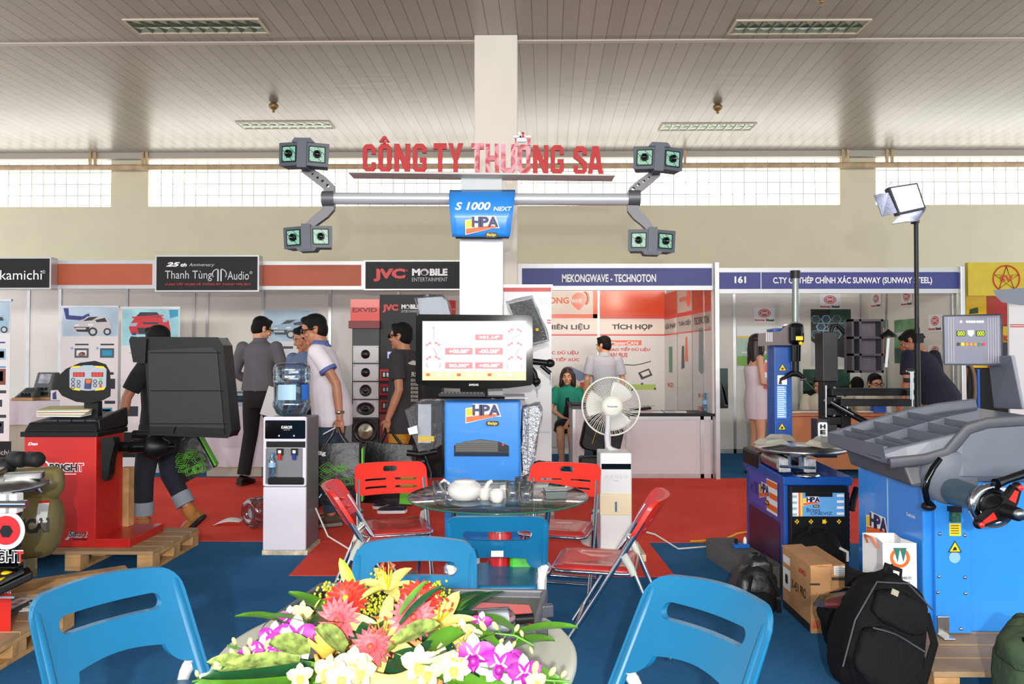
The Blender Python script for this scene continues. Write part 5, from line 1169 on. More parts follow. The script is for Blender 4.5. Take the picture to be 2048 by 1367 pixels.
def blk(x0, x1, y0, y1, ch, m, mm=None):
    """octagonal block capital cut from foam board"""
    B = {'C': [[(.3, 0), (.75, 0), (1, .14), (1, .36), (.68, .36), (.68, .18), (.34, .18), (.34, .82), (.68, .82), (.68, .64), (1, .64), (1, .86), (.75, 1), (.25, 1), (0, .86), (0, .14)]],
         'O': [[(.25, 0), (.75, 0), (1, .14), (1, .86), (.75, 1), (.25, 1), (0, .86), (0, .14)], [(.35, .18), (.65, .18), (.65, .82), (.35, .82)]],
         'N': [[(0, 0), (.3, 0), (.3, .52), (.68, 0), (1, 0), (1, 1), (.7, 1), (.7, .48), (.32, 1), (0, 1)]],
         'G': [[(.25, 0), (.75, 0), (1, .14), (1, .52), (.5, .52), (.5, .36), (.68, .36), (.68, .18), (.34, .18), (.34, .82), (.68, .82), (.68, .68), (1, .68), (1, .86), (.75, 1), (.25, 1), (0, .86), (0, .14)]],
         'T': [[(.33, 0), (.67, 0), (.67, .8), (1, .8), (1, 1), (0, 1), (0, .8), (.33, .8)]], 'Y': [[(.34, 0), (.66, 0), (.66, .42), (1, 1), (.68, 1), (.5, .64), (.32, 1), (0, 1), (.34, .42)]],
         'H': [[(0, 0), (.32, 0), (.32, .42), (.68, .42), (.68, 0), (1, 0), (1, 1), (.68, 1), (.68, .6), (.32, .6), (.32, 1), (0, 1)]],
         'U': [[(.25, 0), (.75, 0), (1, .14), (1, 1), (.68, 1), (.68, .18), (.32, .18), (.32, 1), (0, 1), (0, .14)]],
         'S': [[(.25, 0), (.75, 0), (1, .14), (1, .44), (.4, .68), (.34, .72), (.34, .82), (.66, .82), (.66, .7), (1, .7), (1, .86), (.75, 1), (.25, 1), (0, .86), (0, .6), (.6, .36), (.66, .32), (.66, .18), (.34, .18), (.34, .32), (0, .32), (0, .14)]],
         'A': [[(0, 0), (.3, 0), (.35, .2), (.65, .2), (.7, 0), (1, 0), (.7, 1), (.3, 1)], [(.41, .36), (.59, .36), (.5, .74)]]}[ch]
    a = W(x0, y1, Yl); c = W(x1, y0, Yl)
    loops = [[(a.x + (c.x - a.x) * p[0], a.z + (c.z - a.z) * p[1]) for p in l] for l in B]
    m.poly(loops, mm, O=(0, Yl, 0), d=.022)
def letter(ch, x0, x1, y0, y1, mm, extra=None):
    m = MB(); blk(x0, x1, y0, y1, ch, m, mm)
    if extra: extra(m)
    m.build('letter', s)
def hat(m):
    ppoly(m, [(758, 283), (766, 272), (772, 272), (779, 283), (773, 284), (769, 278), (764, 284)], Yl, M_lr, .02); pbox(m, 766, 282, 771, 288, Yl, .02, M_lr)
for ch, x0, x1, y0, y1, mm, ex in (('C', 725, 751, 288, 344, M_lr, None), ('O', 756, 783, 287, 344, M_lr, hat), ('N', 788, 820, 287, 344, M_lr, None), ('G', 825, 853, 287, 345, M_lr, None), ('T', 867, 893, 286, 345, M_lr, None), ('Y', 896, 926, 286, 344, M_lr, None),
                                ('T', 942, 968, 286, 345, Mpk, None), ('H', 971, 998, 287, 346, Mpk, None), ('U', 1002, 1031, 288, 346, Mpk, None), ('O', 1035, 1061, 289, 347, Mpk, None), ('N', 1066, 1097, 290, 347, M_lr, None), ('G', 1101, 1128, 290, 348, M_lr, None), ('S', 1147, 1174, 292, 349, M_lr, None), ('A', 1175, 1207, 292, 350, M_lr, None)):
    letter(ch, x0, x1, y0, y1, mm, ex)
m = MB(); pbox(m, 1028, 271, 1062, 275, Yl, .02, M_wlet); pbox(m, 1033, 274, 1052, 283, Yl, .02, M_wlet); pbox(m, 1030, 275, 1036, 292, Yl + .002, .018, Mpk); pbox(m, 1055, 275, 1061, 290, Yl + .002, .018, Mpk)
ppoly(m, [(1043, 263), (1049, 265), (1046, 268), (1049, 273), (1042, 276), (1045, 270)], Yl - .002, M_lr, .02); ppoly(m, [(1036, 264), (1039, 263), (1043, 274), (1040, 275)], Yl, M_wlet, .02); m.build('accent', s)
# cabinet
Yb_ = 5.12
x0, x1 = X(889, Yb_), X(1041, Yb_); zt_ = Z(800, Yb_)
c = MB(); c.bx(x0, x1, Yb_, Yb_ + .5, .06, zt_, M_blue); c.build('cabinet', t, bevel=.018, seg=3)
MB().bx(x0 - .03, x1 + .03, Yb_ - .01, Yb_ + .52, zt_, zt_ + .02, mat('shelf_grey', (150, 152, 158), .4)).build('cabinet_top', t, bevel=.004)
MB().bx(x0 + .03, x1 - .03, Yb_ + .04, Yb_ + .46, .004, .06, M_black).build('plinth', t)
k = MB(); hpa_logo(k, W(966, 829, Yb_ - .003), 70 / 1500 * Yb_); k.build('badge', t)
k = MB(); ppoly(k, [(908, 912), (908, 890), (930, 882), (962, 878), (996, 882), (1018, 891), (1018, 912)], Yb_ - .002, mat('slot_black', (16, 22, 34), .3)); k.build('printer_slot', t)
k = MB(); ppoly(k, [(911, 903), (911, 889), (932, 882), (962, 879), (996, 883), (996, 903)], Yb_ - .006, mat('printer_grey', (96, 94, 92), .5), .004)
for i in range(5): pbox(k, 911, 886 + i * 4, 996, 887 + i * 4, Yb_ - .009, .003, mat('printer_line', (64, 62, 60), .5))
pr_ = k.build('printer', t); k = MB(); pbox(k, 1004, 886, 1008, 891, Yb_ - .006, .004, M_rlet); pbox(k, 908, 904, 1018, 912, Yb_ - .008, .006, mat('tray_smoke', (40, 52, 74), .15)); k.build('printer_tray', pr_)
# screen
Yt = 4.98
t = thing('television', 'wide black flat screen showing wheel readings on the blue cabinet', 'television', (X(948, Yt), Yt, zt_ + .02))
b = MB(); x0, x1 = X(832, Yt), X(1066, Yt); zt2_, zb2 = Z(630, Yt), Z(772, Yt); xm_ = (x0 + x1) / 2
def tvp(x, y): a = W(x, y, Yt); return (a.x, a.z)
out = [tvp(834, 768), tvp(880, 775), tvp(948, 778), tvp(1015, 776), tvp(1062, 770), tvp(1066, 764), tvp(1065, 634), tvp(1060, 630), tvp(838, 628), tvp(832, 632), tvp(831, 762)]
b.poly([out], M_gloss, O=(0, Yt, 0), d=.07); b.build('bezel', t, bevel=.006)
k = MB(); sx0, sx1, sz0, sz1 = pr(845, 642, 1052, 760, Yt); k.bx(sx0, sx1, Yt - .002, Yt, sz0, sz1, mat('screen_glow', (238, 244, 250), .3, emit=.8)); scr = k.build('screen', t)
k = MB(); E = lambda n, c: mat('screen_' + n, c, .4, emit=.75)
Yk_ = Yt - .0035
def sb_(x0, y0, x1, y1, m): pbox(k, x0, y0, x1, y1, Yk_, .001, m)
sb_(845, 742, 1052, 760, E('amber', (246, 206, 130))); sb_(845, 643, 1052, 656, E('sky', (200, 222, 240)))
Er, Eg, Ek, Ew = E('red', (226, 100, 104)), E('palegreen', (196, 220, 200)), E('grey', (150, 152, 158)), E('white', (255, 255, 255))
for x0, y0, x1, y1, m, tx in ((890, 668, 945, 680, Eg, '+01.14°'), (950, 668, 1006, 680, Er, '+01.14°'), (890, 695, 945, 709, Er, '+00.08°'), (950, 695, 1006, 709, Er, '-00.08°'), (890, 724, 945, 737, Er, '00.00°'), (950, 724, 1006, 737, Er, '+00.08°')):
    sb_(x0, y0, x1, y1, m); ptext(k, tx, x0 + 8, y0 + 3, x1 - 7, y1 - 3, Yk_ - .001, Ew, .03)
for cx, cy, ln in ((866, 690, 1), (866, 718, 0), (1030, 663, 1), (1030, 690, 1), (1030, 718, 0)):
    for j in range(5):
        a0_, a1_ = R(150 - j * 24), R(150 - (j + 1) * 24 + 2)
        ppoly(k, [(cx + 18 * math.cos(a0_), cy + 8 - 16 * math.sin(a0_)), (cx + 18 * math.cos(a1_), cy + 8 - 16 * math.sin(a1_)), (cx + 14 * math.cos(a1_), cy + 8 - 11 * math.sin(a1_)), (cx + 14 * math.cos(a0_), cy + 8 - 11 * math.sin(a0_))], Yk_, Eg if j == 2 else Er)
for pts in ([(864, 696), (869, 694), (877, 710), (871, 712)], [(1035, 696), (1041, 697), (1034, 711), (1027, 709)], [(1022, 674), (1042, 665), (1044, 669), (1026, 678)], [(850, 724), (854, 724), (858, 735), (853, 736)], [(880, 724), (884, 724), (880, 736), (876, 735)], [(1012, 727), (1017, 727), (1017, 738), (1012, 738)], [(1041, 727), (1046, 727), (1046, 738), (1041, 738)], [(865, 653), (869, 653), (870, 678), (865, 678)]): ppoly(k, pts, Yk_, Ek)
sb_(928, 682, 968, 687, E('pink', (245, 205, 195))); sb_(928, 655, 970, 658, E('pink', (245, 205, 195)))
for i in range(9): sb_(852 + i * 20.5, 746, 860 + i * 20.5, 752, Ew if i % 3 else Er)
k.build('readings', scr)
k = MB(); ptext(k, 'SAMSUNG', 938, 767, 957, 771, Yt - .0015, M_wlet, .02); k.build('lettering', t)
st = MB(); st.bx(X(920, Yt), X(975, Yt), Yt + .02, Yt + .06, zt_ + .03, zb2 + .01, M_gloss); st.build('neck', t); MB().bx(X(872, Yt), X(1010, Yt), Yt - .06, Yt + .18, zt_ + .021, zt_ + .035, M_gloss).build('stand', t, bevel=.006)
t = thing('keyboard', 'black keyboard lying under the flat screen', 'keyboard', (X(935, 4.9), 4.9, zt_ + .036)); MB().ob((X(925, 4.93), 4.93, zt_ + .047), (.30, .1, .02), M_black).build('base', t)
k = MB()
for i in range(12):
    for j in range(4): k.ob((X(925, 4.93) - .13 + i * .0235, 4.90 + j * .022, zt_ + .06), (.018, .017, .008), M_dgrey)
k.build('keys', t)
tag(MB().ob((X(1015, 5.02), 5.04, zt_ + .024), (.24, .2, .005), M_paper, rot=(0, 0, 10)).build('paper_sheet'), 'white sheet sticking out at the right of the blue cabinet top', 'paper')
# hung sensor heads wrapped in film
M_film = clear('clear_film', (244, 247, 250), .10, .12, bump=.5); M_foil = mat('bubble_foil', (186, 188, 190), .3, .75, bump=.7, bs=55)
def crumple(mb, pts_f, pts_b, y0, y1, m, name, seed):
    rnd = random.Random(seed); n = len(pts_f)
def wrapped(label, outl, Y, depth, core_m, film_m, cat, extra=None, core=None):
    cx = sum(p[0] for p in outl) / len(outl); cy = sum(p[1] for p in outl) / len(outl)
    tt = thing('wrapped_sensor', label, cat, tuple(W(cx, max(p[1] for p in outl), Y)))
    if core_m: 
        m = MB(); ppoly(m, [(cx + (p[0] - cx) * .86, cy + (p[1] - cy) * .88) for p in (core or outl)], Y + .02, core_m, depth * .6); m.build('sensor_body', tt, bevel=.01)
    f = MB(); rnd = random.Random(len(label)); rings = []
    for k, (yy, s_) in enumerate(((-.0, .93), (depth * .2, 1.0), (depth * .8, 1.0), (depth, .93))):
        ring = []; N = len(outl)
        for i in range(N):
            for q in range(5):
                a, b = outl[i], outl[(i + 1) % N]; f_ = q / 5
                px, py = a[0] + (b[0] - a[0]) * f_, a[1] + (b[1] - a[1]) * f_
                p = W(cx + (px - cx) * s_, cy + (py - cy) * s_, Y); ring.append(V((p.x + rnd.uniform(-.006, .006), Y + yy + rnd.uniform(-.008, .008), p.z + rnd.uniform(-.006, .006))))
        rings.append(ring)
    f.loft(rings, film_m); f.build('film', tt)
    if extra: extra(tt)
    return tt
def ex1(tt):
    m = MB(); pbox(m, 836, 808, 862, 885, Ya - .14, .03, mat('sensor_pale', (190, 192, 198), .4)); pbox(m, 836, 872, 868, 882, Ya - .145, .03, M_yel); m.build('inner_panel', tt)
    m = MB(); m.quad(W(815, 856, Ya - .2), W(834, 850, Ya - .2), W(836, 866, Ya - .2), W(819, 869, Ya - .2), M_paper); m.build('white_tag', tt)
wrapped('film-wrapped sensor with a white tag hung left of the blue cabinet', [(810, 820), (836, 800), (886, 796), (886, 890), (858, 905), (836, 905), (822, 866)], Ya - .18, .16, None, M_film, 'sensor', ex1)
wrapped('silver bubble-foil wrapped sensor hung right of the blue cabinet', [(1044, 812), (1080, 804), (1086, 822), (1074, 880), (1068, 930), (1058, 952), (1044, 958), (1042, 880)], Ya - .1, .12, mat('sensor_pale', (190, 192, 198), .4), M_foil, 'sensor')
wrapped('clear-wrapped pale tray standing behind the screen top left', [(829, 594), (886, 590), (897, 600), (908, 640), (836, 640)], Ya - .12, .05, mat('sensor_pale', (190, 192, 198), .4), M_film, 'sensor')
def ex2(tt):
    m = MB(); m.lathe([(.012, 0), (.012, .01), (0, .012)], M_yel, O=W(1074, 659, Ya - .2), ax=(0, -1, 0), n=14); m.build('yellow_button', tt)
wrapped('film-wrapped black wheel clamp leaning behind the screen right edge', [(1010, 602), (1064, 590), (1094, 660), (1100, 682), (1064, 690), (1040, 672)], Ya - .16, .14, M_black, M_film, 'sensor', ex2)
def clampobj(label, pxs, Y):
    tt = thing('wheel_clamp', label, 'wheel clamp', tuple(W(*pxs[0], Y)))
    m = MB(); m.tube([W(*p, Y) for p in pxs[:3]], .022, M_black, 10); m.build('clamp_arm', tt)
    m = MB(); m.ell(W(*pxs[3], Y), (.035, .03, .03), M_black, 14, 8); m.tube([W(*pxs[3], Y), W(*pxs[4], Y)], .012, M_black); m.build('clamp_knob', tt)
    m = MB(); m.tube([W(*pxs[5], Y), W(*pxs[6], Y)], .015, M_black); m.tube([W(*pxs[6], Y) - UZ * .0, W(*pxs[6], Y) - UZ * .05], .005, M_chrome); m.build('clamp_claw', tt)
clampobj('black wheel clamp sticking out right of the flat screen', [(1060, 722), (1080, 724), (1096, 726), (1100, 726), (1084, 732), (1082, 730), (1101, 746)], Ya - .06)
clampobj('black wheel clamp hooked low beside the flat screen', [(1060, 735), (1068, 745), (1072, 760), (1072, 762), (1066, 768), (1066, 750), (1074, 772)], Ya - .05)
clampobj('black wheel clamp hung under the tagged wrapped sensor', [(814, 905), (840, 908), (874, 902), (846, 922), (838, 940), (850, 910), (862, 945)], Ya - .1)
clampobj('black wheel clamp hung under the foil-wrapped sensor', [(1066, 930), (1078, 926), (1092, 928), (1098, 930), (1084, 936), (1078, 934), (1090, 950)], Ya - .05)
# banner behind the machine
def artg(m):
    Y = 6.25; pbox(m, 1003, 573, 1102, 583, Y - .001, .001, M_rlet); 
    for y in (639, 644): pbox(m, 1094, y, 1102, y + 2.5, Y - .001, .001, M_rlet)
    ptext(m, 'aut', 1080, 596, 1096, 608, Y - .001, M_sgrey); pbox(m, 1060, 862, 1100, 866, Y - .001, .001, M_sgrey)
rollup(1002, 572, 1103, 6.25, 'pale roll-up banner with a red top band behind the aligner', artg)

# ================================================================ water cooler
Yw = 5.15
x0, x1 = X(530, Yw), X(614, Yw); wz = lambda y: Z(y, Yw)
M_cw = mat('cooler_white', (222, 218, 228), .35); M_cg = mat('cooler_grey', (128, 128, 132), .4, .3)
t = thing('water_cooler', 'white and black standing water cooler at the edge of the red carpet', 'water cooler', ((x0 + x1) / 2, Yw, 0)); dpt = .32
M_stain = mat('stained_base', (196, 184, 160), .7, var=.2, vs=20)
MB().bx(x0 - .01, x1 + .012, Yw - .005, Yw + dpt, 0.0, .032, M_stain).build('base_board', t)
MB().bx(x0, x1, Yw + .01, Yw + dpt, .032, wz(836), M_cg).build('body', t, bevel=.01)
MB().bx(x0 - .002, x1 + .002, Yw - .012, Yw + .012, .034, wz(974), M_cw).build('lower_door', t, bevel=.004)
f = MB(); f.poly([rrect(x1 - x0 + .004, wz(833) - wz(972), .012, (x0 + x1) / 2, (wz(833) + wz(972)) / 2), rrect(X(608, Yw) - X(534, Yw), wz(896) - wz(968), .006, (X(608, Yw) + X(534, Yw)) / 2, (wz(896) + wz(968)) / 2)], M_cw, O=(0, Yw - .014, 0), d=.026); f.build('front_frame', t)
k = MB(); k.poly(rrect(X(613, Yw) - X(533, Yw), wz(840) - wz(877), .008, (X(613, Yw) + X(533, Yw)) / 2, (wz(840) + wz(877)) / 2), M_gloss, O=(0, Yw - .018, 0), d=.006)
ptext(k, 'KAROFI', 563, 851, 584, 857, Yw - .018, M_wlet, .03); ptext(k, 'SINCE', 567, 858.5, 580, 860, Yw - .018, M_sgrey)
for px in (558, 588): k.lathe([(.006, 0), (0, .002)], mat('led_blue', (150, 160, 220), .3, emit=.8), O=W(px, 871, Yw - .019), ax=(0, -1, 0), n=10)
k.build('control_panel', t)
k = MB(); pbox(k, 532, 882, 611, 895, Yw - .016, .03, M_black); k.build('tap_hood', t, bevel=.004)
MB().bx(X(534, Yw), X(608, Yw), Yw + .012, Yw + .014, wz(968), wz(896), mat('niche_white', (214, 212, 222), .4)).build('niche', t)
k = MB(); pbox(k, 535, 955, 607, 969, Yw - .03, .045, M_black); k.build('drip_tray', t, bevel=.008)
for px, mm in ((559, M_rlet), (588, mat('tap_blue', (40, 60, 150), .4))):
    k = MB(); pbox(k, px - 6, 897, px + 6, 910, Yw - .012, .03, M_black); pbox(k, px - 3, 900, px + 3, 906, Yw - .016, .006, M_wlet); tp = k.build('tap', t); k = MB(); k.lathe([(.012, 0), (.015, .04)], mm, O=W(px, 919, Yw - .01), n=12); k.build('tap_ring', tp)
# bottle on top
M_wat = clear('bottle_blue', (228, 240, 247), .12, .03); M_wl = mat('bottle_label', (30, 110, 205), .35)
zb3 = wz(836); bx_ = X(584, Yw + .16); by = Yw + .16; r = 37 / 1500 * (Yw + .1); hz_ = lambda y: Z(y, Yw + .16) 
t = thing('water_jug', 'large blue water bottle upside down on the cooler', 'water bottle', (bx_, by, zb3))
prof = [(r * .45, zb3), (r * .8, zb3 + .02), (r * .99, hz_(812)), (r * 1.0, hz_(802)), (r * .94, hz_(800)), (r * .95, hz_(772)), (r * .95, hz_(765)), (r * 1.0, hz_(762)), (r * .99, hz_(752)), (r * .96, hz_(748)), (r * 1.0, hz_(744)), (r * .98, hz_(734)), (r * .88, hz_(727)), (r * .5, hz_(725)), (0, hz_(725))]
MB().lathe([(a, z - zb3) for a, z in prof], M_wat, O=(bx_, by, zb3), n=40).build('bottle_shell', t)
MB().lathe([(r * .42, .004), (r * .77, .022), (r * .94, hz_(812) - zb3), (r * .9, hz_(800) - zb3), (r * .9, hz_(765) - zb3), (0, hz_(765) - zb3)], clear('water_inside', (226, 240, 248), .05, .02), O=(bx_, by, zb3), n=32).build('water', t)
k = MB(); k.grid(lambda u, v: V((bx_ + r * .965 * math.cos(R(-40 + 34 * u)), by - r * .965 * abs(math.sin(R(-40 + 34 * u))), hz_(798) + v * (hz_(768) - hz_(798)))), 6, 1, M_wl); k.grid(lambda u, v: V((bx_ + r * .965 * math.cos(R(-120 + 60 * u)), by - r * .965 * abs(math.sin(R(-120 + 60 * u))), hz_(798) + v * (hz_(768) - hz_(798)))), 6, 1, mat('label_pale', (170, 205, 230), .35)); k.build('paper_label', t)
small_bottle(X(546, Yw - .01), Yw - .012, wz(955) + .003, 'small plastic water bottle standing in the cooler niche', .165)
# empty jug on the floor and flyer
pj = F(497, 1058); t = thing('water_jug', 'empty clear water jug lying on the red carpet beside the cooler', 'water bottle', (pj.x, pj.y, .004)); ax_ = V((.62, .78, 0)).normalized(); rj = .118
MB().lathe([(rj * .35, .02), (rj * .4, 0), (rj * .85, -.005), (rj, .02), (rj, .1), (rj * .95, .11), (rj, .12), (rj, .22), (rj * .95, .23), (rj, .24), (rj, .30), (rj * .4, .38), (rj * .22, .40), (rj * .22, .44)], clear('jug_grey', (222, 226, 234), .2, .06), O=V((pj.x, pj.y, rj + .006)), ax=ax_, n=36, caps=False).build('bottle_shell', t)
MB().lathe([(rj * .36, .022), (rj * .2, .04), (0, .045)], mat('jug_dimple', (170, 176, 190), .25), O=V((pj.x, pj.y, rj + .006)), ax=ax_, n=24).build('base_dimple', t)
pf = F(452, 1050); k = MB(); k.grid(lambda u, v: V((pf.x - .09 + .2 * u, pf.y - .04 + .1 * v + .03 * u, .008 + .03 * math.sin(u * PI) * (.5 + v * .5) + .02 * u)), 8, 4, M_paper); tag(k.build('flyer', solid=.002), 'crumpled white flyer on the red carpet beside the empty jug', 'paper')
k = MB(); pts = [V((x1 + .01, Yw + .2, .28)), V((x1 + .12, Yw + .12, .10)), V((x1 + .3, Yw + .05, .02)), V((x1 + .5, Yw - .05, .012)), V((x1 + .8, Yw + .1, .012))]; k.tube(pts, .006, mat('cord_white', (226, 222, 214), .5), 8); tag(k.build('white_cable'), 'white power cord running from the cooler to the left red chair', 'cord')

# ================================================================ air cooler and fan
Yv = 5.05
x0, x1 = X(1200, Yv), X(1263, Yv); vz = lambda y: Z(y, Yv)
tag(MB().bx(X(1188, Yv), X(1288, Yv), Yv - .06, Yv + .3, .004, .05, mat('pale_board', (224, 204, 170), .6, var=.06, vs=6)).build('wooden_stand', bevel=.004), 'pale flat wooden stand under the air cooler', 'stand')
t = thing('air_cooler', 'slim white air cooler with a cream water tank on a wooden stand', 'air cooler', ((x0 + x1) / 2, Yv, .05))
MB().bx(x0, x1, Yv, Yv + .24, .05, vz(905), mat('aircooler_white', (226, 226, 226), .35)).build('body', t, bevel=.01)
k = MB(); pbox(k, 1203, 927, 1262, 938, Yv - .004, .006, M_gloss); k.build('display', t)
k = MB()
for i in range(5): k.tube([W(1213 + i * 10 + 2.6 * math.cos(a), 953 + 2.6 * math.sin(a), Yv - .002) for a in [2 * PI * j / 12 for j in range(12)]], .0014, M_sgrey, 5, closed=True)
pbox(k, 1226, 960, 1238, 961.5, Yv - .002, .002, M_sgrey); k.build('button', t)
k = MB(); pbox(k, 1200, 986, 1263, 1030, Yv - .006, .008, mat('tank_cream', (232, 214, 180), .4)); tk = k.build('water_tank', t, bevel=.003); k = MB(); pbox(k, 1230, 1003, 1234, 1023, Yv - .009, .004, mat('gauge_blue', (70, 120, 140), .3)); k.build('level_gauge', tk)
Yn = 5.32; M_fan = mat('fan_white', (228, 224, 214), .4); fc = W(1222, 812, Yn)
t = thing('electric_fan', 'white electric fan with a round wire grille above the air cooler', 'fan', (fc.x, Yn + .2, .004))
rf = 57.5 / 1500 * Yn; tl = V((0, -1, .05)).normalized()
def cage(rad, zc_): return None
g = MB(); uf = UX; vf = tl.cross(uf).normalized()
def fp_(a, rr, zz): return fc + uf * (rr * math.cos(a)) + vf * (rr * math.sin(a)) + tl * zz
g.tube([fp_(2 * PI * i / 48, rf, 0) for i in range(48)], .0062, M_fan, 8, closed=True); g.tube([fp_(2 * PI * i / 48, rf * .33, .07) for i in range(48)], .004, M_fan, 6, closed=True)
g.build('grille_ring', t)
g = MB()
for i in range(72):
    a = 2 * PI * i / 72; g.tube([fp_(a, rf * .3, .072), fp_(a + .12, rf * .7, .06), fp_(a + .2, rf * .93, .035), fp_(a + .22, rf, 0)], .0016, M_fan, 4, cap=False)
    if i % 2 == 0: g.tube([fp_(a, rf * .25, -.09), fp_(a, rf * .8, -.085), fp_(a, rf, 0)], .0016, M_fan, 4, cap=False)
g.build('wire_grille', t)
for k_ in range(3):
    b = MB(); a0_ = 2 * PI * k_ / 3 + .9
    b.grid(lambda u, v: fp_(a0_ + (v - .5) * (1.5 * (1 - .25 * u)), rf * (.2 + .66 * u), -.03 + (v - .5) * .06), 8, 8, mat('fan_blade', (232, 230, 224), .35)); b.build('blade', t, solid=.003)
k = MB(); k.lathe([(rf * .33, .05), (rf * .33, .074), (rf * .28, .084), (0, .088)], M_fan, O=fc, ax=tl, n=36); hb_ = k.build('hub_cap', t); k = MB(); k.text('Panasonic', fc + tl * .09, .07, .012, M_navy, uf, -vf if vf.z < 0 else vf, bold=.02); k.build('lettering', hb_)
k = MB(); k.lathe([(.055, -.24), (.075, -.2), (.075, -.1), (.03, -.05)], M_fan, O=fc, ax=tl, n=24); k.build('motor', t)
k = MB(); pts = [W(1216, 830, Yn - .1), W(1216, 850, Yn - .1), W(1214, 872, Yn - .1), W(1215, 890, Yn - .1), W(1222, 898, Yn - .1), W(1236, 903, Yn - .08)]
k.tube(pts, .019, mat('hose_clear', (205, 204, 206), .3), 12); k.build('hose', t)
k = MB(); k.tube([fc - tl * .2 - UZ * .0, fc - tl * .2 - UZ * .35], .022, M_fan); k.tube([fc - tl * .2 - UZ * .35, V((fc.x, fc.y + .2, .03))], .016, M_fan); k.build('pole', t)
k = MB(); k.lathe([(.20, 0), (.2, .015), (.05, .04), (0, .04)], M_fan, O=(fc.x, fc.y + .2, .004), n=36); k.build('base', t)
k = MB(); k.tube([W(1280, 1060, 5.1), W(1310, 1068, 5.2), V((1.1, 5.3, .012)), V((1.5, 5.42, .012))], .006, mat('cord_white', (226, 222, 214), .5), 8); tag(k.build('white_cable'), 'white power cord running from the air cooler to the right', 'cord')
k = MB(); k.tube([F(1380, 1082, .012), F(1420, 1080, .012), F(1450, 1077, .012), F(1475, 1066, .012), F(1500, 1062, .012)], .008, mat('cord_yellow', (226, 170, 30), .5), 8); tag(k.build('extension_cord'), 'yellow extension cord at the carpet edge beside the grey foam block', 'cord')
# ================================================================ left: red wheel balancer on its pallet
M_bred = mat('balancer_red', (196, 34, 26), .35, var=.03, vs=4, coat=.2)
def pallet(name, label, x0, x1, y0, y1, h, nb=3, top=M_ply, group=None):
    t = thing(name, label, 'pallet', ((x0 + x1) / 2, (y0 + y1) / 2, 0), 0, group)
    n = max(3, round((y1 - y0) / .14)); d_ = (y1 - y0) / n
    for k in range(n): MB().bx(x0, x1, y0 + k * d_ + .004, y0 + (k + 1) * d_ - .004, h - .022, h, top).build('deck_board', t, bevel=.003)
    for i in range(nb):
        x = x0 + (x1 - x0 - .1) * i / (nb - 1)
        for y in (y0, (y0 + y1) / 2 - .05, y1 - .1): MB().bx(x, x + .1, y, y + .1, .02, h - .044, M_wood).build('block', t, bevel=.003)
        MB().bx(x, x + .1, y0, y1, h - .044, h - .022, M_wood).build('stringer', t, bevel=.003)
        MB().bx(x, x + .1, y0, y1, 0, .02, M_wood).build('runner', t, bevel=.003)
    return t
hp_ = .125
pallet('wooden_pallet', 'plywood-topped wooden pallet under the red wheel balancer', -3.35, -2.33, 4.74, 5.42, hp_)
Yr1 = 4.84
t = thing('wheel_balancer', 'red wheel balancer with a black hood and oval control display', 'wheel balancer', (-2.95, 5.0, hp_))
x0, x1 = X(50, Yr1), X(195, Yr1); zz_ = lambda y: Z(y, Yr1); ybk = 5.17
MB().bx(x0, x1, Yr1, ybk, hp_, zz_(872), M_bred).build('cabinet', t, bevel=.008)
MB().bx(x1, X(264, Yr1), Yr1, 5.3, hp_, hp_ + .055, M_bred).build('plinth', t, bevel=.004)
b = MB(); b.bx(x0 - .015, x1 + .015, Yr1 - .015, ybk + .03, zz_(874), zz_(864), M_black); b.build('tray_rim', t, bevel=.003)
b = MB(); b.hexa([(x0, Yr1 - .005, zz_(864)), (x1 + .005, Yr1 - .005, zz_(864)), (x1 + .005, ybk + .05, zz_(864)), (x0, ybk + .05, zz_(864)), (x0 + .02, Yr1 + .02, zz_(846)), (x1 - .01, Yr1 + .02, zz_(846)), (x1 - .0, ybk + .05, zz_(832)), (x0 + .04, ybk + .05, zz_(832))], M_black); b.build('weight_tray', t, bevel=.008)
b = MB()
for i in range(4): b.hexa([(x0 + .1 + i * .09, Yr1 + .06, zz_(845)), (x0 + .18 + i * .09, Yr1 + .06, zz_(845)), (x0 + .18 + i * .09, ybk, zz_(833)), (x0 + .1 + i * .09, ybk, zz_(833)), (x0 + .1 + i * .09, Yr1 + .06, zz_(842)), (x0 + .18 + i * .09, Yr1 + .06, zz_(842)), (x0 + .18 + i * .09, ybk, zz_(830)), (x0 + .1 + i * .09, ybk, zz_(830))], M_dgrey)
b.build('tray_pocket', t)
b = MB(); b.hexa([(x1 - .03, Yr1 + .03, zz_(850)), (x1 + .008, Yr1 + .03, zz_(866)), (x1 + .008, ybk + .05, zz_(860)), (x1 - .03, ybk + .05, zz_(850)), (x1 - .03, Yr1 + .03, zz_(840)), (x1 + .0, Yr1 + .03, zz_(840)), (x1 + .0, ybk + .05, zz_(822)), (x1 - .03, ybk + .05, zz_(822))], M_black); b.build('side_guard', t, bevel=.006)
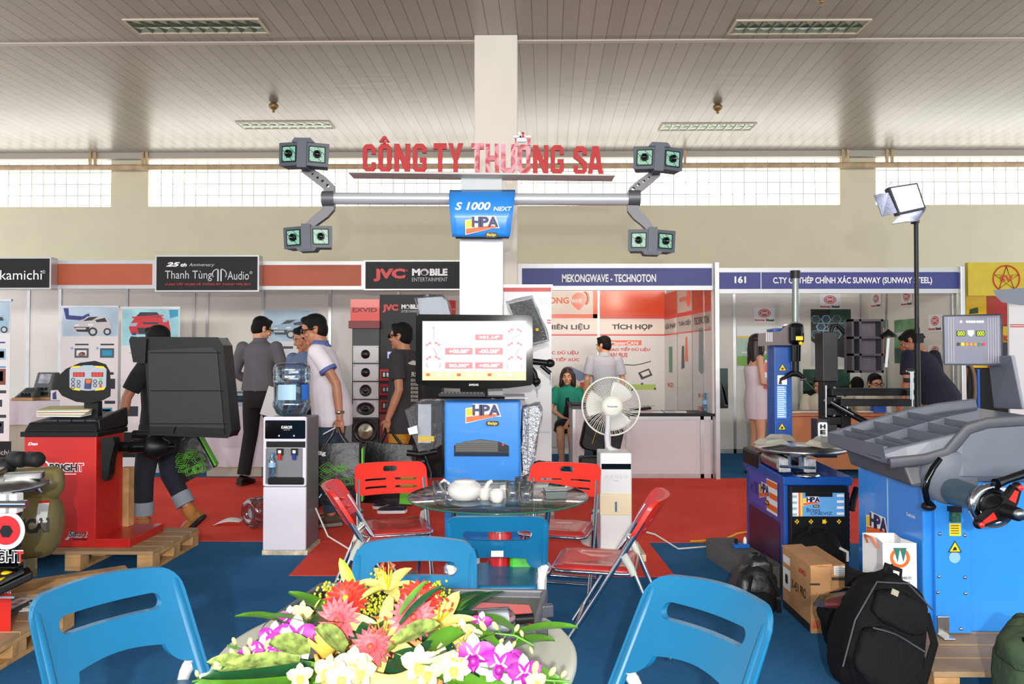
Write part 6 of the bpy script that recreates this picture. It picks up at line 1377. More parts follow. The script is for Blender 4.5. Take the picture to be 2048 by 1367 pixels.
# oval display
Ym = 4.95; b = MB(); b.loft([[W(px, py, Ym + yy) for px, py in pts] for yy, pts in ((.0, [(110, 772), (116, 752), (132, 737), (160, 725), (190, 721), (212, 728), (220, 742), (222, 770), (221, 792), (206, 800), (180, 806), (152, 803), (124, 791)]), (.08, [(112, 771), (118, 752), (134, 737), (160, 726), (190, 722), (212, 729), (220, 742), (222, 770), (221, 792), (206, 800), (180, 805), (152, 802), (126, 790)]))], M_black, smooth=False)
mon = b.build('monitor', t, bevel=.008)
b = MB(); ppoly(b, [(139, 739), (144, 733), (176, 730), (208, 733), (213, 738), (212, 772), (208, 778), (176, 781), (144, 778), (139, 774)], Ym - .004, mat('panel_grey', (172, 176, 184), .35), .004)
ppoly(b, [(140, 736), (145, 732), (160, 731), (160, 734)], Ym - .006, M_yel); ppoly(b, [(190, 731), (207, 732), (212, 737), (190, 734)], Ym - .006, M_yel); ppoly(b, [(140, 774), (160, 778), (160, 781), (145, 779)], Ym - .006, M_yel); ppoly(b, [(190, 778), (212, 773), (208, 779), (190, 781)], Ym - .006, M_yel); pbox(b, 166, 730, 186, 733, Ym - .006, .001, M_ppale)
dk = mat('digit_window', (120, 24, 28), .3); dg = mat('digit_red', (230, 60, 50), .3, emit=.5)
for xx in (146, 183): pbox(b, xx, 744, xx + 23, 753, Ym - .006, .001, dk); ptext(b, '888', xx + 2, 745, xx + 21, 752, Ym - .006, dg, .01)
for (cx, cy) in ((147, 759), (147, 767), (147, 774), (158, 763), (158, 771), (191, 762), (191, 770), (202, 765)): b.poly([circ(.013, W(cx, cy, Ym).x, W(cx, cy, Ym).z, 12), circ(.008, W(cx, cy, Ym).x, W(cx, cy, Ym).z, 12)], M_dgrey, O=(0, Ym - .006, 0))
b.poly(circ(.009, W(202, 758, Ym).x, W(202, 758, Ym).z, 12), M_green, O=(0, Ym - .006, 0)); b.poly(circ(.009, W(202, 772, Ym).x, W(202, 772, Ym).z, 12), M_rlet, O=(0, Ym - .006, 0))
ppoly(b, [(170, 757), (184, 757), (182, 778), (168, 777)], Ym - .006, M_dgrey); ppoly(b, [(172, 758), (183, 759), (180, 766), (172, 766)], Ym - .007, M_org); ppoly(b, [(170, 768), (180, 768), (178, 776), (169, 775)], Ym - .007, M_fblue)
b.build('control_panel', mon)
b = MB(); pbox(b, 168, 802, 196, 838, Ym + .03, .05, M_black); b.tube([W(197, 800, Ym + .05), W(197, 832, Ym + .05)], .008, M_chrome); b.build('neck', t)
# lettering on the red face
def bright(mb, O, w_, u):
    O = V(O); n = u.cross(UZ)
    mb.poly([circ(w_ * .15, -w_ * .38, 0, 24), circ(w_ * .115, -w_ * .38, 0, 24)], M_wlet, O=O + n * .001, u=u); mb.poly(circ(w_ * .115, -w_ * .38, 0, 24), M_lg, O=O + n * .001, u=u)
    mb.text('BRiGHT', O + u * (w_ * .12), w_ * .74, w_ * .19, M_wlet, u, bold=.09, off=.002); mb.text('BRiGH', O + u * (w_ * .055), w_ * .58, w_ * .16, M_blet, u, bold=.04, off=.0035); mb.text('T', O + u * (w_ * .42), w_ * .11, w_ * .16, M_lg, u, bold=.04, off=.0035)
    mb.poly(rrect(w_ * .4, w_ * .02, .002, w_ * .12, -w_ * .14), M_wlet, O=O + n * .001, u=u)
b = MB(); bright(b, W(122, 934, Yr1 - .002), .31, UX); ptext(b, 'Den', 56, 884, 76, 890, Yr1 - .001, M_wlet, .04, .3)
ptext(b, 'Smart', 136, 1061, 176, 1074, Yr1 - .001, M_wlet, .05, .3); ptext(b, 'Smart', 137, 1061, 175, 1073, Yr1 - .003, M_blet, .02, .3); ptext(b, 'series', 146, 1075, 175, 1080, Yr1 - .001, M_blet, .03, .3); ppoly(b, [(129, 1079), (146, 1062), (150, 1064), (136, 1079)], Yr1 - .002, M_sgrey); b.build('lettering', t)
# gauge arm, shaft and hood
b = MB(); b.loft([[W(px, py, 4.86) + V((.025, yy, 0)) for px, py in ((197, 876), (222, 872), (225, 885), (216, 920), (213, 948), (206, 962), (199, 955), (198, 900))] for yy in (-.02, .05)], M_black, smooth=False); b.build('gauge_arm', t, bevel=.006)
b = MB(); ys = 5.0; b.tube([W(214, 893, ys), W(262, 893, ys)], .033, M_black, 18); b.tube([W(262, 893, ys), W(296, 893, ys)], .042, M_gloss, 18); b.tube([W(262, 893, ys), W(350, 893, ys)], .022, M_gloss, 14); b.build('shaft', t)
b = MB(); b.lathe([(.03, 0), (.085, .01), (.09, .05), (.06, .09), (.035, .14), (.0, .14)], M_black, O=W(297, 893, ys), ax=UX, n=28); b.tube([W(324, 893, ys), W(327, 893, ys)], .05, M_yel, 18); b.build('quick_nut', t)
b = MB(); outl = [(278, 673), (436, 674), (446, 690), (463, 862), (456, 876), (300, 870), (290, 720)]
b.poly([[(W(p[0], p[1], 4.9).x, W(p[0], p[1], 4.9).z) for p in reversed(outl)]], M_black, O=(0, 4.9, 0), d=.16); hood_ = b.build('wheel_hood', t, bevel=.02, seg=3)
b = MB(); ppoly(b, [(p[0], p[1]) for p in ((300, 852), (448, 856), (434, 702), (424, 694), (296, 700))], 4.893, mat('hood_inner', (22, 23, 25), .5, bump=.1, bs=120), .006); 
for y in (704, 780, 846): pbox(b, 300, y, 440 + (y - 704) * .07, y + 2, 4.889, .004, M_black)
ppoly(b, [(300, 852), (350, 853), (346, 866), (303, 864)], 4.889, M_black, .004); ppoly(b, [(362, 853), (446, 856), (450, 868), (360, 866)], 4.889, M_black, .004); b.build('hood_panel', hood_, bevel=.004)
b = MB(); b.poly([[(W(p[0], p[1], 4.88).x, W(p[0], p[1], 4.88).z) for p in ((266, 724), (290, 726), (293, 676), (262, 672), (258, 680))]], M_black, O=(0, 4.88, 0), d=.22); b.build('hood_flap', hood_, bevel=.01)
b = MB(); b.tube([W(268, 868, 5.06), W(300, 868, 5.04), W(345, 862, 5.0)], .028, M_black, 12); b.build('hood_arm', t)
MB().bx(X(245, 5.2), X(262, 5.2), 5.19, 5.26, hp_ + .056, Z(936, 5.2), M_wood).build('timber', None)
o = bpy.data.objects['timber']; o.name = 'timber_post'; tag(o, 'upright timber standing on the pallet behind the red balancer plinth', 'timber')
b = MB()
for i in range(6): b.ob((x0 + .2, Yr1 + .16, zz_(834) + .006 + i * .008), (.32, .2, .007), [M_paper, mat('mag_green', (170, 170, 110), .5), M_paper, mat('mag_red', (190, 120, 110), .5), M_paper, mat('mag_green', (170, 170, 110), .5)][i], rot=(4, 0, -8 + i * 4))
tag(b.build('magazine_pile'), 'pile of magazines on the black tray below the oval display', 'magazines')

# air compressor ----------------------------------------------------------
M_khaki = mat('khaki_paint', (128, 116, 70), .35, var=.05, vs=5, coat=.2)
ce = W(104, 1045, 4.1); ax1 = V((-.93, -.37, 0)).normalized(); rt = .182
t = thing('air_compressor', 'khaki air compressor tank with motor and pump on top', 'air compressor', (ce.x - .4, ce.y - .3, .11))
b = MB(); prof = [(0, -.06), (rt * .35, -.055), (rt * .7, -.035), (rt * .93, 0), (rt, .04), (rt, .5), (rt * .93, .54), (rt * .6, .58), (0, .6)]
b.lathe(prof, M_khaki, O=ce, ax=ax1, n=40); b.build('tank', t)
un = -ax1; vn = UZ; nn_ = un.cross(vn)
b = MB()
def onT(s, a, r=rt * 1.006): return ce + ax1 * s + nn_ * (r * math.cos(a)) + UZ * (r * math.sin(a))
vs, fs = glyphs('DUCAI', .06, 0); xm0 = min(p.x for p in vs); xm1 = max(p.x for p in vs); ym0 = min(p.y for p in vs); ym1 = max(p.y for p in vs)
b.add([onT(.185 - (p.x - xm0) / (xm1 - xm0) * .205, R(-4) + (p.y - ym0) / (ym1 - ym0) * .42, rt * 1.02) for p in vs], fs, mat('stencil_brown', (48, 40, 34), .5)); b.build('lettering', t)
b = MB(); b.grid(lambda u, v: onT(-.01 + u * .05, R(12 + v * 34), rt * 1.008), 2, 6, M_paper); b.grid(lambda u, v: onT(-.01 + u * .05, R(46 + v * 5), rt * 1.008), 2, 2, M_rlet); b.build('spec_label', t)
b = MB(); b.grid(lambda u, v: onT(.26 + u * .04, R(18 + v * 40), rt * 1.01), 2, 6, mat('blue_tape', (20, 70, 180), .4)); b.build('blue_tape', t)
b = MB(); 
for s in (.1, .45): b.ob(ce + ax1 * s - UZ * (rt + .03), (.05, .2, .10), M_khaki, rot=(0, 0, 37))
b.build('foot', t)
mc_ = W(74, 966, 4.05); b = MB(); b.lathe([(.0, -.13), (.05, -.125), (.085, -.10), (.09, -.07), (.09, .16), (.07, .18), (0, .18)], M_khaki, O=mc_, ax=ax1, n=32)
b.ob(mc_ - UZ * .09 + ax1 * .05, (.2, .13, .03), M_khaki, rot=(0, 0, 37)); b.build('motor', t)
b = MB(); b.tube([ce + ax1 * .12 + UZ * rt, ce + ax1 * .1 + UZ * (rt + .06), ce + ax1 * .02 + UZ * (rt + .055), ce + ax1 * .02 + UZ * rt * .95], .007, M_khaki, 8); b.build('handle', t)
pc = mc_ + ax1 * .42 + UZ * .02; b = MB(); b.ob(pc, (.16, .16, .24), M_khaki, rot=(0, 0, 37)); 
for k in range(5): b.ob(pc + UZ * (-.06 + k * .04), (.19, .19, .01), M_khaki, rot=(0, 0, 37))
b.build('pump', t)
for px, py, r in ((36, 918, .042), (68, 918, .04), (8, 932, .045)):
    c_ = W(px, py, 3.9); b = MB(); b.lathe([(r * .6, -.05), (r, -.04), (r, .03), (r * .8, .045), (0, .045)], M_rub, O=c_, ax=V((.9, -.3, 0)), n=22); b.build('air_filter', t)
b = MB(); c_ = W(20, 948, 3.75); b.tube([c_, c_ + V((.1, 0, -.02)), c_ + V((.12, .05, -.1))], .012, M_chrome); b.build('pipe', t)
tag(MB().ob((-2.47, 4.05, .085), (.7, .09, .05), M_wood, rot=(0, 0, 38)).ob((-2.44, 4.0, .03), (.11, .1, .058), M_wood, rot=(0, 0, 38)).ob((-2.68, 3.9, .03), (.11, .1, .058), M_wood, rot=(0, 0, 38)).ob((-2.62, 4.24, .085), (.7, .09, .05), M_wood, rot=(0, 0, 38)).ob((-2.85, 4.03, .03), (.1, .1, .058), M_wood, rot=(0, 0, 38)).build('wooden_cradle', bevel=.004), 'rough timber cradle under the khaki air compressor', 'pallet')

# left tyre changer, cut by the frame ---------------------------------------
hq = .12; Yl1 = 3.35
pallet('wooden_pallet', 'wooden pallet at the left edge with papers lying on it', -3.3, -2.25, 2.95, 3.78, hq, 3)
t = thing('tyre_changer', 'black and red tyre changer with a silver turntable cut by the left edge', 'tyre changer', (-2.6, 3.5, hq))
zl = lambda y, Y=Yl1: Z(y, Y)
def slab(m, pxr, Y0, Y1, z0, z1, mm, xl=-3.2): m.hexa([(xl, Y0, z0), (X(pxr, Y0), Y0, z0), (X(pxr, Y1), Y1, z0), (xl - .3, Y1, z0), (xl, Y0, z1), (X(pxr, Y0), Y0, z1), (X(pxr, Y1), Y1, z1), (xl - .3, Y1, z1)], mm)
b = MB(); x1 = X(38, Yl1); x0 = -3.2; slab(b, 38, Yl1, 3.55, zl(1148), zl(1028), M_black)
for k in range(8): b.tube([(x0, Yl1 - .005, zl(1046 + k * 13)), (x1 + .006, Yl1 - .005, zl(1046 + k * 13)), (X(42, 3.55), 3.55, zl(1046 + k * 13))], .018, M_gloss, 8)
b.build('ribbed_body', t)
b = MB(); slab(b, 41, Yl1 - .02, 3.57, zl(1030), zl(1014), M_bred); b.build('top_plate', t, bevel=.004)
b = MB(); b.poly([circ(.085, 0, 0, 28), circ(.065, 0, 0, 28)], M_wlet, O=W(12, 1060, Yl1 - .03)); b.poly(circ(.065, 0, 0, 28), M_lg, O=W(12, 1060, Yl1 - .03)); b.poly(circ(.03, 0, 0, 6), M_blet, O=W(12, 1062, Yl1 - .032)); O = W(2, 1112, Yl1 - .032); b.text('BRiGHT', O, .20, .058, M_wlet, bold=.07, off=.001); b.text('BRiGHT', O, .19, .05, M_blet, bold=.02, off=.002); b.text('T', O + V((.088, 0, 0)), .03, .05, M_lg, bold=.04, off=.004); b.build('lettering', t)
b = MB(); b.lathe([(.24, 0), (.27, .01), (.27, .025), (.2, .05), (0, .05)], M_steel, O=W(-34, 980, 3.55), n=44); b.build('turntable', t)
for a in (20, -50, 110, 200):
    c_ = W(-34, 980, 3.55) + V((.17 * math.cos(R(a)), .17 * math.sin(R(a)), .06)); b = MB(); b.ob(c_, (.16, .07, .035), M_steel, rot=(0, 0, a)); b.build('jaw', t, bevel=.008)
b = MB(); c_ = W(10, 1005, 3.3); 
for k in range(3): b.ob(c_ + V((-.05 + k * .05, -.0, 0)), (.035, .05, .085), M_white)
b.tube([c_ + V((-.1, -.03, -.0)), c_ + V((.12, -.03, .0))], .018, M_chrome); b.build('clamp_cylinder', t, bevel=.005)
b = MB(); slab(b, 29, Yl1 + .02, 3.55, hq, zl(1165), M_bred); ptext(b, 'C8101', -3, 1172, 22, 1186, Yl1 + .02, M_wlet, .05); pbox(b, -10, 1192, 28, 1196, Yl1 + .017, .002, M_ppale); b.build('base_box', t)
b = MB(); a = [W(-40, 1192, 3.2), W(66, 1142, 3.3), W(58, 1132, 3.5), W(-40, 1160, 3.5)]; b.hexa([p - UZ * .035 for p in a] + a, M_black); pt_ = b.build('pedal_tray', t, bevel=.006)
b = MB(); b.hexa([p + UZ * .002 for p in (W(-20, 1180, 3.22), W(48, 1146, 3.3), W(42, 1137, 3.45), W(-20, 1160, 3.43))] + [p + UZ * .008 for p in (W(-20, 1180, 3.22), W(48, 1146, 3.3), W(42, 1137, 3.45), W(-20, 1160, 3.43))], M_dgrey); b.build('pedal_mat', pt_)
for px, py in ((14, 1150), (6, 1164)): b = MB(); b.ell(W(px, py, 3.34) + UZ * .014, (.02, .03, .008), M_yel, 12, 6); b.build('pedal', pt_)
b = MB(); 
for k, (dx, dy, r_, m) in enumerate(((0, 0, 12, M_paper), (.03, .02, -6, M_paper))): b.ob((X(56, 3.7) + dx, 3.7 + dy, hq + .005 + k * .006), (.26, .16, .005), m, rot=(0, 0, r_))
for i in range(4):
    for j in range(2): b.ob((X(56, 3.7) - .05 + i * .05, 3.70 + j * .05, hq + .0145), (.025, .03, .001), [M_lg, M_bdark, M_green, mat('mag_red', (190, 120, 110), .5)][i], rot=(0, 0, -6))
tag(b.build('leaflet_pile'), 'printed leaflets lying on the pallet at the left edge', 'leaflets')
b = MB()
for k in range(3): b.tube([F(-10, 1232 + k * 4, .13), F(18, 1224 + k * 4, .13), F(36, 1214 + k * 3, .13), F(56, 1205 + k * 2, .135)], .007, M_dgrey, 8)
tag(b.build('cable_bundle'), 'grey cable bundle lying on the left pallet', 'cable')

# ================================================================ right: tyre changer with helper arm
M_tblue = mat('changer_blue', (18, 78, 160), .35, var=.04, vs=3, coat=.25); M_brn = mat('arm_cover', (96, 82, 80), .4)
t = thing('tyre_changer', 'blue and black tyre changer with a tall column and black helper arm', 'tyre changer', (1.75, 4.8, 0))
xa, xb = X(1568, 4.4), X(1700, 4.4); zc1 = Z(952, 4.4)
MB().bx(xa, xb, 4.42, 5.15, .02, zc1 - .05, M_tblue).build('cabinet', t, bevel=.006)
MB().hexa([(xa - .01, 4.4, zc1 - .05), (xb + .01, 4.4, zc1 - .05), (xb + .01, 5.2, zc1 - .05), (xa - .01, 5.2, zc1 - .05), (xa - .01, 4.4, zc1), (xb + .01, 4.4, zc1), (xb + .01, 5.2, zc1 + .03), (xa - .01, 5.2, zc1 + .03)], M_tblue).build('top_plate', t, bevel=.006)
b = MB(); k0, k1 = xa + .02, X(1690, 4.4); b.bx(k0, k1, 4.37, 4.42, .05, zc1 - .05, M_black); b.build('front_panel', t, bevel=.006)
b = MB(); Yp = 4.366; pbox(b, 1585, 985, 1689, 1032, Yp - .001, .004, mat('sticker_blue', (100, 165, 225), .4)); pbox(b, 1585, 985, 1602, 1032, Yp - .003, .002, M_wlet); pbox(b, 1597, 985, 1601, 1032, Yp - .004, .002, M_org); pbox(b, 1602, 985, 1605, 1032, Yp - .004, .002, M_yel)
pbox(b, 1611, 985, 1665, 993, Yp - .004, .002, M_black)
for k in range(4): pbox(b, 1674, 988 + k * 12, 1688, 993 + k * 12, Yp - .004, .002, M_wlet); pbox(b, 1585, 990 + k * 12, 1594, 995 + k * 12, Yp - .0045, .002, M_ppale)
hpa_logo(b, W(1623, 1003, Yp - .004), 34 / 1500 * Yp); ptext(b, 'Bravo', 1613, 1015, 1640, 1023, Yp - .003, M_navy); ptext(b, 'LINEVIZ', 1622, 1023, 1664, 1029, Yp - .003, M_navy); b.build('control_sticker', t)
b = MB()
for k, ch in enumerate('⊥+▼◎'): 
    cx = 1594 + k * 28; pbox(b, cx - 1, 1038, cx + 1.5, 1047, Yp - .002, .002, M_yel); pbox(b, cx - 4, 1041, cx + 4, 1044, Yp - .002, .002, M_yel) if k != 2 else ppoly(b, [(cx - 5, 1038), (cx - 5, 1047), (cx + 5, 1043)], Yp - .003, M_yel)
b.build('pedal_symbol', t)
b = MB(); b.tube([(xa + .04, 4.4, z) for z in [.1 + .016 * i for i in range(30)]], [.016 if i % 2 else .012 for i in range(30)], M_gloss, 8); b.tube([(k1 + .005, 4.4, z) for z in [.2 + .016 * i for i in range(24)]], [.014 if i % 2 else .010 for i in range(24)], M_gloss, 8); b.build('coiled_hose', t)
# side face sticker (left face x = xa)
ul = V((0, -1, 0)); b = MB(); O = V((xa - .003, 4.80, .50)); b.poly(rrect(.56, .2, .004), mat('sticker_purple', (76, 80, 176), .4), O=O, u=ul); b.poly(rrect(.2, .2, .003, .18, 0), M_wlet, O=O - UX * .001, u=ul)
for k in range(3): b.poly(rrect(.2, .035, .002, .18, .075 - k * .07), M_org, O=O - UX * .002, u=ul)
hpa_logo(b, O + ul * .04 - UX * .002, .2, ul, UZ); ptxt = b.text('Art TYRE', O + ul * -.17 - UX * .001, .16, .08, M_navy, ul); b.build('side_sticker', t)
b = MB(); b.poly(rrect(.6, .3, .01), mat('side_reflection_purple', (70, 34, 62), .4), O=V((xa - .002, 4.79, .22)), u=ul); b.build('side_panel', t)  # purple sheet puts the reflection on the blue side face into colour
b = MB(); b.tube([W(1714, 975, 4.5), W(1706, 1000, 4.48), W(1703, 1020, 4.46)], .02, M_black, 10); b.build('lever', t)
# tool trays and turntable
b = MB(); c0 = W(1540, 930, 5.0); b.bx(X(1500, 5.0), X(1600, 5.0), 4.85, 5.2, Z(932, 5.0), Z(898, 5.0), M_black); b.build('tool_box', t, bevel=.02)
tc_ = W(1600, 896, 4.75); b = MB(); b.lathe([(.2, -.02), (.27, -.012), (.275, .0), (.27, .012), (.05, .03), (0, .03)], M_steel, O=tc_, n=44); b.lathe([(.06, -.14), (.06, -.02)], M_steel, O=tc_, n=24); b.build('turntable', t)
for a in (15, 105, 195, 285):
    c_ = tc_ + V((.2 * math.cos(R(a)), .2 * math.sin(R(a)), .035)); b = MB(); b.hexa([c_ + Matrix.Rotation(R(a), 3, 'Z') @ V(q) for q in ((-.1, -.05, 0), (.1, -.06, 0), (.1, .06, 0), (-.1, .05, 0), (-.06, -.03, .035), (.06, -.045, .03), (.06, .045, .03), (-.06, .03, .035))], mat('jaw_cream', (196, 192, 176), .3, .5)); b.build('jaw', t, bevel=.006)
for px in (1568, 1618):
    c_ = W(px, 930, 4.42); b = MB(); b.tube([c_, c_ + V((.02, .36, 0))], .043, M_steel, 20); b.bx(c_.x - .034, c_.x + .034, c_.y - .02, c_.y, c_.z - .038, c_.z + .038, mat('cast_alu', (190, 190, 192), .4, .4, var=.15, vs=30)); b.build('cylinder', t, bevel=.004)
b = MB(); b.tube([W(1560, 932, 4.39), W(1630, 935, 4.39)], .009, M_chrome); 
for px in (1579, 1600): b.tube([W(px, 912, 4.39), W(px, 934, 4.39)], .01, M_chrome)
b.tube([W(1579, 912, 4.39), W(1600, 912, 4.39)], .01, M_chrome); b.build('clamp_link', t)
b = MB(); b.lathe([(.07, 0), (.08, .01), (.06, .02), (0, .022)], M_chrome, O=W(1612, 952, 4.45), n=24); b.build('regulator', t)
# column
Yc1 = 5.2; b = MB(); pbox(b, 1549, 656, 1584, 900, Yc1, .16, M_tblue); b.hexa([W(1537, 900, Yc1 + .10), W(1549, 900, Yc1), W(1549, 900, Yc1 + .15), W(1540, 900, Yc1 + .16), W(1537, 658, Yc1 + .10), W(1549, 656, Yc1), W(1549, 656, Yc1 + .15), W(1540, 658, Yc1 + .16)], M_tblue); b.build('column', t, bevel=.004)
def warn(mb, px, py, w_, Y):
    ppoly(mb, [(px, py - w_ * .55), (px - w_ * .55, py + w_ * .4), (px + w_ * .55, py + w_ * .4)], Y - .001, M_blet); ppoly(mb, [(px, py - w_ * .42), (px - w_ * .43, py + w_ * .33), (px + w_ * .43, py + w_ * .33)], Y - .002, M_yel)
    ppoly(mb, [(px - w_ * .2, py + w_ * .25), (px - w_ * .05, py - w_ * .05), (px + w_ * .1, py), (px + w_ * .18, py + w_ * .22)], Y - .003, M_blet)
b = MB(); warn(b, 1565, 735, 16, Yc1 - .001); warn(b, 1564, 853, 16, Yc1 - .001); pbox(b, 1555, 750, 1574, 769, Yc1 - .002, .002, M_wlet); ppoly(b, [(1557, 768), (1560, 756), (1566, 752), (1568, 756), (1563, 762), (1564, 768)], Yc1 - .004, M_blet)
pbox(b, 1554, 771, 1573, 836, Yc1 - .002, .002, mat('sticker_blue', (100, 165, 225), .4))
for k in range(15): pbox(b, 1555, 773 + k * 4.2, 1568 + (k * 7) % 5, 774.6 + k * 4.2, Yc1 - .003, .001, M_wlet)
b.build('warning_sticker', t)
b = MB(); b.loft([[W(px, py, Yc1 + yy) for px, py in ((1516, 668), (1523, 666), (1560, 662), (1573, 650), (1584, 643), (1600, 644), (1602, 690), (1545, 690), (1516, 692))] for yy in (-.08, .12)], M_brn, smooth=False); ar_ = b.build('swing_arm', t, bevel=.01)
b = MB()
for k in range(4): pbox(b, 1532 + k * 3.6, 664, 1534 + k * 3.6, 683, Yc1 - .084, .004, M_sgrey)
b.build('vent_stripe', ar_)
b = MB(); pbox(b, 1582, 645, 1611, 689, Yc1 - .13, .2, M_gloss); hd2 = b.build('tool_head_housing', t, bevel=.03, seg=3)
b = MB(); pbox(b, 1592, 672, 1606, 680, Yc1 - .134, .004, M_yel); b.lathe([(.012, 0), (.012, .01), (0, .012)], M_yel, O=W(1601, 686, Yc1 - .13), ax=(0, -1, 0), n=14); b.build('yellow_label', hd2)
b = MB(); pts = [W(1590.5, y, Yc1 - .03) for y in range(553, 646, 2)]; b.tube(pts, [.024 if i % 2 else .019 for i in range(len(pts))], mat('spring_bar', (120, 124, 120), .35, .6), 10); b.build('hex_bar', t)
b = MB(); b.tube([W(1590.5, 541, Yc1 - .03), W(1590.5, 556, Yc1 - .03)], .034, M_black, 14); b.build('bar_cap', t)
b = MB(); b.tube([W(1591, 690, Yc1 - .03), W(1591, 722, Yc1 - .03)], [.036, .034], M_gloss, 16); b.tube([W(1591, 722, Yc1 - .03), W(1591, 744, Yc1 - .03)], .024, M_black, 14); b.build('vertical_shaft', t)
b = MB(); b.tube([W(1566, 757, Yc1 - .05), W(1580, 748, Yc1 - .04), W(1591, 745, Yc1 - .03), W(1600, 750, Yc1 - .04), W(1610, 757, Yc1 - .05)], [.01, .018, .026, .018, .01], M_black, 12); b.tube([W(1600, 759, Yc1 - .05), W(1612, 758, Yc1 - .05)], .008, M_chrome); b.build('mount_head', t)
# helper tower
Yh1 = 5.05; b = MB(); pbox(b, 1646, 664, 1676, 762, Yh1, .14, mat('tower_black', (46, 44, 46), .5)); pbox(b, 1648, 762, 1674, 900, Yh1 + .02, .1, M_black); b.build('helper_post', t, bevel=.004)
b = MB(); b.tube([W(1662, 664, Yh1 + .05), W(1664, 652, Yh1 + .05), W(1674, 650, Yh1 + .05), W(1690, 665, Yh1 + .05), W(1700, 690, Yh1 + .05), W(1704, 740, Yh1 + .05)], .014, M_black, 10); b.build('hose', t)
b = MB(); pbox(b, 1634, 838, 1674, 915, Yh1 - .06, .1, mat('help_plate', (44, 38, 40), .5)); pl = b.build('help_bracket', t); b = MB(); x0_, x1_, z0_, z1_ = pr(1636, 844, 1655, 893, Yh1 - .064); b.poly(rrect(x1_ - x0_, z1_ - z0_, .012, (x0_ + x1_) / 2, (z0_ + z1_) / 2), M_wlet, O=(0, Yh1 - .064, 0))
for k, ch in enumerate('HELP'): ptext(b, ch, 1640, 848 + k * 11.2, 1651, 857 + k * 11.2, Yh1 - .065, M_blet, .06)
b.build('lettering', pl)
b = MB()
for y in (800, 822, 840): b.ob(W(1664, y, Yh1 - .02), (.09, .1, .05), M_black)
for px, py in ((1652, 775), (1669, 775), (1668, 798), (1668, 830), (1650, 800)): b.tube([W(px, py, Yh1 - .07), W(px, py, Yh1 - .05)], .009, M_dgrey, 10)
b.tube([W(1652, 770, Yh1 - .08), W(1652, 834, Yh1 - .08)], .006, M_steel); b.build('slide_block', t, bevel=.003)
b = MB(); pbox(b, 1664, 776, 1829, 791, 4.98, .06, M_black); b.build('roller_arm', t, bevel=.003); b = MB(); pbox(b, 1682, 798, 1829, 812, 4.92, .06, M_black); b.build('roller_arm', t, bevel=.003)
b = MB(); b.tube([W(1660, 804, 5.0), W(1706, 830, 4.9), W(1760, 858, 4.8)], .02, M_gloss, 10); b.tube([W(1662, 803, 4.97), W(1708, 829, 4.87)], .006, M_chrome); b.build('brace', t)
b = MB(); pbox(b, 1682, 816, 1702, 856, 4.98, .1, M_black); b.tube([W(1693, 812, 4.98), W(1693, 830, 4.98)], .008, M_chrome); b.build('slide_block', t)
b = MB(); x0_, x1_, z0_, z1_ = pr(1701, 638, 1764, 745, 5.0); b.bx(x0_, x1_, 5.06, 5.1, z0_, z1_, mat('grey_foam', (98, 90, 98), .8, bump=.5, bs=90)); 
for f_ in (0, .33, .66, 1): b.bx(x0_, x1_, 4.98, 5.06, z0_ + (z1_ - z0_ - .015) * f_, z0_ + (z1_ - z0_ - .015) * f_ + .015, mat('rack_dark', (64, 60, 66), .6))
for x_ in (x0_, x0_ + .05, x1_ - .014): b.bx(x_, x_ + .014, 4.98, 5.06, z0_, z1_, mat('rack_dark', (64, 60, 66), .6))
b.build('weight_rack', t)
b = MB(); pbox(b, 1764, 656, 1768, 712, 5.0, .05, M_org); b.build('orange_edge', t)
b = MB(); b.lathe([(.055, 0), (.055, .012), (0, .055)], M_black, O=W(1777, 674, 4.98), n=24); b.tube([W(1777, 674, 4.98), W(1772, 734, 4.98)], .009, M_white); b.build('press_cone', t)
b = MB(); b.lathe([(.03, 0), (.03, .012), (0, .014)], M_chrome, O=W(1822, 744, 4.93), n=18); b.tube([W(1823, 744, 4.93), W(1823, 812, 4.93)], .012, M_chrome); b.build('roller_pin', t)
b = MB()
for y in (741, 760, 784): b.ob(W(1818, y, 4.95), (.05, .05, .03), M_black)
b.build('pin_bracket', t)
# grey foam block and odds
b = MB(); A_ = F(1458, 1103); B_ = F(1510, 1056)
tag(MB(Matrix.Translation(V((1.40, 4.78, 0))) @ Matrix.Rotation(R(8), 4, 'Z')).bx(-.1, .1, -.36, .36, 0, .13, mat('foam_grey', (98, 96, 94), .85, bump=.3, bs=60)).build('foam_block', bevel=.004), 'long grey foam block beside the blue tyre changer', 'foam block')
t = thing('power_socket', 'small blue plug lying on the grey foam block', 'plug', (1.46, 4.8, .131)); b = MB(); b.ob((1.41, 4.86, .145), (.1, .05, .025), mat('plug_blue', (24, 100, 190), .4), rot=(0, 0, 10)); b.tube([(1.38, 4.86, .158), (1.38, 4.86, .19)], .01, M_black); b.build('body', t, bevel=.004); b = MB(); b.ell((1.44, 4.87, .17), (.012, .012, .03), M_paper, 10, 8); b.build('lamp', t)

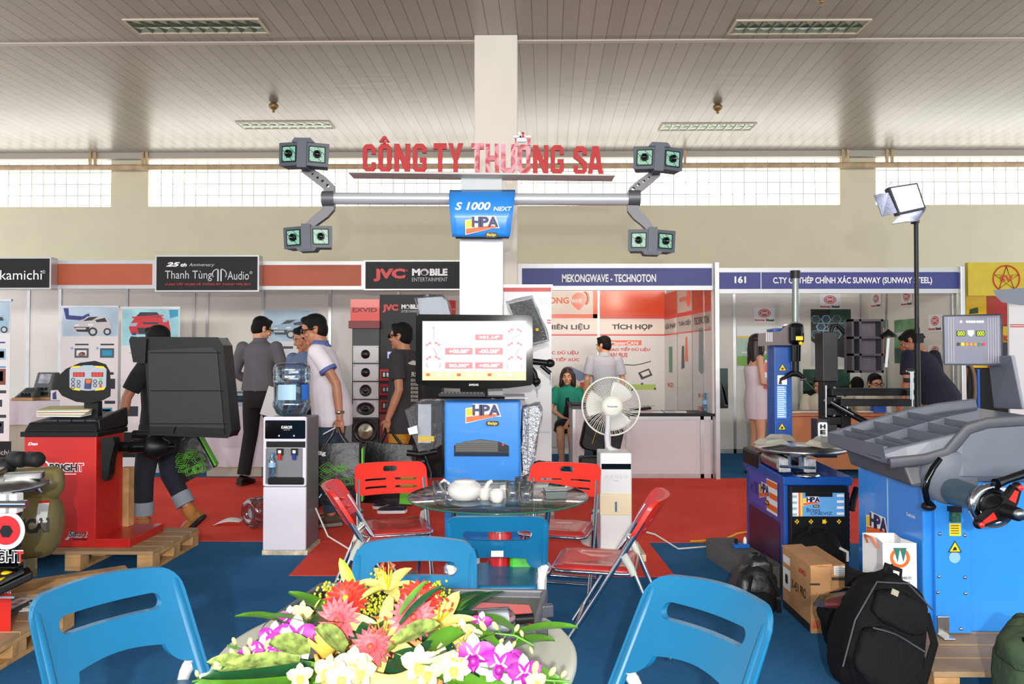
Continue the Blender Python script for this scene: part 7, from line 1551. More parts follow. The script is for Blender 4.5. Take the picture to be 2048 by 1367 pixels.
# ================================================================ right: blue and grey wheel balancer
M_bgrey = mat('tray_grey', (98, 104, 115), .4, var=.02, vs=6); M_dg2 = mat('housing_grey', (80, 82, 88), .45)
pallet('wooden_pallet', 'wooden pallet under the blue and grey wheel balancer', 1.61, 2.75, 2.97, 4.1, .125, 3)
t = thing('wheel_balancer', 'blue wheel balancer with a grey tray, control display and steel shaft', 'wheel balancer', (2.05, 3.7, .125))
hx0, hx1, hy0, hy1 = X(1842, 3.4), 2.42, 3.4, 4.05
MB().bx(hx0, hx1, hy0, hy1, .125, .80, M_blue).build('cabinet', t, bevel=.008)
b = MB(); b.bx(X(1864, 3.38), X(1935, 3.38), 3.372, 3.4, .13, .78, M_blue); b.build('front_strip', t, bevel=.004)
b = MB()
for px, py in ((1880, 1067), (1930, 1070), (1878, 1152), (1930, 1154), (1876, 1184), (1931, 1186), (1922, 1257), (1882, 990)): b.lathe([(.008, 0), (.006, .004), (0, .005)], M_steel, O=W(px, py, 3.37), ax=(0, -1, 0), n=10)
b.build('screw', t)
b = MB(); pbox(b, 1899, 1046, 1922, 1071, 3.37, .002, M_yel)
for k in range(4): pbox(b, 1902, 1050 + k * 5, 1918, 1051.5 + k * 5, 3.369, .001, M_blet)
warn(b, 1910, 1094, 25, 3.37); b.poly(circ(.025, W(1909, 1114, 3.37).x, W(1909, 1114, 3.37).z, 20), mat('seal_clear', (140, 185, 235), .3), O=(0, 3.369, 0)); b.build('warning_sticker', t)
b = MB(); pbox(b, 1905, 1022, 1922, 1044, 3.345, .03, mat('pcb_dark', (40, 84, 60), .4, var=.3, vs=60)); pbox(b, 1903, 1014, 1924, 1024, 3.335, .035, M_black); b.build('terminal_box', t)
b = MB(); hpa_logo(b, V((hx0 - .004, 3.83, .49)), .23, ul, UZ); b.text('TwinLight', V((hx0 - .003, 3.5, .62)), .08, .02, M_wlet, ul, bold=.02); b.build('badge', t)
b = MB(); b.bx(hx0 - .003, hx0, 3.72, 3.726, .14, .78, M_ppale); b.build('seam', t)
b = MB(); b.ob(V((X(1882, 3.35), 3.36, .16)), (.05, .012, .10), M_steel); b.ob(V((X(1882, 3.34), 3.33, .13)), (.05, .07, .01), M_steel); b.build('floor_bracket', t, bevel=.003)
# grey moulded top
secs = [(1.655, .870, .935), (1.74, .835, .955), (1.83, .80, .985), (1.95, .80, 1.02), (2.1, .80, 1.06), (2.25, .80, 1.09), (2.45, .80, 1.115)]
def yf(x): return 3.44 - .10 * min(1, max(0, (x - 1.66) / .25))
rings = []
for x, zb4, zt4 in secs:
    y0, y1 = yf(x), 4.1 - .02 * (x < 1.7)
    rings.append([V((x, y0 + .02, zb4)), V((x, y0, zb4 + .03)), V((x, y0 + .015, zt4)), V((x, y0 + .035, zt4)), V((x, y0 + .045, zt4 - .05)), V((x, y1 - .035, zt4 - .035)), V((x, y1 - .02, zt4 + .015)), V((x, y1, zt4 + .015)), V((x, y1, zb4 + .02))])
b = MB(); b.loft(rings, M_bgrey, smooth=False); tr = b.build('moulded_tray', t, bevel=.012, seg=3)
b = MB(); 
for x in (1.668,): b.bx(x - .012, x + .006, 3.46, 4.08, .89, .945, M_bgrey)
for x, zt4 in ((1.74, .955), (1.78, .968), (1.90, 1.003), (2.0, 1.032), (2.08, 1.053)): b.hexa([(x, yf(x) + .03, zt4 - .05), (x + .008, yf(x) + .03, zt4 - .05), (x + .008, 4.09, zt4 - .04), (x, 4.09, zt4 - .04), (x, yf(x) + .03, zt4 - .004), (x + .008, yf(x) + .03, zt4 - .004), (x + .008, 4.09, zt4 + .006), (x, 4.09, zt4 + .006)], M_bgrey)
b.loft([[V((x, 3.72, z - .05)), V((x, 3.728, z - .05)), V((x, 3.728, z + .0)), V((x, 3.72, z + .0))] for x, _, z in secs[:6]], M_bgrey, smooth=False); b.build('tray_rib', tr)
b = MB(); b.hexa([(hx0 - .06, 3.375, .775), (2.03, 3.375, .78), (2.03, 4.07, .78), (hx0 - .03, 4.07, .775), (hx0 - .085, 3.40, .87), (2.03, 3.36, .87), (2.03, 4.07, .87), (hx0 - .06, 4.07, .87)], M_dg2); b.build('tray_collar', t, bevel=.012)
# dark band standing in for the shade of a moulded step; shaft housing
b = MB(); band = [(1780, 925), (1850, 918), (1895, 905), (1915, 882), (1935, 858), (1975, 845), (2080, 838)]
b.tube([W(p[0], p[1], 3.352) for p in band], .008, M_dg2, 10, flat=3.2, up=UY); b.build('step_shade_band', t)
sx, sz = 1.905, .762
b = MB(); b.lathe([(.125, 0), (.128, .02), (.12, .055), (.105, .065), (.0, .065)], M_bgrey, O=V((sx - .0, 3.41, sz + .06)), ax=(0, -1, 0), n=40); b.build('shaft_housing', t)
b = MB(); b.lathe([(.055, 0), (.058, .02), (.05, .2), (.045, .24)], mat('shaft_sleeve', (70, 92, 104), .35), O=V((sx, 3.345, sz)), ax=(0, -1, 0), n=32); b.build('shaft_sleeve', t)
b = MB(); b.lathe([(.088, 0), (.09, .012), (.088, .03), (.06, .034), (.055, .02), (.03, .02)], M_chrome, O=V((sx, 3.09, sz - .01)), ax=(0, -1, 0), n=44); b.lathe([(.02, 0), (.02, .2), (0, .2)], M_steel, O=V((sx, 3.09, sz - .01)), ax=(0, -1, 0), n=24); b.build('flange', t)
b = MB(); b.lathe([(.055, 0), (.05, .05), (.028, .07), (.026, .15), (.02, .155), (.0, .155)], M_black, O=V((sx, 3.06, sz - .012)), ax=(0, -1, 0), n=28); nut = b.build('quick_nut', t)
Yw_ = 2.985
for sg, tip in ((1, (2037, 974)), (-1, (1960, 1048))):
    c_ = V((sx, Yw_, sz - .014)); tp = W(*tip, Yw_); d_ = (tp - c_).normalized(); n_ = V((-d_.z, 0, d_.x))
    b = MB(); pts = [c_ + n_ * .03, c_ + d_ * .09 + n_ * .02, tp + n_ * .016, tp - n_ * .016, c_ + d_ * .05 - n_ * .028, c_ - n_ * .03]
    loop = [(p.x, p.z) for p in pts]; ar = sum(loop[i][0] * loop[(i + 1) % 6][1] - loop[(i + 1) % 6][0] * loop[i][1] for i in range(6))
    if ar < 0: loop.reverse()
    b.poly(loop, M_black, O=(0, Yw_, 0), d=.03); b.ell(tp + V((0, .01, 0)), .02, M_black, 14, 8); wg = b.build('wing', nut, bevel=.004)
    b = MB(); pts = [c_ + d_ * .045 + n_ * .012, c_ + d_ * .10 + n_ * .006, c_ + d_ * .10 - n_ * .006, c_ + d_ * .045 - n_ * .018]; loop = [(p.x, p.z) for p in pts]; ar = sum(loop[i][0] * loop[(i + 1) % 4][1] - loop[(i + 1) % 4][0] * loop[i][1] for i in range(4))
    if ar < 0: loop.reverse()
    b.poly(loop, M_red, O=(0, Yw_ - .002, 0), d=.002); b.ell(tp - V((0, .012, 0)), (.012, .006, .012), M_red, 12, 6); b.build('red_inlay', nut)
b = MB(); b.tube([W(1992, 967, 3.05), W(2010, 960, 3.07), W(2100, 930, 3.15)], [.022, .017, .02], M_gloss, 14); b.build('pull_handle', t)
b = MB(); b.tube([W(1880, 917, 3.26), W(1866, 935, 3.25), W(1855, 957, 3.24), W(1850, 980, 3.24), W(1854, 1000, 3.25), W(1862, 1012, 3.26)], [.012, .013, .013, .013, .013, .018], M_gloss, 14); b.ell(W(1857, 1012, 3.27), (.03, .03, .02), M_black, 16, 8); b.build('gauge_arm', t)
b = MB(); b.tube([W(1827, 912, 3.42), W(1827, 920, 3.42)], .006, M_steel); b.tube([W(1820, 913, 3.42), W(1828, 910, 3.42), W(1840, 912, 3.42), W(1844, 909, 3.42)], .009, mat('bronze_knob', (96, 84, 74), .4), 8); b.build('wing_screw', t)
# column and display
b = MB(); b.hexa([W(1988, 816, 4.05), W(2045, 818, 3.85), W(2050, 818, 4.1), W(1990, 816, 4.15), W(1976, 712, 4.05), W(2022, 710, 3.85), W(2030, 710, 4.1), W(1980, 712, 4.15)], M_bgrey); b.build('display_column', t, bevel=.008)
Yd2 = 3.95; b = MB(); b.loft([[W(px, py, Yd2 + yy) for px, py in ((1884, 632), (1887, 630), (2000, 627), (2004, 629), (2006, 729), (2003, 731), (1890, 730), (1886, 727))] for yy in (0, .07)], M_dgrey, smooth=False); ds2 = b.build('display', t, bevel=.008)
mdp = mat('display_face', (128, 128, 142), .3, .4); b = MB(); ppoly(b, [(1888, 633), (2000, 630), (2002, 727), (1890, 727)], Yd2 - .004, mdp, .003)
for xx in (1897, 1902, 1907, 1976, 1981, 1986, 1991, 1996): pbox(b, xx, 634, xx + .8, 724, Yd2 - .0055, .001, M_sgrey)
Ydd = Yd2 - .006
for cx in (1922, 1934, 1939, 1944, 1949, 1955, 1960, 1965): b.poly(circ(.007, W(cx, 643, Ydd).x, W(cx, 643, Ydd).z, 12), M_wlet, O=(0, Ydd, 0))
mdg = mat('digit_bg', (70, 76, 20), .3); mdd = mat('digit_green', (190, 210, 40), .3, emit=.5)
for xx in (1913, 1952): pbox(b, xx, 661, xx + 18, 672, Ydd, .001, mdg); ptext(b, '000', xx + 2, 662, xx + 16, 671, Ydd, mdd, .01)
ppoly(b, [(1935, 660), (1948, 660), (1948, 667), (1944, 672), (1939, 672), (1935, 667)], Ydd, M_wlet)
for k, cm in enumerate((M_dgrey, M_yel, mat('btn_amber', (200, 140, 60), .4), mat('btn_amber', (200, 140, 60), .4), mat('btn_amber', (200, 140, 60), .4), mat('btn_green', (30, 140, 90), .4), mat('btn_red', (220, 40, 80), .4))): b.poly(circ(.0095, W(1917 + k * 8.4, 688, Ydd).x, W(1917 + k * 8.4, 688, Ydd).z, 14), cm, O=(0, Ydd, 0))
b.build('control_panel', ds2)
b = MB(); b.loft([[W(px, py, 3.7 + yy) for px, py in ((1986, 580), (2010, 578), (2090, 572), (2090, 612), (2040, 610), (2004, 604), (1993, 594))] for yy in (0, .35)], M_bgrey, smooth=False); b.build('wheel_hood', t, bevel=.02, seg=3)
b = MB(); b.tube([W(2075, 600, 3.9), W(2095, 700, 3.95), W(2085, 830, 4.0)], .04, M_bgrey, 12); b.build('hood_arm', t)
# ================================================================ folding chairs
M_cblue = mat('chair_blue', (22, 112, 156), .38, var=.02, vs=6, coat=.1); M_cred = mat('chair_red', (226, 48, 34), .38, coat=.15); M_ctube = mat('chair_white_tube', (222, 220, 212), .4)
M_vinyl = mat('red_vinyl', (186, 46, 44), .25, var=.05, vs=12, coat=.3); M_hinge = mat('hinge_grey', (190, 192, 182), .5)
CH = .71
def ya(z): return -.22 + .44 * (1 - z / CH)       # the slanting side tube, local y at height z
def bent(mb, loops, m, depth, curve, wd=.21):
    """backrest sheet cut from a flat outline (x, z), bent round the sitter and laid on the slanting tubes"""
    k = MB(); k.poly(loops, m, O=(0, 0, 0), u=UX, v=UZ, d=depth)
    bm = bmesh.new(); bv = [bm.verts.new(p) for p in k.v]
    for f in k.f:
        try: bm.faces.new([bv[i] for i in f])
        except ValueError: pass
    bmesh.ops.remove_doubles(bm, verts=bm.verts, dist=1e-6)
    for i in range(1, 24):
        bmesh.ops.bisect_plane(bm, geom=bm.verts[:] + bm.edges[:] + bm.faces[:], plane_co=(-wd + 2 * wd * i / 24, 0, 0), plane_no=(1, 0, 0))
    bmesh.ops.remove_doubles(bm, verts=bm.verts, dist=1e-5); bmesh.ops.dissolve_degenerate(bm, edges=bm.edges, dist=1e-6)
    bm.verts.index_update()
    vs = [V((v.co.x, v.co.y + ya(v.co.z) - curve * (1 - (v.co.x / wd) ** 2), v.co.z)) for v in bm.verts]
    mb.add(vs, [[v.index for v in f.verts] for f in bm.faces], m, True); bm.free()
    return mb
def crease(o): o.data.set_sharp_from_angle(angle=R(35)); return o
def dense(pts, n=6):
    out = []
    for i in range(len(pts)):
        a, b = pts[i], pts[(i + 1) % len(pts)]
        for q in range(n): out.append((a[0] + (b[0] - a[0]) * q / n, a[1] + (b[1] - a[1]) * q / n))
    return out
def make_chair(kind, label, group):
    t = thing('folding_chair', label, 'chair', (0, 0, 0), 0, group)
    tube = M_ctube if kind == 'blue' else M_chrome; main = M_cblue if kind == 'blue' else M_cred; r = .0125
    b = MB()
    if kind == 'blue':
        top = [(.165 * math.sin(a) * 1.0, 0) for a in (0,)]
        o = [(-.212, .42), (-.182, .42)] + [(-.182 + .062 * math.sin(a) * 1.0, .455 + .055 * (1 - math.cos(a))) for a in [PI / 2 * i / 5 for i in range(6)]] + [(-.12 + .24 * i / 10, .510 + .012 * math.sin(PI * i / 10)) for i in range(1, 10)] + [(.182 - .062 * math.sin(a), .455 + .055 * (1 - math.cos(a))) for a in [PI / 2 * i / 5 for i in range(5, -1, -1)]] + [(.182, .42), (.212, .42), (.212, .55), (.212, .64)]
        o += [(.157 + .055 * math.cos(a), .645 + .062 * math.sin(a)) for a in [PI / 2 * i / 6 for i in range(1, 7)]] + [(.157 - .314 * i / 12, .707 + .008 * math.sin(PI * i / 12)) for i in range(1, 12)] + [(-.157 - .055 * math.sin(a), .645 + .062 * math.cos(a)) for a in [PI / 2 * i / 6 for i in range(0, 6)]] + [(-.212, .64), (-.212, .55)]
        slot = rrect(.285, .044, .021, 0, .622, 5); slot = [p for p in slot]
        s2 = []
        for i in range(len(slot)):
            a, c = slot[i], slot[(i + 1) % len(slot)]; n = 10 if abs(a[0] - c[0]) > .1 else 1
            for q in range(n): s2.append((a[0] + (c[0] - a[0]) * q / n, a[1] + (c[1] - a[1]) * q / n))
        bent(b, [o, s2], main, .024, .045); 
        for sg in (-1, 1): b.tube([(sg * .197, ya(z) + .004, z) for z in (.415, .5, .6, .66, .685)], [.0165, .0165, .0165, .015, .006], main, 14)
        bk = crease(b.build('backrest', t))
    else:
        o = rrect(.43, .175, .04, 0, .622, 5); o2 = []
        for i in range(len(o)):
            a, c = o[i], o[(i + 1) % len(o)]; n = 12 if abs(a[0] - c[0]) > .1 else 1
            for q in range(n): o2.append((a[0] + (c[0] - a[0]) * q / n, a[1] + (c[1] - a[1]) * q / n))
        holes = [rrect(.085, .032, .015, 0, .672, 4)] + [rrect(.13, .013, .006, sg * .09, z, 3) for sg in (-1, 1) for z in (.615, .572)]
        bent(b, [o2] + holes, main, .022, .055); bk = crease(b.build('backrest', t))
    for sg in (-1, 1):
        b = MB(); z0 = .45 if kind == 'blue' else .56
        zt9 = .5 if kind == 'blue' else .62; b.tube([(sg * .197, ya(zt9) + .006, zt9), (sg * .2, ya(.4), .4), (sg * .2, ya(.02), .02)], r, tube, 12); b.build('leg', t)
        b = MB(); b.tube([(sg * .182, ya(.46), .46), (sg * .182, ya(.46) - .03, .43), (sg * .182, -.27, .015)], r * .95, tube, 12); b.build('leg', t)
        b = MB(); b.tube([(sg * .205, ya(.468), .468), (sg * .195, ya(.46) - .012, .452), (sg * .184, ya(.46) - .035, .41), (sg * .183, ya(.46) - .05, .375)], [.018, .02, .018, .016], M_hinge if kind == 'red' else tube, 10); b.build('hinge', t)
    b = MB(); b.tube([(-.182, -.27, .013), (.182, -.27, .013)], r * .95, tube, 10); b.tube([(-.2, ya(.10), .10), (.2, ya(.10), .10)], r * .8, tube, 10); b.build('stretcher', t)
    b = MB(); sh = rrect(.375, .37, .05, 0, .07, 5)
    if kind == 'blue':
        b.loft([[V((p[0] * k, (p[1] - .07) * k + .07, z)) for p in sh] for k, z in ((.9, .368), (1, .374), (1, .384), (.97, .392), (.8, .388), (.3, .384))], main, cap=True); b.build('seat', t)
    else:
        b.loft([[V((p[0] * k, (p[1] - .07) * k + .07, z)) for p in sh] for k, z in ((.95, .37), (1, .378), (1, .388), (.93, .396), (.7, .402), (.5, .394), (.2, .39))], M_vinyl, cap=True); st_ = b.build('seat', t)
        b = MB(); b.tube([V((p[0] * 1.02, (p[1] - .07) * 1.02 + .07, .376)) for p in sh], .009, M_chrome, 8, closed=True); b.build('seat_rim', st_)
    return t
def face_to(dx, dy): return math.atan2(-dx, dy)
def place(o, x, y, dx, dy): o.location = (x, y, 0.0); o.rotation_euler = (0, 0, face_to(dx, dy)); return o
cb = make_chair('blue', 'blue folding chair at the front left of the white table', 'blue folding chairs'); place(cb, -1.03, 2.05, .82, -.57)
blues = [(.36, 1.98, -.80, -.60, 'blue folding chair at the front right, before the black backpack'), (X(830, 2.5), 2.42, .06, -1, 'blue folding chair behind the flowers, pushed to the white table'), (X(993, 3.1), 3.28, -.02, 1, 'blue folding chair with a small white sticker pushed to the glass table')]
for x, y, dx, dy, l in blues:
    o = dup(cb, (x, y, 0), face_to(dx, dy), l)
    if 'sticker' in l: cst = o
b = MB(); b.ob((.02, ya(.545) - .075, .545), (.045, .003, .02), M_paper, rot=(32, 0, 0))
M_ = Matrix.Translation(V((X(993, 3.1), 3.28, 0))) @ Matrix.Rotation(face_to(-.02, 1), 4, 'Z'); b2 = MB(M_); b2.ob((-.0, ya(.548) - .075, .548), (.05, .004, .024), M_paper, rot=(-32, 0, 0)); ROOTM[cst] = M_; b2.build('sticker', cst)
cr = make_chair('red', 'red folding chair on the left side of the glass table', 'red folding chairs'); place(cr, -.74, 3.84, .98, .18)
for x, y, dx, dy, l in ((X(790, 4.4), 4.38, .28, -1, 'red folding chair behind the glass table, left of the blue cabinet'), (X(1118, 4.4), 4.36, -.25, -1, 'red folding chair behind the glass table, beside the air cooler'), (.43, 3.60, -.97, .2, 'red folding chair on the right side of the glass table')):
    dup(cr, (x, y, 0), face_to(dx, dy), l)
b = MB(Matrix.Translation(V((-.74, 3.84, 0))) @ Matrix.Rotation(face_to(.98, .18), 4, 'Z')); ROOTM[cr] = b.M; b.ob((.1, ya(.67) - .075, .672), (.02, .004, .02), mat('sticker_blue', (100, 165, 225), .4), rot=(-32, 0, 0)); b.build('sticker', cr)
t = dup(cb, (X(145, 9.75), 9.5, 0), face_to(0, 1), 'blue folding chair far back by the left cloth table', scale=1.12)

# ================================================================ glass table and tea things
gx, gy, gz, gr = X(996, 3.55), 3.55, .70, .42
t = thing('glass_table', 'round glass table on chrome legs with a lower wire shelf', 'table', (gx, gy, 0))
M_tg = clear('table_glass', (244, 250, 247), .2, .015)
MB().lathe([(0, -.005), (gr - .004, -.005), (gr, -.002), (gr, .003), (gr - .004, .006), (0, .006)], M_tg, O=(gx, gy, gz), n=72, caps=False).build('glass_top', t)
MB().tube([(gx + (gr + .0) * math.cos(2 * PI * i / 72), gy + gr * math.sin(2 * PI * i / 72), gz) for i in range(72)], .0045, mat('glass_edge', (30, 92, 70), .15), 8, closed=True).build('glass_edge', t)
for k in range(4):
    a = PI / 4 + k * PI / 2 + .1; b = MB(); b.tube([(gx + .30 * math.cos(a), gy + .30 * math.sin(a), gz - .008), (gx + .27 * math.cos(a), gy + .27 * math.sin(a), .5), (gx + .22 * math.cos(a), gy + .22 * math.sin(a), .3), (gx + .33 * math.cos(a), gy + .33 * math.sin(a), .012)], .014, M_chrome, 12); b.lathe([(.026, 0), (.026, .006), (0, .006)], M_rub, O=(gx + .30 * math.cos(a), gy + .30 * math.sin(a), gz - .012), n=16); b.build('leg', t)
b = MB(); b.tube([(gx + .25 * math.cos(2 * PI * i / 48), gy + .25 * math.sin(2 * PI * i / 48), .36) for i in range(48)], .01, M_chrome, 10, closed=True)
for k in range(9): x = -.2 + .05 * k; h_ = math.sqrt(.25 ** 2 - x * x); b.tube([(gx + x, gy - h_, .36), (gx + x, gy + h_, .36)], .004, M_chrome, 6)
b.tube([(gx - .2, gy - .1, .30), (gx + .2, gy + .1, .22)], .006, M_chrome, 6); b.tube([(gx + .2, gy - .1, .30), (gx - .2, gy + .1, .22)], .006, M_chrome, 6); b.build('wire_shelf', t)
gt = gz + .0065
M_cer = mat('white_ceramic', (206, 204, 200), .15, coat=.3)
px_, py_ = X(930, 3.42), 3.42
t = thing('teapot', 'white ceramic teapot on the glass table', 'teapot', (px_, py_, gt))
MB().lathe([(.04, 0), (.06, .006), (.078, .03), (.08, .05), (.068, .072), (.05, .082), (.048, .086), (.05, .088), (0, .09)], M_cer, O=(px_, py_, gt), n=36).build('body', t)
MB().tube([(px_ + .068, py_, gt + .028), (px_ + .095, py_, gt + .045), (px_ + .108, py_, gt + .075), (px_ + .125, py_, gt + .085)], [.02, .015, .01, .008], M_cer, 14).build('spout', t)
MB().tube([(px_ - .07, py_, gt + .07), (px_ - .095, py_, gt + .088), (px_ - .115, py_, gt + .07), (px_ - .1, py_, gt + .04), (px_ - .074, py_, gt + .026)], .007, M_cer, 10).build('handle', t)
def cup(px, Y, l, m=M_cer, r=.032, h=.055, glass=False, nm='tea_cup', g='white tea cups', c='cup'):
    x = X(px, Y); O = (x, Y, gt)
    pr_ = [(r * .6, 0), (r * .75, .004), (r, h * .45), (r * .97, h * .8), (r * .9, h), (r * .86, h), (r * .92, h * .8), (r * .92, h * .4), (0, .008)] if not glass else [(0, .0), (r * .85, 0), (r * .9, .003), (r, h), (r * .93, h), (r * .83, .012), (0, .012)]
    o = MB().lathe(pr_, m, O=O, n=28, caps=False).build(nm); return tag(o, l, c, g)
cup(970, 3.42, 'white tea cup nearest the teapot spout'); cup(994, 3.36, 'white tea cup standing in front, middle of the row'); cup(1012, 3.46, 'white tea cup touching the glasses'); 
M_gl = clear('drinking_glass', (252, 253, 253), .07, .02)
for px, Y, l in ((880, 3.40, 'clear drinking glass left of the teapot'), (1025, 3.38, 'clear drinking glass beside the tea cups'), (1053, 3.36, 'clear drinking glass in front at the right of the cups'), (1042, 3.52, 'clear drinking glass behind the front right glass')): cup(px, Y, l, M_gl, .033, .085, True, 'drinking_glass', 'clear drinking glasses', 'glass')
x = X(1110, 3.45); t = thing('tin_box', 'small metal tin on the right of the glass table', 'tin', (x, 3.45, gt)); b = MB(); b.ob((x, 3.45, gt + .018), (.1, .07, .036), mat('tin_grey', (130, 136, 132), .25, .7), rot=(0, 0, 8)); b.build('tin_body', t, bevel=.006); b = MB(); b.ob((x, 3.45, gt + .042), (.102, .072, .012), M_steel, rot=(0, 0, 8)); b.build('lid', t, bevel=.004)
# lower shelf goods
zs_ = .371
b = MB(); b.lathe([(.055, 0), (.055, .19), (.05, .2), (.0, .2)], mat('tin_red', (206, 30, 36), .25, coat=.4), O=(gx + .01, gy - .02, zs_), n=6); tag(b.build('tea_tin'), 'red tea tin standing on the lower wire shelf', 'tin')
for k, (dx, dy, w_, m_, l) in enumerate(((.12, -.05, .13, mat('packet_green', (60, 170, 40), .3, var=.3, vs=20), 'bright green packet on the lower wire shelf'), (.09, .06, .1, mat('packet_dgreen', (40, 110, 40), .3), 'dark green packet behind the red tin'), (-.12, -.02, .07, M_paper, 'white packet left of the red tin'))):
    b = MB(); b.ob((gx + dx, gy + dy, zs_ + .05), (w_, .05, .1), m_, rot=(0, 0, 12 * k)); tag(b.build('snack_packet', bevel=.015), l, 'packet', 'packets under the glass table')
tag(MB().ob((gx - .05, gy - .16, zs_ + .004), (.2, .12, .006), mat('print_cyan', (150, 205, 215), .35), rot=(0, 0, 10)).build('magazine'), 'pale blue magazine on the front of the wire shelf', 'magazine')

# ================================================================ white table, tool case
wx, wy, wz_, wr_ = X(800, 1.64), 1.64, .72, .385
M_wt = mat('table_white', (196, 196, 180), .4, var=.01, vs=5)
t = thing('white_table', 'round white table in the foreground carrying the flowers', 'table', (wx, wy, 0))
MB().lathe([(0, -.04), (wr_ - .02, -.04), (wr_ - .004, -.034), (wr_, -.022), (wr_, -.008), (wr_ - .006, -.001), (wr_ - .015, 0), (0, 0)], M_wt, O=(wx, wy, wz_), n=80, caps=False).build('table_top', t)
MB().tube([(wx, wy, wz_ - .04), (wx, wy, .03)], .035, M_ctube, 20).build('pedestal', t)
MB().lathe([(.22, .0), (.22, .015), (.05, .045), (0, .045)], M_ctube, O=(wx, wy, 0), n=40).build('base', t)
M_case = mat('case_grey', (84, 86, 94), .45, var=.03, vs=12); M_foam = mat('case_foam', (112, 112, 106), .9, bump=.6, bs=260); M_cin = mat('case_inner', (34, 34, 38), .6)
zc_ = wz_ + .001
t = thing('tool_case', 'open grey tool case with foam lid behind the flowers', 'case', (-.25, 1.92, wz_))
def tray(mb, P, h, rim, mo):
    """open shallow tray over the quad P (counter-clockwise from near left)"""
    c = sum(P, V((0, 0, 0))) / 4; I = [p.lerp(c, rim) for p in P]; up = UZ * h
    mb.add(P + [p + up for p in P] + [p + up for p in I] + [p + UZ * .012 for p in I], [(3, 2, 1, 0)] + [(i, (i + 1) % 4, 4 + (i + 1) % 4, 4 + i) for i in range(4)] + [(4 + i, 4 + (i + 1) % 4, 8 + (i + 1) % 4, 8 + i) for i in range(4)] + [(8 + i, 8 + (i + 1) % 4, 12 + (i + 1) % 4, 12 + i) for i in range(4)] + [(12, 13, 14, 15)], mo)
    return I
PR = [F(884, 1272, zc_), F(1072, 1284, zc_), F(1096, 1204, zc_), F(872, 1200, zc_)]
b = MB(); I = tray(b, PR, .035, .10, M_case); lid = b.build('lid', t, bevel=.006)
b = MB(); b.add([p + UZ * .016 for p in I], [(0, 1, 2, 3)], M_foam); b.build('foam_liner', lid)
for px, py in ((1082, 1258), (1094, 1220)): b = MB(); b.ob(F(px, py, zc_ + .02), (.03, .02, .03), M_dgrey, rot=(0, 0, 15)); b.build('latch', lid, bevel=.004)
PL = [F(560, 1262, zc_), F(866, 1266, zc_), F(866, 1204, zc_), F(640, 1202, zc_)]
b = MB(); I = tray(b, PL, .05, .08, M_case); btm = b.build('case_base', t, bevel=.006)
b = MB(); b.add([p + UZ * .03 for p in I], [(0, 1, 2, 3)], M_cin)
for k in range(7): b.ob(F(640 + k * 32, 1214 + (k % 2) * 12, zc_ + .04), (.05, .025, .03), [M_black, M_dgrey, M_steel][k % 3], rot=(0, 0, 20 * k))
b.ob(F(690, 1206, zc_ + .06), (.035, .01, .012), M_rlet, rot=(0, 0, 10)); b.build('tool_insert', btm, bevel=.003)
for px, py in ((600, 1228), (575, 1248)): b = MB(); b.ob(F(px, py, zc_ + .03), (.05, .025, .03), M_dgrey, rot=(0, 0, 40)); b.build('latch', btm, bevel=.004)
b = MB()
for k in range(5): b.ob(F(955 - k * 1, 1226 - k * 3, zc_ + .045 + .004 * k), (.25, .055, .006), [mat('flyer_red', (220, 70, 66), .35), mat('flyer_orange', (236, 130, 96), .35)][k % 2], rot=(0, 4, -4 + 2 * k))
tag(b.build('flyer_stack'), 'stack of red flyers in the open case lid', 'flyers')
b = MB(); p0, p1 = F(900, 1248, zc_ + .055), F(1030, 1238, zc_ + .055); b.tube([p0, p0.lerp(p1, .9), p1], [.028, .028, .012], clear('tube_clear', (225, 232, 238), .14, .05), 20); t2 = thing('scanner_tube', 'clear plastic tube with a red and white label in the case lid', 'tube', tuple(p0.lerp(p1, .5) - UZ * .03)); b.build('tube_body', t2)
b = MB(); b.tube([p0.lerp(p1, .3), p0.lerp(p1, .42)], .024, M_rlet, 18); b.tube([p0.lerp(p1, .42), p0.lerp(p1, .88)], .024, M_paper, 18); b.tube([p0.lerp(p1, .05), p0.lerp(p1, .3)], .024, M_pteal, 18); b.build('paper_label', t2)
b = MB(); b.tube([p1, p1 + (p1 - p0).normalized() * .04], .011, M_black, 14); b.build('nozzle', t2)

# ================================================================ flower arrangement
M_leaf = mat('leaf_green', (74, 124, 34), .4, var=.2, vs=14); M_dleaf = mat('leaf_dark', (24, 70, 38), .4, var=.2, vs=10); M_vleaf = mat('leaf_speckled', (120, 138, 70), .5, var=.35, vs=70)
M_lily = mat('lily_yellow', (222, 206, 112), .45, var=.05, vs=30); M_lcen = mat('lily_centre', (206, 186, 50), .5); M_grd = mat('gerbera_red', (226, 50, 36), .5, var=.08, vs=40); M_gpk2 = mat('gerbera_pink', (214, 84, 92), .5, var=.08, vs=40)
M_orc = mat('orchid_white', (214, 200, 210), .5); M_orp = mat('orchid_purple', (150, 26, 140), .5, var=.15, vs=50); M_yor = mat('orchid_cream', (200, 196, 140), .5, var=.05, vs=30); M_ros = mat('rose_yellow', (218, 196, 84), .5, var=.06, vs=30); M_gold = mat('goldenrod', (168, 172, 40), .6, var=.25, vs=60)
M_stamen = mat('stamen', (170, 70, 50), .5); M_bud = mat('bud_green', (214, 222, 130), .5)
fx, fy = X(770, 1.36), 1.36
fa = thing('flower_arrangement', 'low basket of lilies, gerberas and orchids on the white table', 'flowers', (fx, fy, wz_))
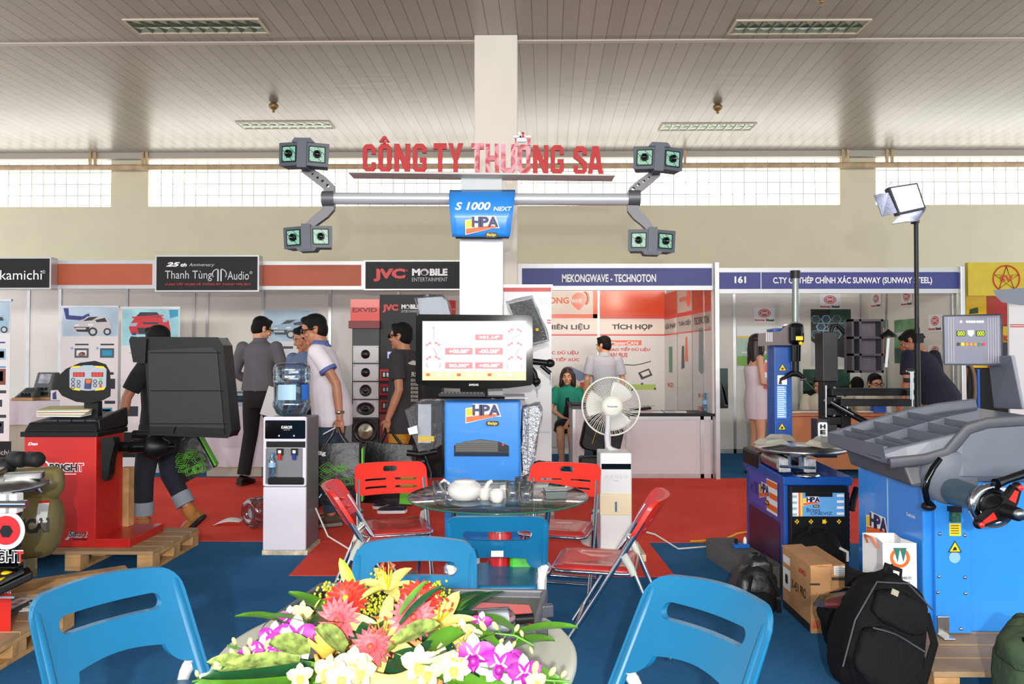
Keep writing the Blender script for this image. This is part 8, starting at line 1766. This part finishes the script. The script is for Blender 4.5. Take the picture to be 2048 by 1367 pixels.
def petal(mb, base, d, n, L, wd, m, curl=.3, cup_=.15, nu=5, nv=4, tip=.2):
    base = V(base); d = V(d).normalized(); n = V(n); n = (n - d * n.dot(d)).normalized(); s = d.cross(n)
    def f(u, v):
        ww = wd * (math.sin(PI * min(1, u * .82 + .12)) ** .8) * (1 if u < .98 else tip); a = u * curl; x = (v - .5) * 2
        return base + d * (L * u * math.cos(a)) - n * (L * u * math.sin(a)) + s * (x * ww / 2) + n * (cup_ * wd * x * x)
    mb.grid(f, nu, nv, m)
def axis_frame(ax):
    ax = V(ax).normalized(); a = UZ if abs(ax.z) < .9 else UX; u = (a - ax * a.dot(ax)).normalized(); return ax, u, ax.cross(u)
rf_ = random.Random(11)
def gerbera(px, py, Y, r, ax, m):
    c = W(px, py, Y); ax, u, v = axis_frame(ax); b = MB()
    for ring, (n, rr, up, k) in enumerate(((20, 1, .12, .15), (16, .78, .3, .1), (12, .45, .6, 0))):
        for i in range(n):
            a = 2 * PI * i / n + ring * .1; d = u * math.cos(a) + v * math.sin(a) + ax * up; petal(b, c + ax * .002 * ring, d, ax, r * rr, r * .27, m, k, .1, 4, 2)
    b.ell(c + ax * .006, (r * .16,) * 3, M_stamen if m == M_gpk2 else M_gold, 10, 6); b.build('gerbera', fa)
def lily(px, py, Y, r, ax, open_=1.0):
    c = W(px, py, Y); ax, u, v = axis_frame(ax); b = MB()
    for i in range(6):
        a = 2 * PI * i / 6 + rf_.uniform(-.12, .12); o = .55 * open_; d = (u * math.cos(a) + v * math.sin(a)) * o + ax * (1 - .25 * open_)
        petal(b, c - ax * r * .55, d, ax * .6 - (u * math.cos(a) + v * math.sin(a)) * .8, r * 1.35, r * (.5 if i % 2 else .36), M_lily, -.55 * open_ if False else .75 * open_, .22, 8, 4)
    for i in range(6):
        a = 2 * PI * i / 6 + .4; e = c + ax * r * .5 + (u * math.cos(a) + v * math.sin(a)) * r * .22; b.tube([c - ax * r * .4, e], .0012, M_lcen, 5); b.ob(e, (.008, .003, .004), M_stamen, rot=(0, 30, 57 * a))
    b.build('lily', fa)
def orchid(px, py, Y, r, ax, m1, m2, nm='orchid'):
    c = W(px, py, Y); ax, u, v = axis_frame(ax); b = MB()
    for i in range(5):
        a = PI / 2 * 0 + 2 * PI * i / 5; d = u * math.cos(a) + v * math.sin(a) + ax * .15; big = i in (1, 4)
        petal(b, c, d, ax, r * (1 if not big else 1.05), r * (.62 if not big else .9), m2 if (i in (1, 4) and m1 is M_orc) else m1, .15, .08, 5, 4)
    b.ell(c + ax * r * .12 - u * r * .25, (r * .22, r * .22, r * .25), m2, 10, 8); petal(b, c + ax * r * .1, -u + ax * .5, ax, r * .75, r * .55, m2, .5, .25, 4, 4); b.build(nm, fa)
def rose(px, py, Y, r):
    c = W(px, py, Y); b = MB()
    for k in range(14):
        a = k * 2.4; rr = r * (.25 + .055 * k); o = V((math.cos(a), math.sin(a), 0)); petal(b, c + o * rr * .25 - UZ * r * .8, o * (.15 + .035 * k) + UZ, -o, r * (1.7 - .02 * k), r * (.7 + .05 * k), M_ros, -.1 + .03 * k, .28, 5, 5)
    b.build('rose', fa)
def leaf(p, d, n, L, wd, m, curl=.4, nm='leaf'):
    b = MB(); petal(b, p, d, n, L, wd, m, curl, .12, 10, 4); b.build(nm, fa)
UP = V((0, -.35, 1)); CAMD = V((0, -1, .45))
# mass of foliage under the blooms
for i in range(46):
    a = rf_.uniform(0, 2 * PI); rr = rf_.uniform(.04, .2); p = V((fx + rr * 1.2 * math.cos(a), fy + .06 + rr * .45 * math.sin(a), wz_ + .05 + rf_.uniform(0, .10)))
    leaf(p, V((math.cos(a), .5 * math.sin(a) - .15, rf_.uniform(.1, .9))), UZ, rf_.uniform(.07, .14), rf_.uniform(.03, .05), rf_.choice([M_leaf, M_dleaf, M_vleaf, M_leaf]), rf_.uniform(.2, .9))
lily(775, 1158, 1.44, .056, (0, -.25, 1), .95); lily(762, 1268, 1.33, .07, (.05, -.75, .75), 1.0); lily(882, 1232, 1.38, .06, (.35, -.5, .9), .75); lily(612, 1240, 1.44, .045, (-.5, -.2, .8), .6)
gerbera(692, 1200, 1.40, .046, (-.1, -.7, .75), M_grd); gerbera(838, 1198, 1.40, .046, (.15, -.6, .8), M_grd); gerbera(676, 1241, 1.36, .044, (-.15, -1, .35), M_gpk2); gerbera(826, 1233, 1.36, .044, (.3, -1, .3), M_gpk2); gerbera(742, 1295, 1.30, .04, (-.1, -.8, .7), M_gpk2)
rose(652, 1284, 1.34, .034); rose(908, 1288, 1.34, .036)
for px, py, Y, r in ((592, 1276, 1.34, .042), (566, 1290, 1.33, .036), (528, 1304, 1.34, .034), (580, 1236, 1.42, .024), (548, 1275, 1.36, .03), (946, 1312, 1.30, .04), (962, 1246, 1.40, .022), (1000, 1328, 1.29, .036), (1048, 1346, 1.28, .032), (1015, 1318, 1.31, .03), (500, 1312, 1.33, .024)): orchid(px, py, Y, r, (rf_.uniform(-.4, .4), -1, rf_.uniform(.2, .8)), M_orc, M_orp)
for px, py, Y, r in ((706, 1330, 1.27, .044), (655, 1340, 1.27, .036), (682, 1352, 1.25, .036), (838, 1326, 1.27, .042), (884, 1322, 1.28, .04), (906, 1335, 1.27, .036), (858, 1345, 1.26, .034), (600, 1352, 1.26, .03), (924, 1264, 1.36, .034), (940, 1275, 1.35, .032), (1072, 1362, 1.26, .026), (604, 1226, 1.42, .032), (725, 1340, 1.26, .036), (870, 1300, 1.32, .034)): orchid(px, py, Y, r * .74, (rf_.uniform(-.5, .5), -1, rf_.uniform(.2, .9)), M_yor, M_ros, 'cream_orchid')
for px, py, Y in ((662, 1205, 1.42), (722, 1196, 1.43), (735, 1225, 1.40), (868, 1190, 1.44), (880, 1205, 1.43), (655, 1190, 1.44), (800, 1190, 1.45), (770, 1215, 1.42), (905, 1325, 1.28), (745, 1180, 1.45)):
    c = W(px, py, Y); b = MB()
    for k in range(64): b.ell(c + V((rf_.gauss(0, .011), .012 + rf_.gauss(0, .008), rf_.gauss(0, .011))), (.0028, .0028, .0028), M_gold, 6, 4)
    b.build('goldenrod_spray', fa)
leaf(W(712, 1190, 1.45), (-.45, 0, 1), (0, -1, 0), .078, .024, mat('bud_leaf', (150, 180, 60), .45), .05, 'lily_bud')
for px, py, dx, dz, L, wd, m in ((650, 1350, -1, .12, .27, .07, M_leaf), (640, 1345, -1, .05, .24, .06, M_leaf), (660, 1366, -1, -.05, .27, .06, M_leaf), (620, 1340, -.9, .2, .2, .05, M_dleaf), (600, 1320, -1, .15, .16, .035, M_vleaf), (870, 1345, 1, -.12, .22, .05, M_leaf), (900, 1352, 1, -.1, .2, .05, M_leaf), (930, 1320, 1, .05, .2, .04, M_leaf), (960, 1330, 1, .0, .13, .035, M_leaf), (760, 1335, .4, -.1, .08, .06, M_dleaf), (785, 1320, .8, .1, .09, .055, M_dleaf), (740, 1325, -.5, .0, .07, .05, M_dleaf), (790, 1285, .8, .6, .1, .045, M_vleaf), (690, 1300, -.3, .5, .08, .05, M_vleaf), (620, 1300, -.5, .3, .08, .05, M_vleaf), (850, 1300, .6, .5, .09, .05, M_leaf), (830, 1310, .5, .3, .09, .05, M_dleaf), (740, 1335, .3, .5, .08, .04, M_vleaf), (800, 1250, .6, .9, .12, .02, M_dleaf), (800, 1230, .5, 1, .09, .018, M_leaf), (500, 1325, -.8, .25, .08, .03, M_vleaf)):
    leaf(W(px, py, 1.31), (dx, -.25, dz), (0, -.45, 1), L * .9, wd, m, .25)
def buds(pts, n, nm='bud_stem'):
    b = MB(); P = [W(*p) for p in pts]; b.tube(P, .0022, M_leaf, 6)
    for i in range(n):
        f = i / n; k = int(f * (len(P) - 1)); q = P[k].lerp(P[k + 1], f * (len(P) - 1) - k); d = V((rf_.uniform(-.6, .6), -.3, .9 if i % 2 else -.5)).normalized(); s = .012 * (1.1 - .6 * f)
        b.tube([q, q + d * s], .0012, M_leaf, 5); Rm = d.to_track_quat('Z', 'Y').to_matrix(); b.ell(q + d * (s * 2), (s * .5, s * .5, s), M_bud, 8, 6, Rm)
    b.build(nm, fa)
buds([(940, 1290, 1.36), (985, 1265, 1.38), (1030, 1270, 1.38), (1068, 1290, 1.37)], 11); buds([(540, 1310, 1.34), (490, 1300, 1.35), (455, 1290, 1.36)], 7); buds([(520, 1325, 1.32), (460, 1325, 1.33), (425, 1345, 1.33)], 8); buds([(470, 1350, 1.3), (420, 1355, 1.3), (385, 1362, 1.3)], 6); buds([(1050, 1355, 1.27), (1100, 1360, 1.27), (1140, 1362, 1.27)], 7); buds([(700, 1270, 1.4), (690, 1250, 1.42)], 4)
# basket
M_bsk = mat('basket_tan', (226, 160, 92), .6, var=.1, vs=18)
b = MB(); n = 60
def bring(z, k, wob): return [V((fx + .0 + (.12 * k) * math.cos(2 * PI * i / n), fy - .02 + (.075 * k) * math.sin(2 * PI * i / n), z + wob * math.sin(2 * PI * i / n * 6))) for i in range(n)]
b.loft([bring(wz_ + .001, .75, 0), bring(wz_ + .05, .9, 0), bring(wz_ + .104, 1, .006), bring(wz_ + .104, .95, .006), bring(wz_ + .05, .85, 0)], M_bsk); b.build('basket', fa)

# ================================================================ cartons and bags on the right
M_cart = mat('carton', (190, 140, 92), .8, var=.06, vs=6, bump=.05, bs=40)
def carton(label, x0, x1, y0, y1, h, art):
    t = thing('carton', label, 'carton', ((x0 + x1) / 2, (y0 + y1) / 2, 0), 0, 'brown cartons')
    MB().bx(x0, x1, y0, y1, 0, h, M_cart).build('box_body', t, bevel=.003)
    b = MB(); b.hexa([(x0 - .004, y0 - .003, h), ((x0 + x1) / 2, y0 - .003, h + .004), ((x0 + x1) / 2, y1, h + .004), (x0 - .004, y1, h), (x0 - .004, y0 - .003, h + .006), ((x0 + x1) / 2, y0 - .003, h + .010), ((x0 + x1) / 2, y1, h + .010), (x0 - .004, y1, h + .006)], M_cart); b.hexa([((x0 + x1) / 2, y0 - .003, h + .004), (x1 + .004, y0, h), (x1 + .004, y1, h), ((x0 + x1) / 2, y1, h + .004), ((x0 + x1) / 2, y0, h + .010), (x1 + .004, y0, h + .014), (x1 + .004, y1, h + .014), ((x0 + x1) / 2, y1, h + .010)], M_cart); b.build('flap', t)
    k = MB(); art(k); k.build('print', t)
def ac1(k):
    O = V((1.42 - .002, 3.92, 0)); dk = M_blet
    k.text('X-431 PRO', O + V((0, -.04, .17)), .2, .05, dk, ul, UZ, .01); k.text('LAUNCH', O + V((0, -.09, .27)), .1, .025, M_rlet, ul, UZ, .03)
    k.poly(rrect(.1, .04, .002), M_paper, O=O + V((0, .13, .27)), u=ul); k.poly(rrect(.11, .11, .002), M_paper, O=O + V((0, .13, .17)), u=ul); k.poly(rrect(.04, .05, .01), M_blet, O=O + V((-.001, .13, .17)), u=ul); k.poly(rrect(.38, .04, .001), mat('carton_black', (26, 30, 26), .6), O=O + V((0, 0, .022)), u=ul)
    ptext(k, 'LAUNCH', 1625, 1240, 1640, 1256, 3.72, M_rlet, .02); pbox(k, 1620, 1166, 1640, 1170, 3.718, .002, M_dgrey)
def ac2(k):
    pbox(k, 1668, 1132, 1694, 1150, 3.745, .002, M_paper); pbox(k, 1664, 1154, 1695, 1160, 3.745, .002, M_dgrey)
    for q in range(4): pbox(k, 1671, 1135 + q * 4, 1690, 1136 + q * 4, 3.744, .001, M_dgrey)
carton('brown carton with red and black lettering left of the white paper bag', 1.42, 1.52, 3.72, 4.12, .325, ac1)
carton('brown carton with a white label beside the lettered carton', 1.527, 1.60, 3.75, 4.12, .315, ac2)
t = thing('paper_bag', 'white paper bag with orange cord handle on the pallet', 'bag', (1.7, 3.5, .126))
bx0, bx1, by0, by1, bt_ = 1.63, 1.78, 3.42, 3.62, .515
b = MB(); b.loft([[V((bx0, by0, z)), V((bx1, by0, z)), V((bx1 - .02 * (z > .3), (by0 + by1) / 2, z)), V((bx1, by1, z)), V((bx0, by1, z)), V((bx0 + .02 * (z > .3), (by0 + by1) / 2, z))] for z in (.126, .32, bt_)], M_paper, smooth=False, cap=False); b.add([V((bx0, by0, .127)), V((bx1, by0, .127)), V((bx1, by1, .127)), V((bx0, by1, .127))], [(0, 1, 2, 3)], M_paper); b.build('bag_body', t, solid=.002)
b = MB(); b.tube([(bx0 - .004, 3.46, bt_ - .03), (bx0 - .03, 3.47, bt_ + .015), (bx0 - .03, 3.53, bt_ + .01), (bx0 - .004, 3.56, bt_ - .03)], .005, M_org, 8); b.build('handle', t)
b = MB(); O = V((bx0 + .075, by0 - .003, .45)); b.poly([circ(.045, 0, 0, 24), circ(.03, 0, 0, 24)], M_org, O=O); b.poly([(-.03, .045), (-.01, -.02), (.0, .045)], mat('bag_teal', (30, 110, 100), .5), O=O - UY * .001); b.poly([(.0, .045), (.015, -.02), (.03, .045)], mat('bag_teal', (30, 110, 100), .5), O=O - UY * .001)
for k in range(4): b.text('VIET NAM BUSINESS FORUM'[:20 - k * 3], V((bx0 + .07, by0 - .003, .36 - k * .022)), .11 - .012 * k, .012, M_dgrey, bold=.02)
b.build('print', t)
def softbag(mb, c, size, m, seed, squash=.25, n=26, k=18, Rm=None):
    """rumpled fabric volume"""
    r_ = random.Random(seed); ph = [r_.uniform(0, 6) for _ in range(8)]; c = V(c); vs = []
    for i in range(k + 1):
        a = PI * i / k
        for j in range(n):
            t_ = 2 * PI * j / n; x, y, z = math.sin(a) * math.cos(t_), math.sin(a) * math.sin(t_), -math.cos(a)
            e = .62; p = V((math.copysign(abs(x) ** e, x), math.copysign(abs(y) ** e, y), math.copysign(abs(z) ** e, z)))
            w_ = 1 + .035 * math.sin(5 * t_ + ph[0] + 3 * z) + .03 * math.sin(9 * z + ph[1] + 2 * t_) + .02 * math.sin(13 * t_ + ph[2] - 5 * z)
            p = V((p.x * size[0] * (1 - squash * max(0, z)), p.y * size[1] * (1 - squash * max(0, z)), p.z * size[2])) * w_
            vs.append(c + (Rm @ p if Rm else p))
    return mb.add(vs, [(i * n + j, i * n + (j + 1) % n, (i + 1) * n + (j + 1) % n, (i + 1) * n + j) for i in range(k) for j in range(n)], m, True)
M_nyl = mat('black_nylon', (12, 12, 13), .8, bump=.45, bs=34, spec=.2); M_nyl2 = mat('black_nylon_panel', (17, 17, 19), .8, bump=.35, bs=60, spec=.2); M_zip = mat('zip_grey', (60, 60, 64), .5)
# big backpack leaning on the pallet
bc = V((X(1752, 3.05), 3.05, .245)); RB = (Matrix.Rotation(R(24), 3, 'Y') @ Matrix.Rotation(R(-14), 3, 'X'))
t = thing('backpack', 'large black backpack leaning against the right pallet', 'backpack', (bc.x, bc.y, 0))
b = MB(); softbag(b, bc, (.165, .11, .235), M_nyl, 3, .2, Rm=RB); b.build('bag_body', t)
def bp_(x, y, z): return bc + RB @ V((x, y, z))
b = MB(); softbag(b, bp_(.0, -.105, -.09), (.13, .035, .11), M_nyl2, 5, .1, Rm=RB); b.build('front_pocket', t)
b = MB(); softbag(b, bp_(.0, -.10, .10), (.11, .03, .07), M_nyl2, 6, .1, Rm=RB); b.build('front_pocket', t)
b = MB(); softbag(b, bp_(.15, -.0, -.09), (.04, .07, .10), M_nyl2, 8, .1, Rm=RB); b.build('side_pocket', t)
b = MB(); b.tube([bp_(-.11 + .02 * i, -.142 - .01 * math.sin(i * .6), -.005 + .012 * math.sin(i / 10 * PI)) for i in range(12)], .004, M_zip, 6); b.tube([bp_(-.14, -.07, -.18), bp_(-.155, -.09, 0), bp_(-.12, -.1, .17), bp_(0, -.1, .215), bp_(.12, -.1, .16)], .004, M_zip, 6); b.build('zip', t)
b = MB(); b.tube([bp_(-.03, .02, .22), bp_(-.035, .02, .27), bp_(.03, .02, .275), bp_(.04, .02, .22)], .013, M_nyl2, 8, flat=.5); b.build('grab_handle', t)
b = MB(); b.tube([bp_(.15, -.02, .15), bp_(.2, -.04, .05), bp_(.19, -.05, -.1), bp_(.16, -.04, -.2)], .016, M_nyl2, 8, flat=.35); b.tube([bp_(.17, -.06, -.02), bp_(.18, -.07, -.2)], .01, M_nyl2, 8, flat=.4); b.build('strap', t)
b = MB(); b.ob(bp_(-.06, -.135, .155), (.028, .004, .022), mat('patch_tan', (160, 150, 132), .6), Rm=RB); b.build('brand_patch', t)
# second bag behind, with papers in a clear sleeve
c2 = V((X(1700, 3.35), 3.38, .16)); R2 = Matrix.Rotation(R(-20), 3, 'Y')
t = thing('sling_bag', 'open black bag with a raised flap between carton and large backpack', 'bag', (c2.x, c2.y, 0))
b = MB(); softbag(b, c2, (.12, .08, .15), M_nyl, 12, .1, Rm=R2); b.build('bag_body', t)
b = MB(); b.grid(lambda u, v: W(1690 + 95 * u, 1172 - 45 * v + 18 * math.sin(u * PI) * v, 3.37 - .02 * math.sin(u * PI)), 8, 5, M_nyl); b.build('flap', t, solid=.008)
b = MB(); b.tube([W(1707, 1165, 3.33), W(1707, 1178, 3.325)], .006, M_rlet, 6); b.build('zip_pull', t)
t = thing('document_sleeve', 'clear sleeve of red papers sticking out beside the large backpack', 'papers', tuple(W(1680, 1205, 3.15)))
b = MB(); b.quad(W(1650, 1206, 3.14), W(1725, 1212, 3.12), W(1738, 1184, 3.2), W(1664, 1192, 3.2), mat('folder_red', (190, 60, 62), .4)); b.build('paper_stack', t, solid=.012)
b = MB(); b.quad(W(1626, 1208, 3.135), W(1700, 1216, 3.1), W(1745, 1178, 3.2), W(1640, 1192, 3.2), clear('sleeve_clear', (232, 232, 232), .2, .1)); b.build('clear_cover', t, solid=.016)
# black rucksack left of the cartons
c3 = V((X(1508, 3.95), 3.98, .135)); t = thing('backpack', 'black shiny rucksack on the floor left of the cartons', 'backpack', (c3.x, c3.y, 0)); R3 = Matrix.Rotation(R(10), 3, 'Y')
b = MB(); softbag(b, c3, (.12, .10, .135), M_bagblk, 21, .35, Rm=R3); softbag(b, c3 + V((.03, .02, .11)), (.07, .07, .07), M_bagblk, 22, .2); b.build('bag_body', t)
b = MB(); softbag(b, c3 + V((-.0, -.085, -.04)), (.08, .03, .06), M_nyl2, 23, .1); b.build('front_pocket', t)
for dx in (-.04, .05): b = MB(); b.tube([c3 + V((dx, -.1, .1)), c3 + V((dx * 1.6, -.13, .03)), c3 + V((dx * 1.8, -.12, -.08))], .014, M_nyl2, 8, flat=.4); b.ob(c3 + V((dx * 1.6, -.142, .0)), (.02, .006, .012), M_steel); b.build('strap', t)
c4 = V((X(1628, 4.25), 4.24, .19)); t = thing('backpack', 'dark rucksack in front of the tyre changer, behind the cartons', 'backpack', (c4.x, c4.y, 0))
b = MB(); softbag(b, c4, (.17, .10, .19), M_nyl, 31, .35); b.build('bag_body', t); b = MB(); b.tube([c4 + V((-.05, -.0, .16)), c4 + V((-.04, -.02, .215)), c4 + V((.04, -.02, .215)), c4 + V((.05, 0, .16))], .012, M_nyl2, 8, flat=.5); b.build('grab_handle', t)
b = MB(); b.tube([c4 + V((.09, -.09, .12)), c4 + V((.13, -.1, .1)), c4 + V((.13, -.1, .05))], .008, M_sgrey, 8); b.build('bright_strap', t)
# green bag
c5_ = V((X(2050, 2.72), 2.72, .21)); t = thing('canvas_bag', 'olive green canvas bag cut by the right edge of the photo', 'bag', (c5_.x, c5_.y, 0)); M_ol = mat('olive_canvas', (54, 70, 46), .85, bump=.4, bs=30)
b = MB(); softbag(b, c5_, (.10, .1, .21), M_ol, 41, .3); b.build('bag_body', t); b = MB(); softbag(b, c5_ + V((-.02, -.04, .12)), (.10, .08, .07), M_ol, 42, .2); b.build('flap', t)
b = MB(); b.ob(c5_ + V((-.07, -.1, .17)), (.03, .02, .015), M_black); b.build('buckle', t)

# ================================================================ floodlight on its stand
Yf = 4.75; t = thing('floodlight', 'bright square LED panel lamp with barn doors on a tall black stand', 'lamp', (X(1834, Yf), Yf, 0))
b = MB(); b.tube([W(1832, 440, Yf), W(1834, 660, Yf)], .0135, M_black, 14); b.tube([W(1834, 655, Yf), V((W(1836, 830, Yf).x, Yf, .35))], .017, M_black, 14); b.build('pole', t)
b = MB(); b.ob(W(1836, 676, Yf), (.045, .05, .06), M_black); b.tube([W(1836, 680, Yf), W(1848, 672, Yf)], .012, M_black, 10); b.build('clamp', t)
for a in (.4, 2.5, 4.6): b = MB(); x_ = X(1834, Yf); b.tube([(x_, Yf, .5), (x_ + .16 * math.cos(a), Yf + .16 * math.sin(a), .012)], .011, M_black, 10); b.build('leg', t)
b = MB(); P4 = [W(1798, 428, Yf), W(1852, 416, Yf + .02), W(1835, 365, Yf + .04), W(1777, 374, Yf + .02)]; nF = (P4[1] - P4[0]).cross(P4[3] - P4[0]).normalized(); C4 = sum(P4, V((0, 0, 0))) / 4
if nF.y > 0: nF = -nF
I4 = [p.lerp(C4, .13) for p in P4]
b.add(P4 + I4 + [p - nF * .05 for p in P4], [(i, (i + 1) % 4, 4 + (i + 1) % 4, 4 + i) for i in range(4)] + [((i + 1) % 4, i, 8 + i, 8 + (i + 1) % 4) for i in range(4)] + [(8, 9, 10, 11)], M_dgrey); b.build('lamp_housing', t)
b = MB(); b.add([p + nF * .001 for p in I4], [(0, 1, 2, 3)], mat('led_panel', (255, 250, 252), .3, emit=9)); b.build('led_panel', t)
M_bd = mat('barn_door', (120, 128, 150), .35, .7, var=.25, vs=120)
def door(pts): b = MB(); b.add([W(*p) for p in pts], [tuple(range(len(pts)))], M_bd); b.build('barn_door', t, solid=.004)
door([(1776, 385, Yf + .01), (1794, 425, Yf), (1764, 433, Yf - .10), (1748, 390, Yf - .10)]); door([(1798, 430, Yf), (1852, 418, Yf + .02), (1836, 442, Yf - .08), (1812, 444, Yf - .08)]); door([(1777, 372, Yf + .02), (1785, 362, Yf + .02), (1774, 372, Yf - .1), (1757, 368, Yf - .1)]); door([(1800, 431, Yf), (1813, 443, Yf - .08), (1783, 448, Yf - .1)])
b = MB(); b.ob(W(1830, 441, Yf + .02), (.04, .04, .04), M_black); b.build('head_joint', t, bevel=.006)
